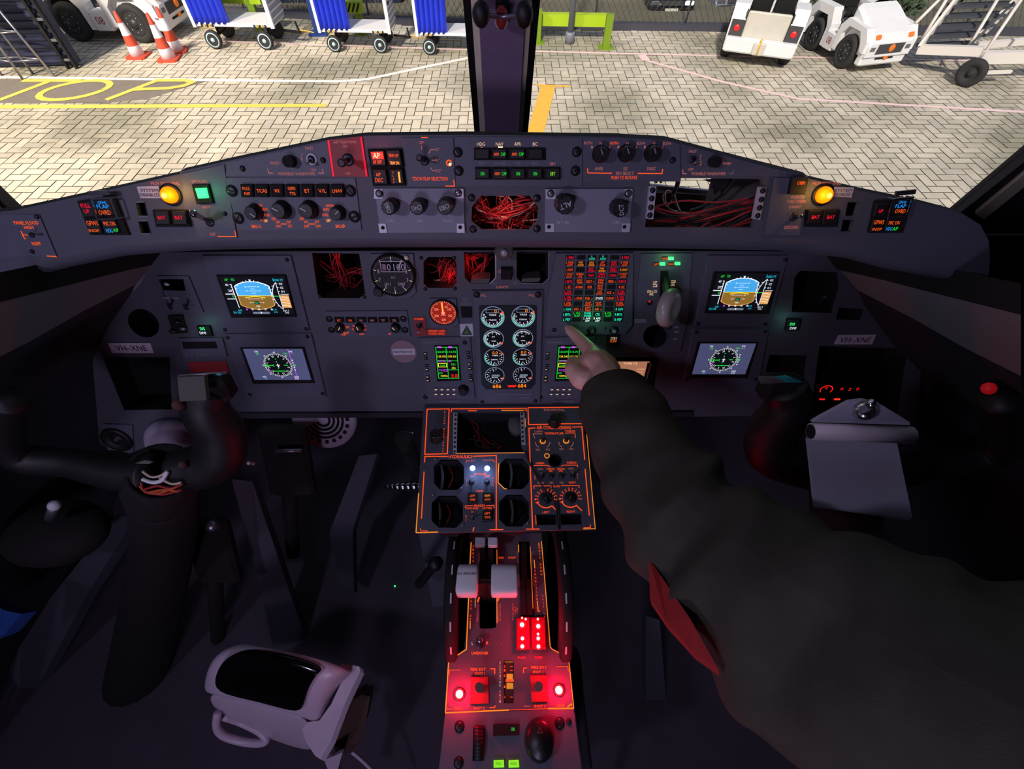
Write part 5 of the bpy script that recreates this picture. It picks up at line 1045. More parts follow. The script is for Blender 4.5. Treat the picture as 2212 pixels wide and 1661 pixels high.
items = ED + [(s_, *z(x, y), h, k, ww) for s_, x, y, h, k, ww in TX] + [('|', 'PITCH DISC-PULL', z(427, 160)[0], z(0, 160)[1], z(0, 600)[1], 4, 'eline', z(405, 0)[0]), ('|', 'OPEN', z(675, 0)[0], z(0, 915)[1], z(0, 990)[1], 3.6, 'epink'), ('|', 'OPEN', z(975, 0)[0], z(0, 910)[1], z(0, 990)[1], 3.6, 'eline'), ('|', 'OFF', z(668, 0)[0], z(0, 1340)[1], z(0, 1390)[1], 3.6, 'eline'), ('|', 'OFF', z(1453, 0)[0], z(0, 885)[1], z(0, 920)[1], 3.4, 'eline'), ('|', 'OFF', z(1937, 0)[0], z(0, 865)[1], z(0, 910)[1], 3.4, 'epink')]
for cx, cy in ((1578, 1142), (1857, 1136)):
    for i in range(11):
        a = math.radians(205 - i * 21); items.append((str(i), *z(cx + 120 * math.cos(a), cy - 112 * math.sin(a)), 3.2, 'eline', 3.5)); items.append(('-', z.L((cx + 92 * math.cos(a), cy - 86 * math.sin(a)), (cx + 103 * math.cos(a), cy - 96 * math.sin(a))), 2.6, 'eline'))
    items.append(('-', [z(cx + 108 * math.cos(math.radians(a)), cy - 105 * math.sin(math.radians(a))) for a in range(200, 315, 12)] + [z(cx + 130, cy + 145)], 2, 'eline'))
for cx in (1540, 1806):
    for sx, a0, a1 in ((-1, 185, 235), (1, -55, -5)): items.append(('-', [z(cx + 84 * math.cos(math.radians(a)), 490 - 84 * math.sin(math.radians(a))) for a in range(a0, a1 + 1, 10)], 1.2, 'epink'))
lettering(t, AC, items, n=.0008)
def led(par, pl, px, py, r, key, glow, col, e, name='lamp', n=.001, h=.006):
    m = MB(); k = px_m(pl, px, py); m.lathe(pl.at(px, py, n), pl.N, [(r * k, 0), (r * k, h * .4), (r * k * .7, h * .85), (0, h)], key, 18); o = m.build(name, par)
    if e: light('POINT', glow, pl.at(px, py, .02), None, e, col, shadow_soft_size=.004)
    return o
for x, y in ((742, 800), (908, 802)): led(t, AC, *z(x, y), 6, 'ebluewhite', 'blue_lamp_glow', (.35, .5, 1), .03, 'indicator_lamp')
for x, y in ((1540, 490), (1806, 487)):
    m = MB(); m.disc(AC, *z(x, y), 6.5, .0012, 'egold', 22); m.build('temperature_knob', t); m = MB(); p = AC.at(*z(x, y)); k = px_m(AC, *z(x, y)); m.lathe(p, AC.N, [(4.6 * k, .0013), (4.4 * k, .006), (0, .0065)], 'brown', 18); m.build('knob_cap', t)
m = MB(); m.disc(AC, *z(1588, 655), 6, .0012, 'egold', 22, 4.2); m.build('lit_ring', t)
for q, l1, l2, k1 in (((742, 1130), 'LEFT', 'OVRD', 'eorange'), ((912, 1128), 'RIGHT', 'AUTO', 'eamber'), ((910, 1330), 'LEFT', 'ON', 'eorange')):
    x, y = q; lamp_button(t, AC, z.L((x - 55, y - 60), (x + 52, y - 60), (x + 55, y + 60), (x - 60, y + 62)), [(l1, *z(x, y - 20), 5, k1, 12), (l2, *z(x, y + 24), 5, 'eorange', 12)], .007, 'black')
for x, y, tx, ty in ((732, 955, 725, 965), (905, 955, 900, 968), (738, 1360, 735, 1348), (1525, 885, 1523, 850), (1635, 890, 1632, 880), (1752, 888, 1750, 880), (1880, 885, 1880, 830)): toggle(t, AC, *z(x, y), *z(tx, ty), 6, .012 if x in (732, 905, 1635, 1752) else .02, 'darkmetal' if x in (732, 905, 1635, 1752) else 'steel')
m = MB(); m.disc(AC, *z(740, 1365), 7.5, .0035, 'steel', 22, 6); m.build('collar_ring', t)
for x, y, r in ((315, 400, 12), (1682, 222, 12)): knob(t, AC, *z(x, y), r, .02, ang=60, mark=None, flute=0)
m = MB(); m.disc(AC, *z(325, 395), 6, .0215, 'steel', 20, 4.5); m.disc(AC, *z(1678, 218), 6, .0215, 'darkmetal', 20, 4.5); m.build('knob_ring', t)
for x, y in ((1575, 1142), (1855, 1134)):
    p = AC.at(*z(x, y)); k = px_m(AC, *z(x, y)); m = MB(); m.lathe(p, AC.N, [(13 * k, .0009), (12 * k, .002), (5 * k, .003), (3.4 * k, .003), (3 * k, .009), (0, .0092)], 'black', 20); m.build('flow_knob_shaft', t)
for x, y in ((1640, 1020), (615, 1030), (630, 1455), (1370, 1430), (290, 1110), (320, 700)): m = MB(); m.lathe(AC.at(*z(x, y)), AC.N, [(3 * px_m(AC, *z(x, y)), .0005), (2.4 * px_m(AC, *z(x, y)), .004), (0, .0045)], 'steel', 10); m.build('bolt', t)
# things seen inside the console openings
wires('wire_harness', 'thin dark red wires sagging inside the large console opening', [(AC.at(1010, 900, -.03), AC.at(1050, 965, -.03)), (AC.at(1020, 950, -.03), AC.at(1075, 965, -.035)), (AC.at(1060, 900, -.03), AC.at(1040, 960, -.035))], .0009, n=16, jitter=.008, cols=['wirered', 'wireblack', 'brown'])
m = MB(); m.lathe(AC.at(1117, 922, -.035), AC.N, [(.018, 0), (.018, .012), (.016, .016), (0, .017)], 'greyplate', 24, squash=1.4); tag(m.build('cable_clamp'), 'round grey clamp inside the large console opening', 'clamp')
for q, lb in (((960, 1030), 'upper left'), ((955, 1110), 'lower left'), ((1110, 1025), 'upper right'), ((1112, 1108), 'lower right')):
    m = MB(); x, y = q; m.tube([AC.at(x - 8, y - 28, -.02), AC.at(x - 4, y, -.018), AC.at(x - 8, y + 30, -.02)], .0028, 'greyplate'); m.tube([AC.at(x + 10, y - 20, -.025), AC.at(x + 18, y, -.02), AC.at(x + 8, y + 25, -.025)], .0012, 'wirered' if x < 1000 else 'wireblack')
    tag(m.build('cable_strand'), 'pale cable inside the %s octagonal console opening' % lb, 'cable')
m = MB()
m.tube([AC.at(1134, 974, .004), AC.at(1150, 1012, .004), AC.at(1178, 1060, .008), AC.at(1200, 1090, .006), AC.at(1205, 1135, .006), AC.at(1212, 1150, -.01)], .0016, 'wireblack'); tag(m.build('loose_cable'), 'thin black cable lying across the air conditioning part of the console', 'cable')
# chrome lever and knurled rod left of the console
t = thing('lever_rod', W(830, 1050, .95), 'knurled metal rod sticking out at the left of the console', 'lever'); m = MB()
a, b = W(832, 1052, .985), W(940, 1049, .90); d = (b - a); L = d.length
prof = []
for i in range(9): s0 = L * i / 9; r = .003 + .0055 * min(1, i / 3 + .2); prof += [(r, s0 + .001), (r, s0 + L / 9 - .003), (r * .7, s0 + L / 9 - .002), (r * .7, s0 + L / 9 - .0005)]
m.lathe(a, d, prof, 'chrome', 16); m.build('knurled_grip', t)
t = thing('footrest', W(870, 936, 1.0), 'footrest with bright metal bar in the footwell left of the console', 'footrest'); q_ = W(872, 945, 1.03); m = MB(); m.cyl(q_, Vector((q_.x, q_.y + .02, 0)), .02, 'matblack'); m.build('leg', t); m = MB(); m.tube([W(852, 937, 1.02), W(872, 933, 1.0), W(893, 936, .98)], .0025, 'chrome'); m.build('bar', t)
# ================================================================== pedestal
z = Z(920, 1140, 5.728); z2 = Z(920, 1380, 5.911)
t = thing('pedestal', PD.at(1090, 1400, -.5), 'narrow centre pedestal with power levers and fire lights, edged in orange light', 'pedestal')
top = z.L((540, 60), (1430, 60), (1545, 1500)) + z2.L((1820, 240), (1890, 885)) + z2.L((1985, 1661), (1990, 2000)) + z2.L((140, 2000), (165, 1661), (245, 945), (295, 280)) + z.L((495, 1525))
slots = [z.L((672, 140), (872, 140), (868, 1225), (850, 1245), (680, 1245), (662, 1225)), z.L((1150, 170), (1280, 170), (1335, 1050), (1325, 1100), (1185, 1100), (1170, 1050)), z2.L((990, 300), (1010, 275), (1110, 275), (1125, 300), (1120, 820), (995, 820)), z2.L((605, 1130), (738, 1130), (735, 1560), (595, 1560))]
m = MB(); m.prism(PD, top, -.004, 0, 'panel', 0, slots); m.build('top_plate', t)
m = MB(); u = [PD.uv(*p) for p in top]; n = len(u); A = [PD.w(a, b, -.0041) for a, b in u]; Bq = [PD.w(a, b, -.30) for a, b in u]
m.add(A + Bq, [[n + k for k in range(n)]] + [[k, (k + 1) % n, n + (k + 1) % n, n + k] for k in range(n)], 'darktrim')
m.box((PD.at(1090, 1400).x, PD.at(1090, 1400).y, PD.O.z - .44), (.16, .40, .276), 'darktrim'); m.build('pedestal_body', t)
for h, d_ in zip(slots, (-.05, -.05, -.008, -.03)):
    m = MB(); u = [PD.uv(*p) for p in h]; n = len(u); A = [PD.w(a, b, 0) for a, b in u]; Bq = [PD.w(a, b, d_) for a, b in u]; m.add(A + Bq, [[n + k for k in range(n)]] + [[k, (k + 1) % n, n + (k + 1) % n, n + k] for k in range(n)], 'void'); m.build('lever_slot', t)
IT = []
def pl_(pts, w_=1.6, k='egold'): IT.append(('-', pts, w_, k))
pl_(z.L((560, 180), (545, 460), (530, 850), (500, 1505)) + z.L((285, 1645)) + z2.L((290, 290), (250, 940)), 1.8); pl_(z.L((1430, 165), (1480, 760), (1538, 1470), (1560, 1500), (1745, 1600)) + z2.L((1822, 250), (1888, 885)), 1.4)
pl_(z2.L((245, 945), (1060, 908)), 2.2); pl_(z2.L((1560, 890), (1888, 885)), 2.4); pl_(z2.L((1060, 908), (1560, 890)), .8, 'eline'); pl_(z.L((677, 240), (680, 455)), 1.4); pl_(z.L((878, 270), (880, 460)), 1); pl_(z.L((878, 860), (880, 1180)), 1.2); pl_(z.L((1146, 210), (1148, 300)), 1.6); pl_(z.L((1290, 230), (1325, 1000)), 1)
for q in (((305, 395), (440, 392), 1), ): pass
pl_(z2.L((298, 455), (300, 398), (442, 395)), 1.2, 'eline'); pl_(z2.L((822, 382), (880, 380), (878, 448)), 2, 'eline'); pl_(z2.L((1245, 435), (1248, 372), (1292, 370)), 1.6, 'eline'); pl_(z2.L((1672, 355), (1812, 352), (1818, 410)), 1.4, 'eline')
pl_(z2.L((270, 875), (272, 898), (325, 895)), 1.4, 'eline'); pl_(z2.L((815, 878), (880, 875), (882, 848)), 1.8, 'eline'); pl_(z2.L((1258, 845), (1262, 860), (1322, 858)), 1.2, 'epink'); pl_(z2.L((1808, 870), (1855, 830), (1862, 860)), 2)
pl_(z.L((588, 215), (586, 240)), 1.2, 'eline'); pl_(z.L((612, 840), (610, 985)), 1, 'epale'); pl_(z.L((548, 1150), (548, 1250)), 1.6); pl_(z.L((1340, 395), (1348, 500)), 1.4); pl_(z.L((1378, 905), (1390, 1030), (1410, 1035)), 1.4); pl_(z.L((1398, 185), (1400, 230)), 1.4)
IT += [('|', 'NOSE', z(585, 0)[0], z(0, 270)[1], z(0, 410)[1], 4.5, 'eline'), ('|', 'NOSE DOWN', z(1402, 0)[0], z(0, 245)[1], z(0, 575)[1], 4.5, 'eline', z(1430, 0)[0]), ('|', 'CONDITION', z(1350, 0)[0], z(0, 530)[1], z(0, 880)[1], 4.5, 'eline', z(1375, 0)[0]), ('|', 'NOSE UP', z(1445, 0)[0], z(0, 840)[1], z(0, 1100)[1], 4.5, 'epink', z(1470, 0)[0]),
  ('|', 'NOSE UP', z(562, 0)[0], z(0, 865)[1], z(0, 1130)[1], 4.5, 'eorange', z(552, 0)[0]), ('|', 'REVERSE', z(920, 0)[0], z(0, 950)[1], z(0, 1140)[1], 4, 'eline'), ('|', 'FEATHER', z(1078, 0)[0], z(0, 945)[1], z(0, 1130)[1], 3.6, 'eline'), ('|', 'FUEL', z(1105, 0)[0], z(0, 990)[1], z(0, 1080)[1], 3.6, 'eline'), ('|', 'OFF', z(1130, 0)[0], z(0, 1000)[1], z(0, 1060)[1], 3.6, 'eline'),
  ('MAX', *z(935, 370), 4.5, 'eorange', 11), ('FLIGHT', *z(1068, 368), 4.5, 'eorange', 17), ('START', *z(955, 856), 4, 'epale', 15), ('L', *z(577, 1428), 7, 'epale', 3), ('R', *z(760, 1425), 7, 'eorange', 4.5), ('UNFEATHER', *z(668, 1550), 6, 'eorange', 36), ('PUSH', *z(1183, 1605), 5, 'ered', 16), ('PUSH', *z(1395, 1603), 5, 'ered', 16),
  ('FIRE EXT', *z2(668, 388), 6.5, 'eline', 33), ('SHOT 1', *z2(690, 440), 5.5, 'eline', 22), ('FIRE EXT', *z2(1445, 362), 6.5, 'eline', 33), ('SHOT 1', *z2(1430, 420), 5, 'eline', 22), ('FIRE', *z2(410, 888), 6.5, 'eline', 17), ('SHOT 2', *z2(678, 885), 6, 'eline', 24), ('FIRE', *z2(1722, 848), 6.5, 'eline', 17), ('SHOT 2', *z2(1455, 858), 5.5, 'eline', 25),
  ('|', 'ELEVATOR TRIM', z2(948, 0)[0], z2(0, 305)[1], z2(0, 800)[1], 5, 'epale'),
  ('DN', *z2(678, 1088), 6.5, 'epale', 10), ('UP', *z2(662, 1605), 6.5, 'epale', 10), ('BANK', *z2(935, 1000), 7, 'epale', 19), ('LIMIT', *z2(935, 1048), 7, 'epale', 17), ('SOFT', *z2(1108, 995), 7, 'epale', 17), ('RIDE', *z2(1112, 1045), 7, 'epale', 16), ('TURN', *z2(1450, 1042), 7, 'epale', 19), ('DN', *z2(935, 1330), 8, 'ered', 11), ('UP', *z2(938, 1417), 8, 'ered', 10), ('|', 'TRIM', z2(1025, 0)[0], z2(0, 1280)[1], z2(0, 1450)[1], 5.5, 'epale'),
  ('-', z2.L((678, 1015), (690, 1052), (666, 1052), (678, 1015)), 1.4, 'epale'), ('-', z2.L((1340, 1060), (1372, 1042)), 2.5, 'epale'), ('-', z2.L((1525, 1038), (1555, 1055)), 2.5, 'epale'), ('-', z.L((638, 920), (660, 860)), 3, 'eorange'), ('-', z.L((885, 910), (905, 860)), 3, 'eorange')]
lettering(t, PD, IT, n=.0008)
m = MB()
for q in (((645, 305), (665, 305), (670, 455), (645, 455)), ((1122, 290), (1145, 290), (1150, 430), (1125, 430)), ((1300, 290), (1320, 290), (1322, 430), (1300, 430)), ((1132, 575), (1158, 575), (1162, 725), (1135, 725)), ((1320, 575), (1342, 575), (1345, 720), (1322, 720)), ((630, 935), (655, 935), (650, 1160), (622, 1160)), ((885, 935), (900, 935), (905, 1160), (885, 1160)), ((885, 300), (900, 300), (900, 440), (885, 440))): m.prism(PD, z.L(*q), .0003, .0007, 'pink')
m.build('range_marks', t)
m = MB(); m.prism(PD, z2.L((245, 955), (1890, 895), (1990, 1700), (165, 1700)), .0003, .002, 'unit', 0, [slots[3]]); m.build('autopilot_plate', t)
# relit: the autopilot plate carries its own keys
lamp_button(t, PD, z2.L((858, 1088), (1185, 1085), (1190, 1230), (855, 1240)), [('ON', *z2(1110, 1152), 8, 'egreen', 7)], .006, 'matblack', 'key_pair')
for x in (930, 1122): lamp_button(t, PD, z2.L((x - 65, 1550), (x + 65, 1545), (x + 70, 1640), (x - 65, 1645)), [('DISC' if x < 1000 else 'ENG', *z2(x, 1592), 6, 'dkgreen', 13)], .006, 'elime', 'key')
p = PD.at(*z2(1460, 1330)); k = px_m(PD, *z2(1460, 1330)); m = MB(); m.lathe(PD.at(*z2(1460, 1300), n=.03) - PD.N * .03, PD.N, [(32 * k, .002), (31 * k, .008), (29 * k, .024), (25 * k, .03), (0, .031)], 'knob', 30, squash=1.25); m.build('turn_knob', t)
m = MB(); m.stroke(PD, z2.L((1460, 1130), (1490, 1200), (1430, 1200), (1460, 1130)), 1.8, .032, 'redplate'); m.build('pointer_mark', t)
m = MB()
for i in range(9): y = 1150 + i * 45; a, b = PD.at(*z2(612, y), n=.004 + .006 * math.sin(math.pi * (i + .5) / 9)), PD.at(*z2(730, y), n=.004 + .006 * math.sin(math.pi * (i + .5) / 9)); m.cyl(a, b, .0045, 'black', 8)
m.build('pitch_wheel', t)
for x, y, r in ((1710, 1075, 9), (430, 1120, 9), (1825, 1055, 5), (420, 1580, 9)): screw(t, PD, *z2(x, y), r, .002, 'darkmetal')
# elevator trim scale
m = MB(); q = z2.L((995, 300), (1012, 280), (1110, 280), (1122, 300), (1118, 815), (997, 815)); m.prism(PD, q, -.007, -.005, 'brown'); nn = -.0046
m.prism(PD, z2.L((1030, 445), (1112, 445), (1112, 520), (1030, 520)), nn, nn + .0004, 'egoldim' if 0 else 'etrim') if 0 else None
mat('trimscale', (150, 110, 40), .6, emit=.35, ecol=(200, 120, 20)); em('etrim', (190, 150, 50), .6)
m.prism(PD, z2.L((1030, 445), (1112, 445), (1112, 520), (1030, 520)), nn, nn + .0003, 'etrim'); m.prism(PD, z2.L((1030, 560), (1115, 560), (1118, 640), (1030, 640)), nn, nn + .0003, 'etrim'); m.prism(PD, z2.L((1020, 515), (1135, 515), (1135, 548), (1020, 548)), nn + .0004, nn + .0008, 'eline'); m.prism(PD, z2.L((1000, 300), (1012, 284), (1108, 284), (1118, 305)), nn, nn + .0003, 'trimscale')
for i, y in enumerate((350, 400, 470, 610, 740)): m.text(PD, str(abs(2 - i)), *z2(1006, y), 5, 'eorange', 3, n=nn); m.prism(PD, z2.L((1075, y), (1110, y), (1110, y + 6), (1075, y + 6)), nn + .0005, nn + .0006, 'eorange')
m.build('trim_scale', t)
# fire lamps, extinguisher switches
for (x, y), e in (((428, 705), 1), ((1698, 655), 1)): o = led(t, PD, *z2(x, y), 11, 'lampred', 'fire_lamp_glow', (1, .0, .03), .4, 'fire_lamp', .001, .008); led(o, PD, *z2(x, y), 7.5, 'lampredhot', 'x', (1, 0, 0), 0, 'bright_core', .0085, .004)
for q, tp in ((z2.L((575, 480), (795, 478), (805, 830), (560, 835)), (680, 615)), (z2.L((1322, 460), (1548, 458), (1562, 805), (1352, 812)), (1440, 605))):
    m = MB(); m.prism(PD, q, .0004, .004, 'redplate', .001); m.build('switch_guard_base', t)
    m = MB(); b_ = PD.at(*[sum(v) / 4 for v in zip(*q)], n=.004); a_ = PD.at(*z2(*tp), n=.035); m.lathe(b_, a_ - b_, [(.004, 0), (.0055, .02), (.0075, (a_ - b_).length - .004), (.007, (a_ - b_).length)], 'greyplate', 16); m.build('shot_switch', t)
# fuel lever lamp windows
for q, ls in ((z.L((1120, 1110), (1280, 1100), (1292, 1500), (1118, 1505)), ((1190, 1115, 2.5), (1235, 1130, 3), (1190, 1200, 6.5), (1195, 1370, 5), (1193, 1468, 5.5))), (z.L((1305, 1105), (1475, 1100), (1490, 1495), (1310, 1500)), ((1385, 1130, 3), (1390, 1218, 6), (1388, 1315, 3.5), (1390, 1370, 5), (1393, 1470, 5.5)))):
    m = MB(); m.prism(PD, q, .0004, .018, 'redglow', .002) if 0 else m.prism(PD, q, .0004, .016, 'redlens', .002) if 'redlens' in MATS else (em('redlens', (120, 2, 16), .8), m.prism(PD, q, .0004, .016, 'redlens', .002)); o = m.build('fire_handle_lens', t)
    for x, y, r in ls: led(o, PD, *z(x, y), r * 1.15, 'lampred', 'x', (1, 0, 0), 0, 'red_halo', .016, .0015); led(o, PD, *z(x, y), r * .66, 'lampredhot', 'x', (1, 0, 0), 0, 'bright_spot', .0175, .001)  # wider red disc paints the glow halo round each bright spot
light('POINT', 'fire_handle_glow', PD.at(1146, 1370, .05), None, .35, (1, .0, .03), shadow_soft_size=.012)
toggle(t, PD, *z(672, 1440), *z(668, 1370), 9, .02, 'chrome', fat=.8)
for x, y in ((935, 1437), (1075, 1308), (840, 1245)): m = MB(); m.disc(PD, *z(x, y), 1.4, .001, 'pink', 8); m.build('rivet', t)
# power levers: white grip handle, small white latch caps
def gp(x, y, n): return PD.at(*z(x, y), n=n)
t = thing('power_levers', gp(770, 700, -.02), 'pair of black power levers with large white grips, left one reading go around', 'lever')
for x in (700, 800):
    m = MB(); m.bar(gp(x, 900, -.03), gp(x, 660, .06), .0085, .02, 'black', XX); m.bar(gp(x, 660, .06), gp(x, 430, .045), .0085, .012, 'black', XX); m.bar(gp(x, 470, .045), gp(x, 200, .03), .006, .010, 'black', XX); m.build('lever_arm', t)
for x0, x1, tx in ((330, 645, 1), (810, 1130, 0)):
    nT = .085; m = MB(); ys = []
    a = PD.at(*z(x0, 655), n=nT - .018); b = PD.at(*z(x1, 655), n=nT - .018); d = (b - a)
    # rounded block profile swept sideways
    prof = []; hy, hz = .0265, .017; c_ = (a + b) / 2
    for i in range(28):
        an = 2 * math.pi * i / 28; cx_, sx_ = math.cos(an), math.sin(an); prof.append(Vector((0, math.copysign(abs(cx_) ** .55, cx_) * hy, math.copysign(abs(sx_) ** .6, sx_) * hz)))
    rings = []
    xs_ = [(0, .82), (.03, .95), (.08, 1), (.92, 1), (.97, .97), (1, .85)] if tx else [(0, .88), (.03, .98), (.08, 1), (.92, 1), (.97, .97), (1, .88)]
    for f, s_ in xs_: rings.append([Vector((a.x + d.x * f, c_.y + p.y * s_, c_.z + p.z * s_)) for p in prof])
    vs = [p for r_ in rings for p in r_]; n = 28
    m.add(vs, [[i * n + k, i * n + (k + 1) % n, (i + 1) * n + (k + 1) % n, (i + 1) * n + k] for i in range(len(rings) - 1) for k in range(n)] + [list(range(n)), [(len(rings) - 1) * n + k for k in range(n)]], 'lever', True); o = m.build('grip', t)
    if tx: pass
nT = .0845; m = MB(); TP = Pl(1090, 1280, .857 - 0, 180); m.text(PD, 'GO AROUND', *z(508, 566), 5.5, 'ink', 38, n=nT); m.prism(PD, z.L((358, 568), (374, 552), (374, 584)), nT, nT + .0003, 'ink'); m.build('lettering', o)
for x0, x1 in ((610, 735), (768, 890)):
    m = MB(); a = PD.at(*z(x0, 182), n=.045); b = PD.at(*z(x1, 182), n=.045); m.box((a + b) / 2, (b.x - a.x, .017, .014), 'lever', bev=.0018); m.build('latch_cap', t)
# condition levers (black, in the right slot) and trim wheels beside the quadrant
t = thing('condition_levers', gp(1240, 600, -.02), 'black condition levers lying in the right slot of the pedestal', 'lever'); m = MB(); m.bar(gp(1215, 1080, .004), gp(1200, 640, .006), .010, .012, 'matblack', XX); m.bar(gp(1280, 1080, .004), gp(1260, 640, .006), .010, .012, 'matblack', XX); m.bar(gp(1220, 660, .006), gp(1212, 200, .006), .009, .010, 'matblack', XX); m.build('lever_arm', t)
for sx, lb, xa in ((-1, 'left', (390, 395)), (1, 'right', (1640, 1660))):
    c0 = PD.at(*z(xa[0], 760), n=-.045); t = thing('pitch_handwheel', c0, 'black elevator trim wheel on the %s side of the pedestal' % lb, 'wheel')
    m = MB(); R = .135; p = []
    m.lathe(c0 - XX * .012, XX, [(R - .03, 0), (R - .008, .001), (R, .005), (R, .019), (R - .008, .023), (R - .03, .024), (R - .03, 0)], 'matblack', 48); m.lathe(c0 - XX * .006, XX, [(.02, 0), (.02, .012)], 'black', 16)
    for a in range(0, 360, 60): m.bar(c0, c0 + Vector((0, math.cos(math.radians(a)), math.sin(math.radians(a)))) * (R - .02), .006, .014, 'black', XX)
    m.build('rim', t)
    m = MB()
    for a in range(70, 150, 19):
        q = c0 + Vector((sx * -.002, math.cos(math.radians(a)) * (R + .0005), math.sin(math.radians(a)) * (R + .0005))); tn = Vector((0, -math.sin(math.radians(a)), math.cos(math.radians(a)))); m.bar(q - tn * .008, q + tn * .008, .0025, .001, 'white', Vector((0, math.cos(math.radians(a)), math.sin(math.radians(a)))))
    m.build('white_marks', t)
# console support between console and pedestal
m = MB(); m.extrude([W(905, 1152, 1.05), W(1030, 1152, 1.05), W(1000, 1310, 1.12), W(935, 1310, 1.12)], (0, .10, -.05), 'trimgrey'); struct(m, 'trim_9')
t = thing('side_lever', W(935, 1222, .98), 'black lever with ball end beside the left trim wheel', 'lever'); m = MB(); m.tube([W(950, 1210, .97), W(935, 1225, .98), W(905, 1262, 1.02)], .010, 'black', 10); m.ball(W(940, 1218, .96), .015, 'black', 20); m.build('arm', t)
light('POINT', 'green_pin_glow', W(853, 1266, 1.35), None, .0005, (.3, 1, .3)); m = MB(); m.ball(W(853, 1266, 1.4), .0028, 'egreenhot', 8); tag(m.build('pin_light'), 'tiny green indicator light deep in the left footwell', 'indicator light')
# curved red-lit cable behind the pedestal at right
m = MB(); m.tube([W(1200, 1388, .9), W(1225, 1398, .88), W(1242, 1420, .87), W(1250, 1500, .9), W(1262, 1600, .95), W(1275, 1700, 1.0)], .010, 'darktrim', 8); tag(m.build('conduit'), 'dark conduit running down the right side of the pedestal', 'conduit')
# ================================================================== footwells
m = MB(); st = lambda a, b, w0, w1, k='trimgrey': None
def plank(pts, key, dz=(0, .01, -.03)): m.extrude(pts, dz, key)
m = MB(); plank([W(500, 1035, 1.05), W(545, 1040, 1.08), W(660, 1380, 1.32), W(760, 1640, 1.4), W(680, 1661, 1.38), W(590, 1400, 1.3), W(555, 1240, 1.2)], 'trimgrey'); struct(m, 'trim_10')
m = MB(); plank([W(775, 985, 1.12), W(815, 980, 1.12), W(762, 1145, 1.25), W(765, 1280, 1.32), W(733, 1262, 1.32), W(712, 1150, 1.25)], 'trimgrey'); struct(m, 'trim_11')
m = MB(); plank([W(255, 1110, .98), W(290, 1120, 1.0), W(185, 1290, 1.15), W(40, 1560, 1.3), W(-30, 1661, 1.35), W(-60, 1560, 1.3), W(110, 1290, 1.15)], 'trimgrey'); struct(m, 'trim_12')
m = MB(); plank([W(1395, 1330, 1.15), W(1425, 1340, 1.15), W(1455, 1700, 1.35), W(1395, 1700, 1.35)], 'trimgrey'); struct(m, 'trim_13')
# speaker grille under the panel
t = thing('speaker_grille', W(710, 935, 1.05), 'pale round speaker grille with slotted rings under the instrument panel', 'grille'); GP = Pl(705, 915, 1.08, 125)
m = MB(); m.lathe(GP.at(700, 905), GP.N, [(.075, -.01), (.075, 0), (.07, .004), (0, .006)], 'clip', 40); m.build('cover', t)
m = MB(); cu, cv = GP.uv(700, 905)
for r in (.012, .022, .032, .042): m.disc_uv(GP, cu, cv, r + .0055, .0066, 'void', 40, r, 200, 420)
for a in range(200, 380, 18): m.stroke_uv(GP, [(cu + .052 * math.cos(math.radians(a)), cv + .052 * math.sin(math.radians(a))), (cu + .060 * math.cos(math.radians(a)), cv + .060 * math.sin(math.radians(a)))], .008, .0066, 'void')
m.build('slots', t, fix=False)
# rudder pedals
for i, (x, y, d_) in enumerate(((623, 935, 1.0), (462, 1130, 1.05))):
    t = thing('rudder_pedal', W(x, y + 60, d_ + .05), ('black rudder pedal with bright top edge under the left panel', 'dark rudder pedal with round metal cap behind the left yoke')[i], 'pedal')
    m = MB(); R_m = Matrix.Rotation(-.6, 3, 'X'); m.box(W(x, y + 60, d_ + .02), (.10, .03, .17), 'matblack', R_m, .008); m.build('pedal_plate', t)
    m = MB(); m.tube([W(x - 28, y + 39 - 0, d_ - .02), W(x + 28, y + 38, d_ - .02)] if i == 0 else [W(455, 1137, 1.0), W(463, 1133, .99)], .004 if i == 0 else .012, 'steel', 10); m.build('metal_edge', t)
    m = MB(); m.cyl(W(x, y + 90, d_ + .04), W(x + 10, y + 260, d_ + .3), .018, 'matblack'); m.build('pedal_arm', t)
for x, y in ((355, 1222), (403, 1235)): m = MB(); m.ball(W(x, y, 1.15), .011, 'steel', 10, (1, .8, 1.4)); tag(m.build('linkage_bolt'), 'dull metal linkage bolt low behind the %s of the left control column' % ('left' if x < 380 else 'right'), 'bolt')
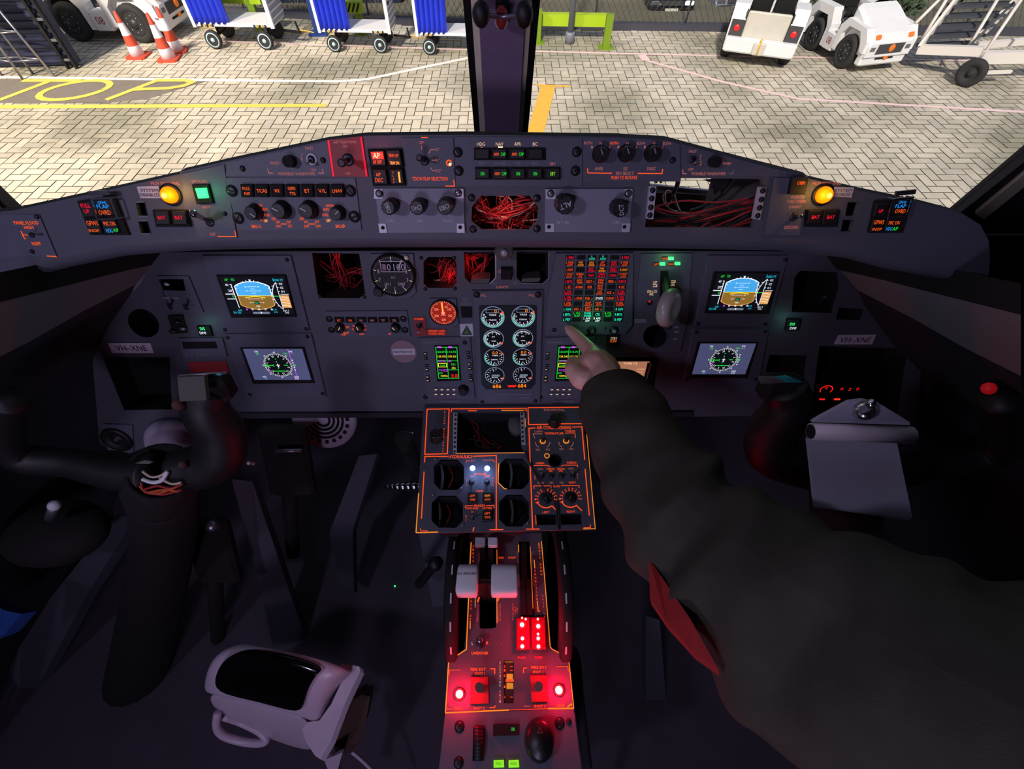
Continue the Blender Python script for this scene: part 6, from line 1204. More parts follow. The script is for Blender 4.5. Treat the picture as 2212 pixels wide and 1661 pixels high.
# ================================================================== control yokes
def yoke(side):
    mir = lambda px: px if side < 0 else 2180 - px
    w_ = lambda px, py, d: W(mir(px), py, d)
    g_ = lambda px, py, d: W(px if side < 0 else 2180 - px - 36, py, d)
    base = W(mir(350), 1130, 1.0); base.z = 0.0
    t = thing('control_yoke', base, ('left control yoke with open hub full of loose wires', 'right control yoke carrying a clipboard')[side > 0], 'control yoke')
    m = MB(); m.tube([w_(352, 1060, .74), w_(350, 1200, .98), w_(300, 1450, 1.28), w_(280, 1560, 1.38)], .06, 'matblack', 16, 6, rad=[.050, .058, .075, .085]); m.build('column_boot', t)
    m = MB(); m.lathe(w_(350, 1060, .74), (w_(350, 1005, .645) - w_(350, 1060, .74)), [(.05, 0), (.052, .03), (.050, .07), (.044, .10), (.038, .105), (.038, .07)], 'matblack', 28); m.build('hub', t)
    m = MB(); m.tube([w_(330, 1025, .67), w_(250, 1020, .67), w_(150, 1000, .67), w_(60, 992, .66), w_(20, 960, .64), w_(12, 905, .61), w_(22, 862, .58)], .02, 'black', 16, 6, rad=[.032, .026, .021, .021, .022, .023, .019]); m.build('left_horn' if side < 0 else 'right_horn', t)
    m = MB(); m.tube([w_(380, 1015, .67), w_(440, 1006, .67), g_(476, 978, .66), g_(474, 930, .64), g_(450, 895, .62), g_(442, 865, .61), g_(450, 835, .60)], .02, 'black', 16, 6, rad=[.03, .034, .034, .032, .030, .029, .026]); m.build('grip_horn', t)
    m = MB(); c = g_(458, 836, .605); m.box(c, (.052, .03, .036), 'matblack', Matrix.Rotation(-.25, 3, 'X'), .006); m.build('grip_head', t)
    if side < 0:
        m = MB(); m.extrude([W(383, 815, .575), W(441, 813, .575), W(446, 864, .565), W(388, 867, .565)], (0, .006, -.004), 'greyplate'); m.build('switch_plate', t)
        m = MB(); m.tube([W(386, 812, .59), W(445, 808, .59), W(490, 806, .60)], .0022, 'steel', 6); m.extrude([W(438, 812, .592), W(455, 806, .592), W(480, 807, .592), W(462, 814, .592)], (0, 0, -.002), 'teal'); m.build('top_rim', t)
        m = MB(); m.ball(W(386, 874, .58), .008, 'brown', 12); m.build('thumb_switch', t)
        m = MB()
        for q, k in ((((308, 1035), (330, 1042), (350, 1037), (362, 1018)), 'hwhite'), (((308, 1018), (326, 1030), (345, 1028), (358, 1020)), 'wirewhite'), (((302, 1050), (318, 1064), (345, 1065), (385, 1050)), 'wireorange'), (((305, 1042), (312, 1060), (350, 1068), (392, 1058)), 'wirered'), (((345, 1032), (370, 1045), (392, 1042)), 'wirewhite'), (((310, 1058), (340, 1050), (370, 1055), (395, 1045)), 'wirered'), (((320, 1064), (355, 1058), (385, 1062)), 'wireorange')):
            m.tube([W(x, y, .635) for x, y in q], .0018 if k != 'hwhite' else .0028, k, 6)
        m.build('loose_wires', t)
        m = MB(); m.extrude([W(292, 1001, .625), W(312, 994, .625), W(330, 998, .625), W(322, 1002, .625)], (0, .002, -.002), 'greyplate'); m.ball(W(395, 1003, .63), .006, 'brown', 8); m.build('hub_cover', t)
        for p in ((537, 1000), (547, 1001)): m = MB(); m.ball(W(*p, .72), .0032, 'hwhite' if p[0] < 540 else 'pink', 8); m.build('stud', t)
    else:
        m = MB(); m.extrude([W(1640, 812, .575), W(1700, 812, .575), W(1712, 818, .575), W(1733, 824, .585), W(1645, 826, .585)], (0, .0, -.003), 'greyplate'); m.extrude([W(1678, 812, .572), W(1697, 810, .572), W(1712, 816, .572), W(1733, 824, .58), (W(1698, 824, .58))], (0, 0, -.002), 'teal'); m.build('top_rim', t)
        m = MB(); m.ball(W(2136, 839, .56), .0075, 'redknob' if 0 else 'redglow', 12) if 'redglow' in MATS else (mat('redglow', (170, 20, 25), .5, emit=.25, ecol=(200, 20, 30)), m.ball(W(2136, 839, .56), .0075, 'redglow', 12)); m.build('red_button', t)
    return t
yoke(-1); yoke(1)
em('eblueglint', (70, 120, 170), .5)
# ================================================================== clipboard on the right yoke
t = thing('clipboard', W(1860, 1000, .52), 'grey clipboard with a triangular metal clamp mounted on the right yoke', 'clipboard')
m = MB(); m.extrude([W(1744, 948, .53), W(1938, 958, .53), W(1971, 1118, .51), W(1962, 1124, .51), W(1760, 1095, .51)], (0, .003, -.002), 'clip'); m.build('board', t)
mat('roller', (215, 200, 212), .5, noise=.04); m = MB(); m.tube([W(1752, 932, .505), W(1968, 940, .505)], .0095, 'roller', 18); m.build('roller_bar', t); m = MB(); a = W(1752, 932, .505); m.lathe(a - XX * .0005, -XX, [(.008, 0), (.0075, .0006), (.004, .0008)], 'matblack', 16); m.build('bar_end', t)
m = MB(); m.extrude([W(1755, 912, .50), W(1775, 900, .50), W(1835, 868, .495), W(1866, 864, .495), W(1900, 872, .495), W(1965, 912, .50), W(1966, 918, .50)], (0, .004, -.002), 'clip'); m.build('clamp_plate', t)
m = MB(); a, b = W(1866, 888, .493), W(1886, 867, .455); m.lathe(a, b - a, [(.010, -.002), (.010, .003), (.006, .004), (.004, .006), (.0038, .03), (.0045, .036), (0, .037)], 'chrome', 16); m.build('clamp_screw', t)
# ================================================================== white moulded unit with dark window (lower left)
t = thing('moulded_unit', Vector((0, 0, 0)) + W(600, 1560, 1.05), 'white moulded plastic unit with a black top window, low at the left of the pedestal', 'equipment')
def q3(pts, d0): return [W(x, y, d0 + dd) for x, y, dd in pts]
# curved upper body: rows run along the length, columns across
R0 = q3([(452, 1500, .03), (458, 1450, .005), (478, 1418, 0), (512, 1402, 0), (545, 1398, .01)], .93)
R1 = q3([(560, 1518, .02), (566, 1478, 0), (590, 1440, -.01), (618, 1418, -.01), (640, 1412, 0)], .92)
R2 = q3([(655, 1548, .02), (658, 1510, 0), (678, 1475, -.012), (705, 1446, -.012), (722, 1434, 0)], .915)
R3 = q3([(688, 1562, .02), (692, 1522, .0), (712, 1484, -.01), (738, 1454, -.01), (754, 1446, .005)], .915)
R4 = q3([(694, 1566, .05), (700, 1528, .03), (720, 1490, .02), (746, 1458, .02), (760, 1448, .03)], .93)
Rm = q3([(444, 1490, .06), (450, 1450, .03), (468, 1414, .02), (505, 1396, .02), (545, 1392, .03)], .93)
m = MB(); m.grid([Rm, R0, R1, R2, R3, R4], 'shell'); o = m.build('upper_shell', t, fix=False); md = o.modifiers.new('s', 'SOLIDIFY'); md.thickness = .006; md.offset = -1; o.modifiers.new('b', 'SUBSURF').levels = 2; o.modifiers['b'].render_levels = 2
def ins(R, k0, k1): return [R[0].lerp(R[1], k0)] + R[1:-1] + [R[-1].lerp(R[-2], k1)]
up = Vector((0, -.002, .0055))
W0 = q3([(456, 1498, .02), (462, 1452, -.002), (482, 1422, -.006), (512, 1406, -.006), (545, 1401, .0)], .925)
W1 = q3([(560, 1515, .01), (566, 1478, -.006), (590, 1442, -.018), (618, 1421, -.018), (636, 1414, -.008)], .912)
W2 = q3([(658, 1548, .01), (662, 1510, -.006), (676, 1474, -.018), (692, 1454, -.018), (706, 1443, -.008)], .905)
m = MB(); m.grid([W0, W1, W2], 'glassblack'); o = m.build('black_window', t, fix=False); md = o.modifiers.new('s', 'SOLIDIFY'); md.thickness = .002; o.modifiers.new('b', 'SUBSURF').levels = 2; o.modifiers['b'].render_levels = 2
m = MB(); m.grid([q3([(444, 1490, .06), (446, 1520, .07), (462, 1535, .09), (500, 1560, .13)], .93), q3([(560, 1518, .03), (560, 1550, .05), (570, 1580, .08), (590, 1605, .12)], .92), q3([(672, 1556, .03), (668, 1575, .05), (672, 1600, .08), (690, 1635, .12)], .915)], 'shell'); o = m.build('side_shell', t, fix=False); md = o.modifiers.new('s', 'SOLIDIFY'); md.thickness = .006; o.modifiers.new('b', 'SUBSURF').levels = 2; o.modifiers['b'].render_levels = 2
# flange: a rounded flat plate standing at the right end
m = MB(); m.extrude(q3([(735, 1434, .02), (760, 1436, .02), (776, 1440, .02), (778, 1450, .02), (745, 1520, 0), (715, 1600, -.01), (692, 1640, -.01), (680, 1632, -.01), (660, 1600, 0), (652, 1575, 0), (664, 1560, 0), (690, 1556, 0), (716, 1520, .0), (740, 1468, .01)], .93), (.006, -.004, -.012), 'shell'); m.build('end_flange', t)
m = MB(); m.tube(q3([(470, 1540, .07), (468, 1570, .08), (485, 1590, .09), (525, 1602, .10), (560, 1605, .10), (575, 1598, .10), (560, 1580, .10), (520, 1560, .10), (485, 1548, .08)], .93), .0085, 'shell', 10); m.build('handle_loop', t)
m = MB(); m.extrude(q3([(700, 1642, 0), (740, 1625, 0), (730, 1661, .02), (745, 1690, .03), (720, 1690, .03)], .95), (0, .006, -.01), 'shell'); m.tube(q3([(760, 1624, .05), (785, 1645, .06), (830, 1690, .08)], .95), .004, 'shell', 8); m.build('stand_foot', t)
m = MB(); m.extrude(q3([(782, 1500, .06), (800, 1505, .06), (790, 1560, .06), (765, 1625, .06), (725, 1628, .05), (720, 1600, .04), (745, 1520, .05)], .94), (0, .02, -.02), 'brown'); m.build('rear_cup', t)
m = MB(); m.extrude([W(-40, 1290, .9), W(8, 1318, .9), W(46, 1326, .9), W(10, 1370, .95), W(-40, 1390, .95)], (0, .01, -.03), 'blueseat'); tag(m.build('blue_cushion'), 'corner of a bright blue cushion at the left edge', 'cushion')
# dark side fittings left
t = thing('side_panel_knob', W(110, 1105, .85), 'dark round control with a small metal tip at the left side', 'knob'); m = MB(); m.ball(W(120, 1150, .92), .085, 'matblack', 20, (1.2, .8, .55)); m.build('cover', t); m = MB(); m.cyl(W(108, 1118, .86), W(117, 1094, .82), .0085, 'steel'); m.ball(W(117, 1092, .82), .010, 'hwhite', 10); m.build('tip', t)

t = thing('round_cover', MP.at(400, 955), 'pale lilac round dish cover low on the left panel behind the yoke', 'cover')
m = MB(); k = px_m(MP, 400, 955); m.lathe(MP.at(400, 960), MP.N, [(76 * k, .0004), (76 * k, .012), (70 * k, .020), (58 * k, .022), (54 * k, .012), (0, .009)], 'clip', 40); m.build('dish', t)
# ================================================================== apron outside (ground 3.7 m below the eye)
GZ = -2.2
GR = Pl(1090, 300, 1, 180); GR.O = Vector((0, 0, GZ))
def G(px, py, z=0): p = GR.at(px, py); return Vector((p.x, p.y, GZ + z))
def hgt(g, py):
    b = (CY - py) / F; c, s_ = math.cos(PITCH), math.sin(PITCH); return g.y * (b * c - s_) / (c + b * s_) + CAM.z - GZ
def brickmat():
    m = mat('paver', (188, 178, 158), .8, bump=.3, bscale=60); nt = m.node_tree; b = nt.nodes['Principled BSDF']
    at = nt.nodes.new('ShaderNodeVertexColor'); at.layer_name = 'tone'
    tc = nt.nodes.new('ShaderNodeTexCoord'); n1 = nt.nodes.new('ShaderNodeTexNoise'); n1.inputs['Scale'].default_value = .42; n1.inputs['Detail'].default_value = 4
    rp = nt.nodes.new('ShaderNodeValToRGB'); rp.color_ramp.elements[0].position = .36; rp.color_ramp.elements[1].position = .56
    rp.color_ramp.elements[0].color = (.50, .52, .48, 1); rp.color_ramp.elements[1].color = (1, 1, 1, 1)
    n2 = nt.nodes.new('ShaderNodeTexNoise'); n2.inputs['Scale'].default_value = 9; n2.inputs['Detail'].default_value = 6
    mr = nt.nodes.new('ShaderNodeMapRange'); mr.inputs[3].default_value = .82; mr.inputs[4].default_value = 1.12
    mu = nt.nodes.new('ShaderNodeMix'); mu.data_type = 'RGBA'; mu.blend_type = 'MULTIPLY'; mu.inputs[0].default_value = 1
    mv = nt.nodes.new('ShaderNodeMix'); mv.data_type = 'RGBA'; mv.blend_type = 'MULTIPLY'; mv.inputs[0].default_value = 1
    L = nt.links.new; L(tc.outputs['Object'], n1.inputs['Vector']); L(tc.outputs['Object'], n2.inputs['Vector']); L(n1.outputs['Fac'], rp.inputs[0]); L(n2.outputs['Fac'], mr.inputs[0])
    L(at.outputs[0], mu.inputs[6]); L(rp.outputs[0], mu.inputs[7]); L(mu.outputs[2], mv.inputs[6]); L(mr.outputs[0], mv.inputs[7]); L(mv.outputs[2], b.inputs['Base Color'])
brickmat()
mat('mortar', (100, 97, 82), .95, noise=.2, nscale=3)
mat('kerb', (62, 62, 74), .8, noise=.15, nscale=5); mat('gravel', (150, 140, 125), .95, noise=.35, nscale=6); mat('grass', (80, 125, 50), .9, noise=.45, nscale=5)
mat('paintwhite', (235, 225, 222), .7, noise=.06, nscale=8); mat('paintpink', (238, 205, 205), .7, noise=.08, nscale=8); mat('paintyellow', (222, 198, 92), .7, noise=.10, nscale=10); mat('paintorange', (232, 180, 70), .7, noise=.15, nscale=10); mat('tar', (120, 112, 105), .9, noise=.15, nscale=8)
mat('tugwhite', (225, 225, 228), .45, noise=.06, nscale=4); mat('tugrust', (200, 195, 185), .5, noise=.12, nscale=5); mat('tyre', (40, 40, 42), .8, noise=.2, nscale=30); mat('rim', (52, 52, 56), .5, .3, noise=.1); mat('darkgrey', (62, 62, 66), .6, noise=.15, nscale=10)
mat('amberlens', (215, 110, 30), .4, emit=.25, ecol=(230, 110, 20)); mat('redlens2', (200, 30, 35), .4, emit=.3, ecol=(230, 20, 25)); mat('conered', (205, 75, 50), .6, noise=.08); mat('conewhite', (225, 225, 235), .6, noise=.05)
mat('curtain', (22, 48, 200), .55, noise=.25, nscale=3); mat('cartwhite', (215, 215, 225), .5, noise=.06); mat('cartgrey', (150, 155, 165), .5, noise=.1, nscale=4); mat('hubblue', (175, 205, 215), .4, noise=.05)
mat('hazyellow', (215, 165, 40), .5, noise=.05); mat('railyellow', (165, 195, 25), .5, noise=.06); mat('railgreen', (115, 145, 25), .5, noise=.08); mat('bluepost', (30, 60, 130), .5, noise=.1)
mat('container', (48, 52, 78), .5, .2, noise=.3, nscale=3); mat('wirefence', (70, 70, 68), .5, .4, noise=.1); mat('polegrey', (125, 128, 145), .5, .2, noise=.08)
mat('stairwhite', (222, 215, 210), .5, noise=.05); mat('stairdark', (70, 72, 80), .6, noise=.1); mat('carblack', (20, 22, 28), .25, noise=.1); mat('carsilver', (130, 138, 155), .25, .3, noise=.05); mat('carblue', (35, 40, 60), .25, noise=.1); mat('plate', (205, 205, 200), .5, noise=.05); em('headlight', (225, 230, 255), 4.0)
mat('leaf', (52, 74, 44), .8, noise=.4, nscale=9)
# paving: herringbone blocks over a mortar bed
def paving():
    m = MB(); m.box((0, 8, GZ - .06), (44, 22, .1), 'mortar'); struct(m, 'ground_bed')
    S = .155; g = .007; vs = []; fs = []; cols = []
    for iy in range(int(2.0 / S), int(14.8 / S)):
        y = iy * S
        lim = y * 1.15 + 2.2
        for ix in range(int(-lim / S), int(lim / S)):
            md = (ix - iy) % 4
            if md == 0: x0, x1, y0, y1 = ix * S, (ix + 2) * S, y, y + S
            elif md == 3: x0, x1, y0, y1 = ix * S, (ix + 1) * S, y, y + 2 * S
            else: continue
            if y0 > kerb_y((x0 + x1) / 2) - .06: continue
            o = len(vs); h = random.uniform(-.0015, .0015)
            vs += [(x0 + g, y0 + g, GZ + h), (x1 - g, y0 + g, GZ + h), (x1 - g, y1 - g, GZ + h), (x0 + g, y1 - g, GZ + h)]
            fs.append((o, o + 1, o + 2, o + 3)); t_ = random.uniform(.86, 1.06); w_ = random.uniform(-.02, .02)
            c = (.63 * (t_ + w_), .565 * t_, .465 * (t_ - w_), 1); cols.append(c)
    me = bpy.data.meshes.new('ground_paving'); me.from_pydata(vs, [], fs); ca = me.color_attributes.new('tone', 'FLOAT_COLOR', 'CORNER')
    ca.data.foreach_set('color', [v for c in cols for _ in range(4) for v in c]); me.materials.append(MATS['paver'])
    o = bpy.data.objects.new('ground_paving', me); COL.objects.link(o); o['kind'] = 'structure'
KL = [(-18, 15.2), (-.94, 12.56), (14, 11.95)]
def kerb_y(x):
    a, b = (KL[0], KL[1]) if x < KL[1][0] else (KL[1], KL[2]); return a[1] + (b[1] - a[1]) * (x - a[0]) / (b[0] - a[0])
paving()
def gline(name, pts, wd, key, dz=.004, closed=False):
    m = MB(); m.stroke_uv(GR, [(p.x, p.y) for p in pts], wd, dz, key, closed); return struct(m, name, fix=False)
gline('ground_line', [G(-60, 166), G(490, 174), G(735, 176), G(790, 172), G(1075, 112)], .10, 'paintwhite')
gline('ground_line', [G(-60, 84), G(420, 88), G(1010, 108), G(1550, 121), G(2260, 134)], .075, 'paintpink', .005)
gline('ground_line', [G(1388, 119), G(1397, 131), G(1560, 177), G(1725, 214), G(2260, 245)], .085, 'paintpink')
gline('ground_line', [G(1386, 119), G(1396, 131)], .17, 'paintpink', .006)
gline('ground_line', [G(-60, 231), G(705, 228)], .13, 'paintyellow')
gline('ground_line', [G(1184, 187), G(1153, 300), G(1140, 350)], .27, 'paintorange'); gline('ground_line', [G(1157, 184), G(1231, 187)], .07, 'paintorange')
gline('ground_line', [G(400, 60), G(700, 75), G(1000, 88)], .03, 'paintorange', .006)
# STOP marking with its dark tar ground
def lean(x, y, x0): return Vector((x0 + x + .35 * y, 8.95 + y * .82, GZ))
m = MB()
m.add([Vector((-10.9, 8.86, GZ + .003)), Vector((-7.1, 8.84, GZ + .003)), Vector((-6.4, 9.0, GZ + .003)), Vector((-5.6, 9.75, GZ + .003)), Vector((-6.6, 9.83, GZ + .003)), Vector((-10.6, 9.85, GZ + .003))], [[0, 1, 2, 3, 4, 5]], 'tar'); struct(m, 'ground_patch', fix=False)
m = MB()
GN = [.0065]
def gs(pts, x0, wd=.12): GN[0] += .0008; m.stroke_uv(GR, [(lean(x, y, x0).x, lean(x, y, x0).y) for x, y in pts], wd, GN[0], 'paintyellow')
gs([(.0, 1), (1.1, 1)], -9.45); gs([(.55, 1), (.45, 0)], -9.45)
gs([(.55 + .52 * math.cos(a * .314), .5 + .5 * math.sin(a * .314)) for a in range(21)], -8.6); gs([(.15, 0), (.35, 1)], -7.25); gs([(.3, 1), (.9, 1), (1.08, .9), (1.05, .72), (.85, .58), (.25, .52)], -7.25)
gs([(.9, .85), (.6, 1), (.2, .95), (.1, .7), (.8, .4), (.7, .1), (.3, 0), (0, .15)], -10.7); struct(m, 'ground_lettering', fix=False)
# kerb, slope behind, grass patches
m = MB()
for a, b in zip(KL[:-1], KL[1:]): m.bar((a[0], a[1] + .1, GZ + .05), (b[0], b[1] + .1, GZ + .05), .2, .13, 'kerb')
struct(m, 'ground_kerb')
m = MB(); m.add([(-26, 13.3, GZ - .15), (20, 11.4, GZ - .15), (26, 26, -3.7), (-32, 26, -3.7)], [[0, 1, 2, 3]], 'gravel'); struct(m, 'ground_slope', fix=False)
def slope_z(x, y):
    y0 = 12.47 - .0413 * x; return (GZ - .15) + (y - y0) * (-3.7 - GZ + .15) / (26 - y0)
def grasspatch(pts, n):
    m = MB(); P = [Vector((p[0], p[1], slope_z(*p) + .03)) for p in pts]; m.add(P, [list(range(len(P)))], 'grass')
    xs = [p[0] for p in pts]; ys = [p[1] for p in pts]
    for i in range(n):
        x, y = random.uniform(min(xs), max(xs)), random.uniform(min(ys), max(ys)); z0 = slope_z(x, y); a = random.uniform(0, 6.28); h = random.uniform(.08, .28)
        m.add([(x, y, z0), (x + .03 * math.cos(a), y + .03 * math.sin(a), z0), (x + random.uniform(-.1, .1), y + random.uniform(-.08, .08), z0 + h)], [[0, 1, 2]], 'leaf' if i % 3 else 'grass')
    return m.build('grass', fix=False)
tag(grasspatch([(.9, 13.0), (3.0, 12.9), (3.2, 16), (1.0, 17)], 1500), 'green grass strip behind the fence right of the centre post', 'grass', kind='stuff')
tag(grasspatch([(-2.6, 13.7), (-1.2, 13.3), (-1.4, 17), (-2.9, 17)], 900), 'green grass strip behind the fence left of the centre post', 'grass', kind='stuff')
tag(grasspatch([(-8.3, 14.5), (-6.7, 14.3), (-7.1, 17), (-9.3, 17)], 900), 'green grass behind the first baggage cart', 'grass', kind='stuff')
# chain-link fence: posts and woven wire, one thing
t = thing('chain_link_fence', (0, 12.6, GZ), 'grey chain-link fence running along the far edge of the paving', 'fence')
m = MB(); hF = 1.5; st = .13
def fp(s_):  # point along the fence
    x = -13 + s_; return Vector((x, kerb_y(x) + .12, GZ + .08))
def tri(a, b, r):
    d = (b - a).normalized(); u = d.cross(Vector((0, 1, 0))).normalized() * r; v = Vector((0, 1, 0)) * r
    m.add([a + u, a - u * .5 + v, a - u * .5 - v, b + u, b - u * .5 + v, b - u * .5 - v], [[0, 1, 4, 3], [1, 2, 5, 4], [2, 0, 3, 5]], 'wirefence')
s_ = 0
while s_ < 25.5:
    a = fp(s_); b = fp(min(s_ + hF * .62, 26.5)); b = Vector((b.x, b.y, b.z + hF)); tri(a, b, .0045)
    a2 = fp(s_); b2 = fp(max(s_ - hF * .62, -1)); b2 = Vector((b2.x, b2.y, b2.z + hF)); tri(a2, b2, .0045); s_ += st
m.build('wire_mesh', t, fix=False)
for s_ in (1.5, 4.2, 6.9, 9.9, 11.6, 15.0, 17.0, 19.0, 21.0, 23.0): p = fp(s_); m = MB(); m.cyl(p - Vector((0, 0, .2)), p + Vector((0, 0, 1.6)), .022, 'stairdark', 8); m.build('fence_post', t)
# ---------------------------------------------------------------- vehicles
def wheel(par, x, y, r, wd, side, rim='rim', tyre='tyre', name='wheel', bolts=True, hub=1.0):
    m = MB(); c = Vector((x, y - side * wd / 2, r)); ax = Vector((0, side, 0))
    m.lathe(c, ax, [(r * .55, 0), (r * .9, 0), (r, wd * .18), (r, wd * .82), (r * .9, wd), (r * .66 * hub, wd), (r * .62 * hub, wd * .9)], tyre, 28); o = m.build(name, par)
    m = MB(); m.lathe(c, ax, [(r * .64 * hub, wd * .86), (r * .6 * hub, wd * .96), (r * .5, wd * .80), (r * .25, wd * .82), (r * .22, wd * 1.02), (0, wd * 1.04)], rim, 24)
    if bolts:
        for i in range(8): a = i * math.pi / 4; q = c + ax * wd * .84 + Vector((math.cos(a), 0, math.sin(a))) * r * .42; m.lathe(q, ax, [(r * .05, 0), (r * .04, .02), (0, .022)], 'steel', 6)
    m.build('wheel_rim', o)
def make_tug():
    t = thing('baggage_tug', (0, 0, 0), 'x', 'baggage tug', 'white baggage tugs on the paving', local=True)   # front = +X
    m = MB(); m.box((.05, 0, .42), (2.5, .86, .34), 'tugwhite', bev=.03); m.box((1.34, 0, .40), (.22, 1.30, .40), 'tugwhite', bev=.04); m.build('chassis', t)
    m = MB()   # sloping hood
    sec = [(.35, 1.22, .56), (.55, 1.16, .58), (.9, 1.02, .60), (1.36, .86, .64), (1.49, .68, .64)]
    rows = [[Vector((x, -w_, .40)), Vector((x, -w_, z0 - .08)), Vector((x, -w_ + .08, z0)), Vector((x, w_ - .08, z0)), Vector((x, w_, z0 - .08)), Vector((x, w_, .40))] for x, z0, w_ in sec]
    m.grid(rows, 'tugwhite', False); m.add(rows[-1], [list(range(6))], 'tugwhite'); m.add(rows[0], [list(range(6))], 'tugwhite'); m.build('hood', t)
    for sy in (-1, 1):
        # rear fender: hexagonal arch
        m = MB(); y0, y1 = sy * .44, sy * .72
        arch = [(-1.28, .30), (-1.28, .78), (-1.02, 1.02), (-.30, 1.02), (-.12, .70), (-.12, .24), (-.24, .24), (-.27, .62), (-.42, .84), (-.88, .84), (-1.06, .66), (-1.10, .30)]
        m.extrude([Vector((x, y0, z)) for x, z in arch], (0, y1 - y0, 0), 'tugwhite'); m.box((-.70, sy * .45, .65), (1.1, .02, .6), 'darkgrey'); m.build('rear_fender', t)
        m = MB(); fa = [(.42, .30), (.40, .66), (.56, .84), (1.02, .84), (1.22, .64), (1.30, .50), (1.44, .48), (1.42, .70), (1.20, .93), (.42, .98), (.24, .80), (.24, .30)]
        m.extrude([Vector((x, y0, z)) for x, z in fa], (0, y1 - y0, 0), 'tugwhite'); m.build('front_fender', t)
        m = MB(); m.box((.06, sy * .60, .40), (.42, .24, .36), 'tugwhite', bev=.02); m.build('side_step', t)
        # number on the step
        m = MB(); P, fs, wd = glyphs('08'); m.add([Vector((.06 + sy * -1 * x * .14, sy * .724, .42 + y * .15)) for x, y in P], fs, 'redplate'); m.build('fleet_number', t, fix=False)
        for x in (-.66, .80): wheel(t, x, sy * .62, .36, .22, sy)
        m = MB(); m.box((1.49, sy * .50, .57), (.02, .13, .085), 'steel'); m.build('headlight', t)
        m = MB(); m.box((1.43, sy * .46, .80), (.05, .12, .09), 'amberlens', Matrix.Rotation(-.6, 3, 'Y')); m.build('indicator_light', t)
        m = MB(); m.box((-1.29, sy * .56, .62), (.03, .26, .34), 'darkgrey'); m.lathe((-1.305, sy * .56, .65), (-1, 0, 0), [(.06, 0), (.055, .02), (0, .025)], 'redlens2', 20); m.build('tail_lamp', t)
    m = MB(); m.box((1.492, 0, .56), (.02, .74, .20), 'darkgrey'); m.build('grille', t)
    m = MB()
    for z in (.35, .42): m.box((1.453, 0, z), (.02, .52, .035), 'matblack')
    m.build('bumper_vents', t)
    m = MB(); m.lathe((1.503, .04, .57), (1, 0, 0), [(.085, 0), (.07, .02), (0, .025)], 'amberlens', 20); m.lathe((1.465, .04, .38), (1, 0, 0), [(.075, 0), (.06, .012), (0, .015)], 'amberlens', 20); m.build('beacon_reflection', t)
    m = MB(); m.box((-1.20, 0, .66), (.12, .84, .56), 'tugrust', bev=.02); m.build('rear_panel', t)
    m = MB(); m.box((-1.36, 0, .38), (.22, 1.42, .26), 'tugwhite', bev=.03); m.box((-1.50, 0, .37), (.10, .24, .22), 'tugrust', bev=.02); m.cyl((-1.54, 0, .28), (-1.54, 0, .56), .018, 'hazyellow'); m.build('rear_bumper', t)
    for sy in (-1, 1):
        m = MB(); m.box((-.62, sy * .22, .80), (.46, .40, .12), 'matblack', bev=.04); m.box((-.86, sy * .22, 1.08), (.10, .40, .50), 'matblack', Matrix.Rotation(-.12, 3, 'Y'), .04); m.build('seat', t)
    m = MB(); m.lathe((.16, .22, 1.16), (-.6, 0, .8), [(.17, 0), (.185, .012), (.17, .024), (.155, .012), (.17, 0)], 'matblack', 24); m.cyl((.30, .22, .95), (.16, .22, 1.16), .02, 'matblack'); m.build('steering_wheel', t)
    m = MB(); m.box((-.15, 0, .60), (.9, .84, .04), 'darkgrey'); m.build('floor_plate', t)
    return t
tug = make_tug()
def place(o, loc, rz, label, s=1.0, sx=1.0): o.location = loc; o.rotation_euler = (0, 0, rz); o['label'] = label; o.scale = (s * sx, s, s); return o
place(tug, (-8.35, 12.35, GZ), math.radians(-4), 'white baggage tug numbered 08, side on, behind the traffic cones', .93)
g = G(1622, 150); place(copy_tree(tug), (g.x + .9 * math.cos(1.2), g.y + .9 * math.sin(1.2), GZ), 1.2, 'white baggage tug seen from behind with two red tail lamps', .90, .66)
place(copy_tree(tug), (6.9, 11.0, GZ), math.radians(-76), 'white baggage tug facing the cockpit with orange front lights, beside the stairs', .76, .85)
# cones
def cone():
    t = thing('traffic_cone', (0, 0, 0), 'x', 'traffic cone', 'traffic cones by the left tug', local=True); m = MB()
    z0, z1, r0, r1 = .03, .74, .135, .025; f = lambda k: (r0 + (r1 - r0) * k, z0 + (z1 - z0) * k)
    m.lathe((0, 0, 0), (0, 0, 1), [f(0), f(.24), f(.48), f(.76), f(1)], 'conered', 24, keys=['conewhite', 'conered', 'conewhite', 'conered']); m.build('cone_body', t)
    m = MB(); m.extrude([Vector(p) for p in ((-.19, -.15, 0), (-.15, -.19, 0), (.15, -.19, 0), (.19, -.15, 0), (.19, .15, 0), (.15, .19, 0), (-.15, .19, 0), (-.19, .15, 0))], (0, 0, .035), 'conered'); m.build('base', t); return t
c0 = cone(); place(c0, G(300, 122), 0, 'red and white traffic cone, the left one of the pair by the tug'); place(copy_tree(c0), G(367, 128), .1, 'red and white traffic cone, front right one by the tug', 1.02); place(copy_tree(c0), G(384, 111), .3, 'traffic cone standing close behind the front right one')
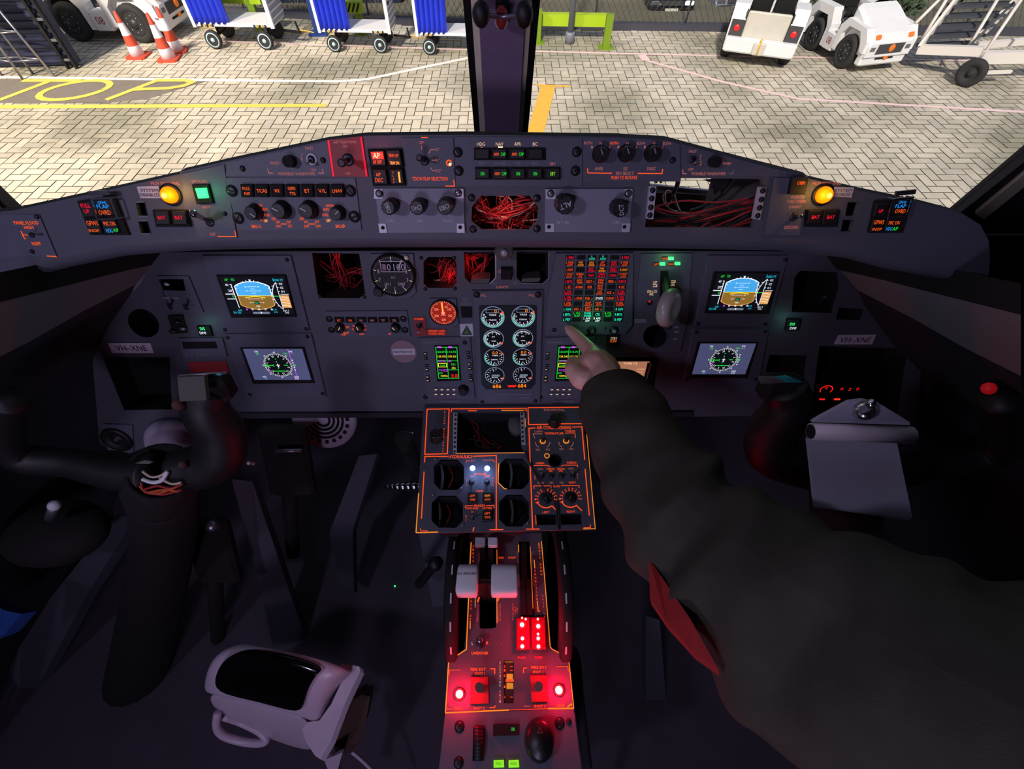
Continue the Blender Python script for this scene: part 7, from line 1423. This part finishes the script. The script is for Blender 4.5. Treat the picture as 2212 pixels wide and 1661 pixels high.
# baggage carts
def cart():
    t = thing('baggage_cart', (0, 0, 0), 'x', 'baggage cart', 'baggage carts with blue curtains', local=True); Lc = 1.72
    m = MB(); m.box((Lc / 2, .36, .44), (Lc, .74, .07), 'cartwhite', bev=.01); m.build('deck', t)
    m = MB()
    for i in range(6): x = .08 + i * .125; m.tube([(x, .01, .46), (x + .02, .0, 1.2), (x, 0, 1.95)], .075, 'curtain', 10, 4, squash=.25)
    m.box((.40, .02, 1.2), (.72, .02, 1.48), 'curtain'); m.build('curtain', t)
    m = MB(); m.box((.0, .36, 1.2), (.04, .76, 1.52), 'cartwhite'); m.bar((-.0, -.02, .40), (0, -.02, 2.0), .07, .05, 'cartwhite'); m.build('end_wall', t)
    m = MB(); m.box((Lc, .36, 1.2), (.03, .72, 1.5), 'cartgrey')
    for i in range(12): m.box((Lc + .02, .36, .54 + i * .12), (.02, .70, .03), 'cartwhite')
    for y in (.2, .52): m.lathe((Lc + .03, y, .95), (1, 0, 0), [(.04, 0), (.035, .01), (0, .012)], 'matblack', 12)
    m.bar((Lc, -.02, .40), (Lc, -.02, 2.0), .08, .05, 'cartwhite'); m.build('ribbed_end', t)
    m = MB(); m.box((Lc / 2, .36, 1.98), (Lc + .1, .85, .05), 'cartwhite'); m.build('roof', t)
    for i, x in enumerate((.28, Lc - .28)):
        m = MB(); m.cyl((x, .0, .18), (x, .66, .18), .02, 'matblack'); m.bar((x, .3, .18), (x, .3, .42), .05, .05, 'matblack'); m.build('axle', t)
        for y, sy in ((-.02, -1), (.68, 1)): wheel(t, x, y, .175, .10, sy, 'hubblue', 'tyre', bolts=False, hub=1.28)
        m = MB()
        for k in range(5): m.box((x - .12 + k * .06, -.032 + (.0), .435), (.03, .012, .05), 'hazyellow' if k % 2 else 'matblack')
        m.build('hazard_strip', t)
    m = MB(); m.bar((Lc, .36, .26), (Lc + .42, .36, .22), .05, .04, 'matblack'); m.bar((Lc + .40, .36, .2), (Lc + .36, .36, .42), .04, .03, 'matblack'); m.build('tow_bar', t)
    m = MB(); m.tube([(Lc + .42, .36, .26), (Lc + .55, .36, .25), (Lc + .72, .36, .22)], .012, 'hazyellow', 6); m.build('tow_rope', t)
    return t
k0 = cart(); g1, g2 = G(471, 104), G(598, 107)
for i, (px, py, sc, lb) in enumerate(((471, 104, .93, 'first baggage cart with blue curtain, nearest the cones'), (727, 111, .82, 'second baggage cart with blue curtain, in the middle of the row'), (930, 117, .78, 'third baggage cart with blue curtain, next to the centre post'))):
    g = G(px, py); o = k0 if i == 0 else copy_tree(k0); place(o, (g.x - .28 * sc, g.y, GZ), math.radians(-3 if i < 2 else -2), lb, sc)
# ribbed container and blue service stool at the left
a, b = G(168, 147), G(-60, 152)
t = thing('cargo_container', (a + b) / 2, 'dark ribbed steel container at the left edge of the apron', 'container'); hh = 1.75; d = (b - a).normalized(); nb = Vector((d.y, -d.x, 0)); nb = nb if nb.y > 0 else -nb; Lc = (b - a).length
m = MB(); c = (a + b) / 2 + nb * .14; m.box((c.x, c.y, GZ + hh / 2 + .05), (Lc, .16, hh), 'container', Matrix.Rotation(math.atan2(d.y, d.x), 3, 'Z'))
for i in range(18): z_ = GZ + .12 + i * .12; m.bar(a + nb * .05 + Vector((0, 0, z_ - GZ)), b + nb * .05 + Vector((0, 0, z_ - GZ)), .05, .05, 'container')
m.build('ribbed_body', t)
m = MB()
for k in (0, .16): p = a - d * (-k) * -1 * 0 + d * k - nb * .02; m.bar(p, p + Vector((0, 0, hh)), .05, .05, 'matblack')
for i in range(7): p = a + Vector((0, 0, .15 + i * .32)) - nb * .02; m.bar(p, p + d * .16, .03, .04, 'steel')
m.build('corner_ladder', t)
t = thing('service_stool', G(60, 158), 'tall steel service stool with blue top in front of the dark container', 'stool')
P = [G(50, 172), G(118, 166), G(4, 163), G(72, 160)]; hT = 1.15; ctr = sum(P, Vector()) / 4
T4 = [p.lerp(ctr, .35) + Vector((0, 0, hT)) for p in P]
for p, q in zip(P, T4): m = MB(); m.cyl(p, q, .022, 'steel', 8); m.build('leg', t)
m = MB(); c = sum(T4, Vector()) / 4; m.box(c + Vector((0, 0, .03)), (.62, .5, .07), 'bluepost', bev=.01); m.build('stool_top', t)
m = MB()
for k in (.25, .62):
    Q = [p.lerp(q, k) for p, q in zip(P, T4)]
    for i, j in ((0, 1), (1, 3), (3, 2), (2, 0)): m.cyl(Q[i], Q[j], .014, 'steel', 6)
m.build('cross_bars', t)
# guard rails
def rail(name, label, posts, beam, h, striped=False):
    t = thing(name, posts[0], label, 'guard rail', 'yellow-green guard rails by the fence')
    for p in posts: m = MB(); m.box(p + Vector((0, 0, h / 2)), (.14, .12, h), 'railgreen'); m.box(p + Vector((0, 0, .01)), (.3, .26, .02), 'railgreen'); m.build('post', t)
    a, b = beam; m = MB(); m.bar(a, b, .16, .20, 'railyellow'); 
    m.build('beam', t)
    if striped:
        m = MB(); dd = (b - a)
        for i in range(int(dd.length / .09)): p = a + dd.normalized() * (.04 + i * .09); m.box(p + Vector((0, -.083, 0)), (.035, .006, .17), 'matblack', Matrix.Rotation(.5, 3, 'Y'))
        m.build('hazard_stripes', t)
p = G(1308, 103); h = hgt(p, 30); rail('guard_rail', 'yellow-green guard rail right of the centre post, behind the lamp post', [p, G(1160, 92)], (Vector((p.x + .12, p.y + .42, GZ + h - .22)), Vector((G(1150, 92).x, p.y + .50, GZ + h - .22))), h)
p = G(566, 77); h = hgt(p, -6); rail('guard_rail', 'yellow-green guard rail between the posts of the first baggage cart', [p], (Vector((p.x - .9, p.y + .1, GZ + h)), Vector((p.x + .25, p.y, GZ + h))), h)
p = G(783, 72); h = hgt(p, 14); rail('guard_rail', 'yellow guard rail with black striped end beside the dark blue post', [p], (Vector((p.x - .55, p.y, GZ + h)), Vector((p.x + .12, p.y, GZ + h))), h, True)
p = G(690, 74); t = thing('signal_post', p, 'dark blue post standing between the first and second baggage carts', 'post'); m = MB(); m.box(p + Vector((0, 0, .55)), (.16, .14, 1.1), 'bluepost', bev=.01); m.box(p + Vector((0, 0, .02)), (.4, .3, .04), 'bluepost'); m.box(p + Vector((0, 0, 1.12)), (.4, .2, .2), 'bluepost', bev=.02); m.build('post_shaft', t)
# lamp post
p = G(1230, 93); t = thing('lamp_post', p, 'grey round lamp post on a thick base sleeve', 'lamp post'); h = hgt(p, 68); m = MB(); m.lathe(p, (0, 0, 1), [(.10, 0), (.10, h - .03), (.085, h)], 'darkgrey' if 0 else 'polegrey', 20); m.build('base_sleeve', t)
m = MB(); m.lathe(p, (0, 0, 1), [(.062, h), (.055, 4.5)], 'polegrey', 20); m.build('pole', t)
# cars in the sunken car park behind the fence
def car(key, loc, rz, label, s, lit=False):
    t = thing('parked_car', loc, label, 'car', 'cars behind the fence', rz=rz, local=True)      # front = -Y
    prof = [(-2.2, .35), (-2.25, .55), (-2.15, .78), (-1.3, .92), (-.75, 1.40), (.9, 1.45), (1.7, 1.0), (2.2, .95), (2.25, .5), (2.15, .30)]
    m = MB(); ys = [(-.88, .9), (-.84, 1), (-.3, 1.0), (.3, 1.0), (.84, 1), (.88, .9)]; rows = [[Vector((x, y * (1 if abs(x) < .85 else .98), .35 + (z - .35) * k)) for y, z in prof] for x, k in ys]
    m.grid(rows, key, True); m.add(rows[0], [list(range(10))], key); m.add(rows[-1], [list(range(10))], key); m.build('body', t)
    m = MB(); m.box((0, -2.24, .46), (1.5, .10, .22), 'matblack', bev=.02); m.box((0, -2.24, .70), (.8, .06, .14), 'darkgrey'); m.build('front_grille', t)
    m = MB(); m.box((0, -2.31, .50), (.5, .02, .12), 'plate'); m.build('number_plate', t)
    for sx in (-1, 1):
        m = MB(); m.box((sx * .66, -2.2, .70), (.32, .10, .13), 'headlight' if lit and sx > 0 else 'steel', bev=.02); m.build('headlight', t)
        for y in (-1.4, 1.35):
            m = MB(); c = (sx * .80, y, .33); m.lathe(c, (sx, 0, 0), [(.34, -.12), (.34, .06), (.30, .09), (.24, .07)], 'tyre', 24); o = m.build('wheel', t); m = MB()
            for i in range(10): a = i * .628; m.bar(Vector(c) + Vector((sx * .085, 0, 0)), Vector(c) + Vector((sx * .085, math.cos(a) * .22, math.sin(a) * .22)), .03, .02, 'steel', (1, 0, 0))
            m.build('spokes', o)
    m = MB(); m.box((0, .1, 1.2), (1.58, 1.9, .36), 'glassblack', bev=.12); m.build('windows', t)
    t.scale = (s, s, s); return t
def onslope(px, py, d): p = W(px, py, d); p.z = slope_z(p.x, p.y); return p
def slope_hit(px, py):
    for i in range(400):
        d = 9 + i * .05; p = W(px, py, d)
        if p.z <= slope_z(p.x, p.y): return p
    return p
p = slope_hit(1440, 52); car('carblack', p + Vector((0, 1.95 * .66, 0)), 0, 'black car facing the fence with one bright headlight', .62, True)
p = slope_hit(1560, 46); car('carsilver', p + Vector((0, 1.95 * .66, 0)), math.radians(8), 'silver-grey car facing the fence beside the black one', .62)
p = slope_hit(735, 40); car('carblue', p + Vector((0, .6, 0)), math.radians(90), 'dark blue car parked side on behind the baggage carts', .72)
p = slope_hit(2110, 14); car('carblack', p + Vector((0, 1.4, 0)), math.radians(-6), 'dark car beyond the boarding stairs', .62)
# clipped shrubs behind the tugs
m = MB()
for i in range(1800):
    x = random.uniform(7.6, 9.8); y = random.uniform(13.4, 14.6); z_ = slope_z(x, y) + random.uniform(0, 1.3); a, b = random.uniform(0, 6.28), random.uniform(-1, 1); u = Vector((math.cos(a), math.sin(a), b)).normalized() * .09; v = u.orthogonal().normalized() * .05; c = Vector((x, y, z_)); m.add([c - u, c + v, c + u, c - v], [[0, 1, 2, 3]], 'leaf')
tag(m.build('hedge', fix=False), 'dark clipped hedge behind the fence between the two right tugs', 'hedge')
# boarding stairs
t = thing('boarding_stairs', G(2100, 175), 'white mobile boarding stairs on wheels at the right edge of the apron', 'boarding stairs')
A0, A1 = W(1984, 106, 8.75), W(2085, -25, 8.35); B0, B1 = W(2095, 100, 8.9), W(2225, -30, 8.5)
def beam(a, b, w_=.09, h=.14, k='stairwhite', name='beam'): m = MB(); m.bar(a, b, w_, h, k); m.build(name, t)
beam(A0, A1, .05, .22, name='stringer'); beam(B0, B1, .05, .18, name='stringer')
for i in range(6): f = (i + .3) / 6; a, b = A0.lerp(A1, f), B0.lerp(B1, f); m = MB(); m.bar(a, b, .22, .035, 'stairdark'); m.build('tread', t)
wq = G(2078, 186); wq = Vector((wq.x, wq.y, GZ)); beam(A0, wq + Vector((0, .1, .52)), .12, .14, name='base_beam'); beam(wq + Vector((0.05, .12, .42)), wq + Vector((2.2, .2, .42)), .12, .18, name='base_beam'); beam(W(2095, 100, 8.9), wq + Vector((2.2, 1.0, .45)), .09, .10, name='base_beam'); beam(wq + Vector((.15, .0, .22)), wq + Vector((.75, 0.05, .22)), .05, .05, name='jack_leg')
for x0, y0, x1, y1, d0, d1 in ((2080, 122, 2160, -10, 8.7, 8.2), (2115, 132, 2212, -10, 8.6, 8.1), (2195, 135, 2260, 40, 8.6, 8.2), (1990, 88, 2050, -10, 8.7, 8.3), (1978, 50, 2040, -12, 8.5, 8.3)): m = MB(); m.cyl(W(x0, y0, d0), W(x1, y1, d1), .028, 'stairwhite', 8); m.build('support_tube', t)
for x0, y0, x1, y1, d0, d1 in ((2078, 115, 2190, 5, 8.6, 8.3), (2015, 62, 2090, -10, 8.7, 8.4)): m = MB(); m.cyl(W(x0, y0, d0), W(x1, y1, d1), .02, 'stairdark', 8); m.build('brace', t)
m = MB(); ax = Vector((-.72, -.62, 0)).normalized(); c = wq + Vector((0, 0, .22)); m.lathe(c - ax * .06, ax, [(.12, 0), (.20, 0), (.22, .03), (.22, .10), (.20, .13), (.13, .13), (.11, .10), (.05, .09), (.04, .14), (0, .14)], 'tyre', 30); m.build('wheel', t)
# ================================================================== person reaching to the annunciator panel
t = thing('person', Vector((.5, -.15, 0)), 'person in a dark jacket reaching in, index finger on the warning panel', 'person')
H = {'fore': (1352, 900, .665, .029), 'wrist': (1316, 842, .70, .027), 'p1': (1300, 815, .712, .031), 'p2': (1286, 795, .722, .030), 'p3': (1305, 800, .722, .026),
 'i0': (1283, 768, .740, .0150), 'i1': (1262, 744, .760, .0122), 'i2': (1244, 725, .777, .0105), 'i3': (1231, 713, .790, .0090),
 'm0': (1298, 774, .744, .0150), 'm1': (1276, 770, .772, .0120), 'm2': (1254, 783, .770, .0112), 'm3': (1250, 799, .752, .0100),
 'r0': (1311, 783, .742, .0140), 'r1': (1290, 783, .772, .0115), 'r2': (1262, 800, .768, .0105), 'r3': (1262, 815, .748, .0095),
 'k0': (1322, 796, .736, .0125), 'k1': (1304, 800, .762, .0105), 'k2': (1278, 814, .760, .0095), 'k3': (1275, 826, .742, .0085),
 't0': (1286, 824, .705, .021), 't1': (1256, 818, .700, .0175), 't2': (1238, 800, .712, .0140), 't3': (1238, 784, .730, .0118)}
HP = {k: W(*v[:3]) for k, v in H.items()}
m = MB()
for ch in (('fore', 'wrist', 'p1', 'p2', 'i0', 'i1', 'i2', 'i3'), ('p1', 'p3', 'm0', 'm1', 'm2', 'm3'), ('p3', 'r0', 'r1', 'r2', 'r3'), ('p3', 'k0', 'k1', 'k2', 'k3'), ('wrist', 't0', 't1', 't2', 't3'), ('p2', 'm0'), ('p1', 'r0'), ('p1', 'k0')):
    for a, b in zip(ch[:-1], ch[1:]):
        ra, rb = H[a][3], H[b][3]; pa, pb = HP[a], HP[b]; L = (pb - pa).length; st_ = max(2, int(L / .004))
        for i in range(st_ + 1): f = i / st_; m.ball(pa.lerp(pb, f), ra + (rb - ra) * f, 'skin', 10)
o = m.build('hand_and_forearm', t, fix=False)
r = o.modifiers.new('r', 'REMESH'); r.mode = 'VOXEL'; r.voxel_size = .0022; r.use_smooth_shade = True
s_ = o.modifiers.new('s', 'SMOOTH'); s_.iterations = 6; s_.factor = .6
m = MB(); d = (HP['i3'] - HP['i2']).normalized(); up = -(HP['i3'] - CAM).normalized(); up = (up - d * up.dot(d)).normalized(); sd = d.cross(up); c = HP['i3'] + up * .0078 - d * .001
m.grid([[c + sd * x * .0052 * (1 - .15 * abs(y)) + d * y * .006 + up * (.0012 - .0018 * x * x) for x in (-1, -.5, 0, .5, 1)] for y in (-1, -.3, .4, 1)], 'nail'); m.build('fingernail', t, fix=False)
# sleeve and jacket: one long loft with folds
SP = [(1322, 838, .70, .046), (1330, 860, .688, .053), (1352, 915, .66, .060), (1388, 985, .625, .066), (1430, 1060, .59, .072), (1490, 1140, .55, .079), (1570, 1215, .51, .086), (1660, 1290, .47, .093), (1765, 1370, .435, .102), (1890, 1460, .405, .118), (2050, 1560, .38, .138), (2260, 1690, .36, .155), (2520, 1850, .36, .16)]
P = [W(*p[:3]) for p in SP]; R = [p[3] for p in SP]; C = []; RR = []
for i in range(len(P) - 1):
    p0, p1, p2, p3 = P[max(i - 1, 0)], P[i], P[i + 1], P[min(i + 2, len(P) - 1)]
    for k in range(8):
        q = k / 8; C.append(.5 * ((2 * p1) + (p2 - p0) * q + (2 * p0 - 5 * p1 + 4 * p2 - p3) * q * q + (3 * p1 - p0 - 3 * p2 + p3) * q ** 3)); RR.append(R[i] * (1 - q) + R[i + 1] * q)
C.append(P[-1]); RR.append(R[-1])
rows = []; u = None; N_ = 48
for i, c in enumerate(C):
    d = (C[min(i + 1, len(C) - 1)] - C[max(i - 1, 0)]).normalized()
    if u is None: u = (-(c - CAM).normalized()); 
    u = (u - d * u.dot(d)).normalized(); w_ = d.cross(u); row = []; s_ = i / len(C)
    for k in range(N_ + 1):
        a = 2 * math.pi * k / N_; f = 1 + .045 * math.sin(3 * a + s_ * 34) * min(1, s_ * 6) + .05 * math.sin(s_ * 62 + 1.6 * math.sin(a + .6)) * min(1, s_ * 5) * (1 - .5 * s_) + .03 * math.sin(2 * a - s_ * 15)
        fold = .10 * math.exp(-((s_ - .36 - .07 * math.sin(a + 1)) / .022) ** 2) - .08 * math.exp(-((s_ - .41 - .07 * math.sin(a + 1)) / .03) ** 2) + .07 * math.exp(-((s_ - .55 - .1 * math.sin(a)) / .03) ** 2) - .06 * math.exp(-((s_ - .62 - .1 * math.sin(a)) / .035) ** 2)
        row.append(c + (u * math.cos(a) + w_ * math.sin(a)) * RR[i] * (f + fold))
    rows.append(row)
# cuff turned in
cuff = [[c0.lerp(C[0], .16) + (C[0] - C[3]).normalized() * .002 for c0 in rows[0]], [c0.lerp(C[0], .22) - (C[0] - C[3]).normalized() * .02 for c0 in rows[0]]]
m = MB(); m.grid([cuff[1], cuff[0]] + rows, 'sleeve'); o = m.build('jacket_sleeve', t, fix=False); sb = o.modifiers.new('b', 'SUBSURF'); sb.levels = 1; sb.render_levels = 1
m = MB(); m.tube([W(2380, 1600, .36), W(2560, 1750, .42), W(2600, 2200, .60), W(2200, 2800, .85)], .16, 'sleeve', 24, 6, rad=[.13, .17, .18, .19], squash=.8); m.build('jacket_body', t)
# red light on the sleeve's underside, put in as a red-coloured flap
m = MB(); m.extrude([W(1402, 1206, .50), W(1425, 1240, .49), W(1490, 1335, .43), W(1552, 1446, .40), W(1500, 1410, .42), W(1440, 1345, .46), W(1404, 1292, .49)], (.004, -.004, -.012), 'redlitcloth'); m.build('red_lit_flap', t)
light('POINT', 'pedestal_red_glow', (.12, .10, .66), None, .03, (1, .04, .05), shadow_soft_size=.03)
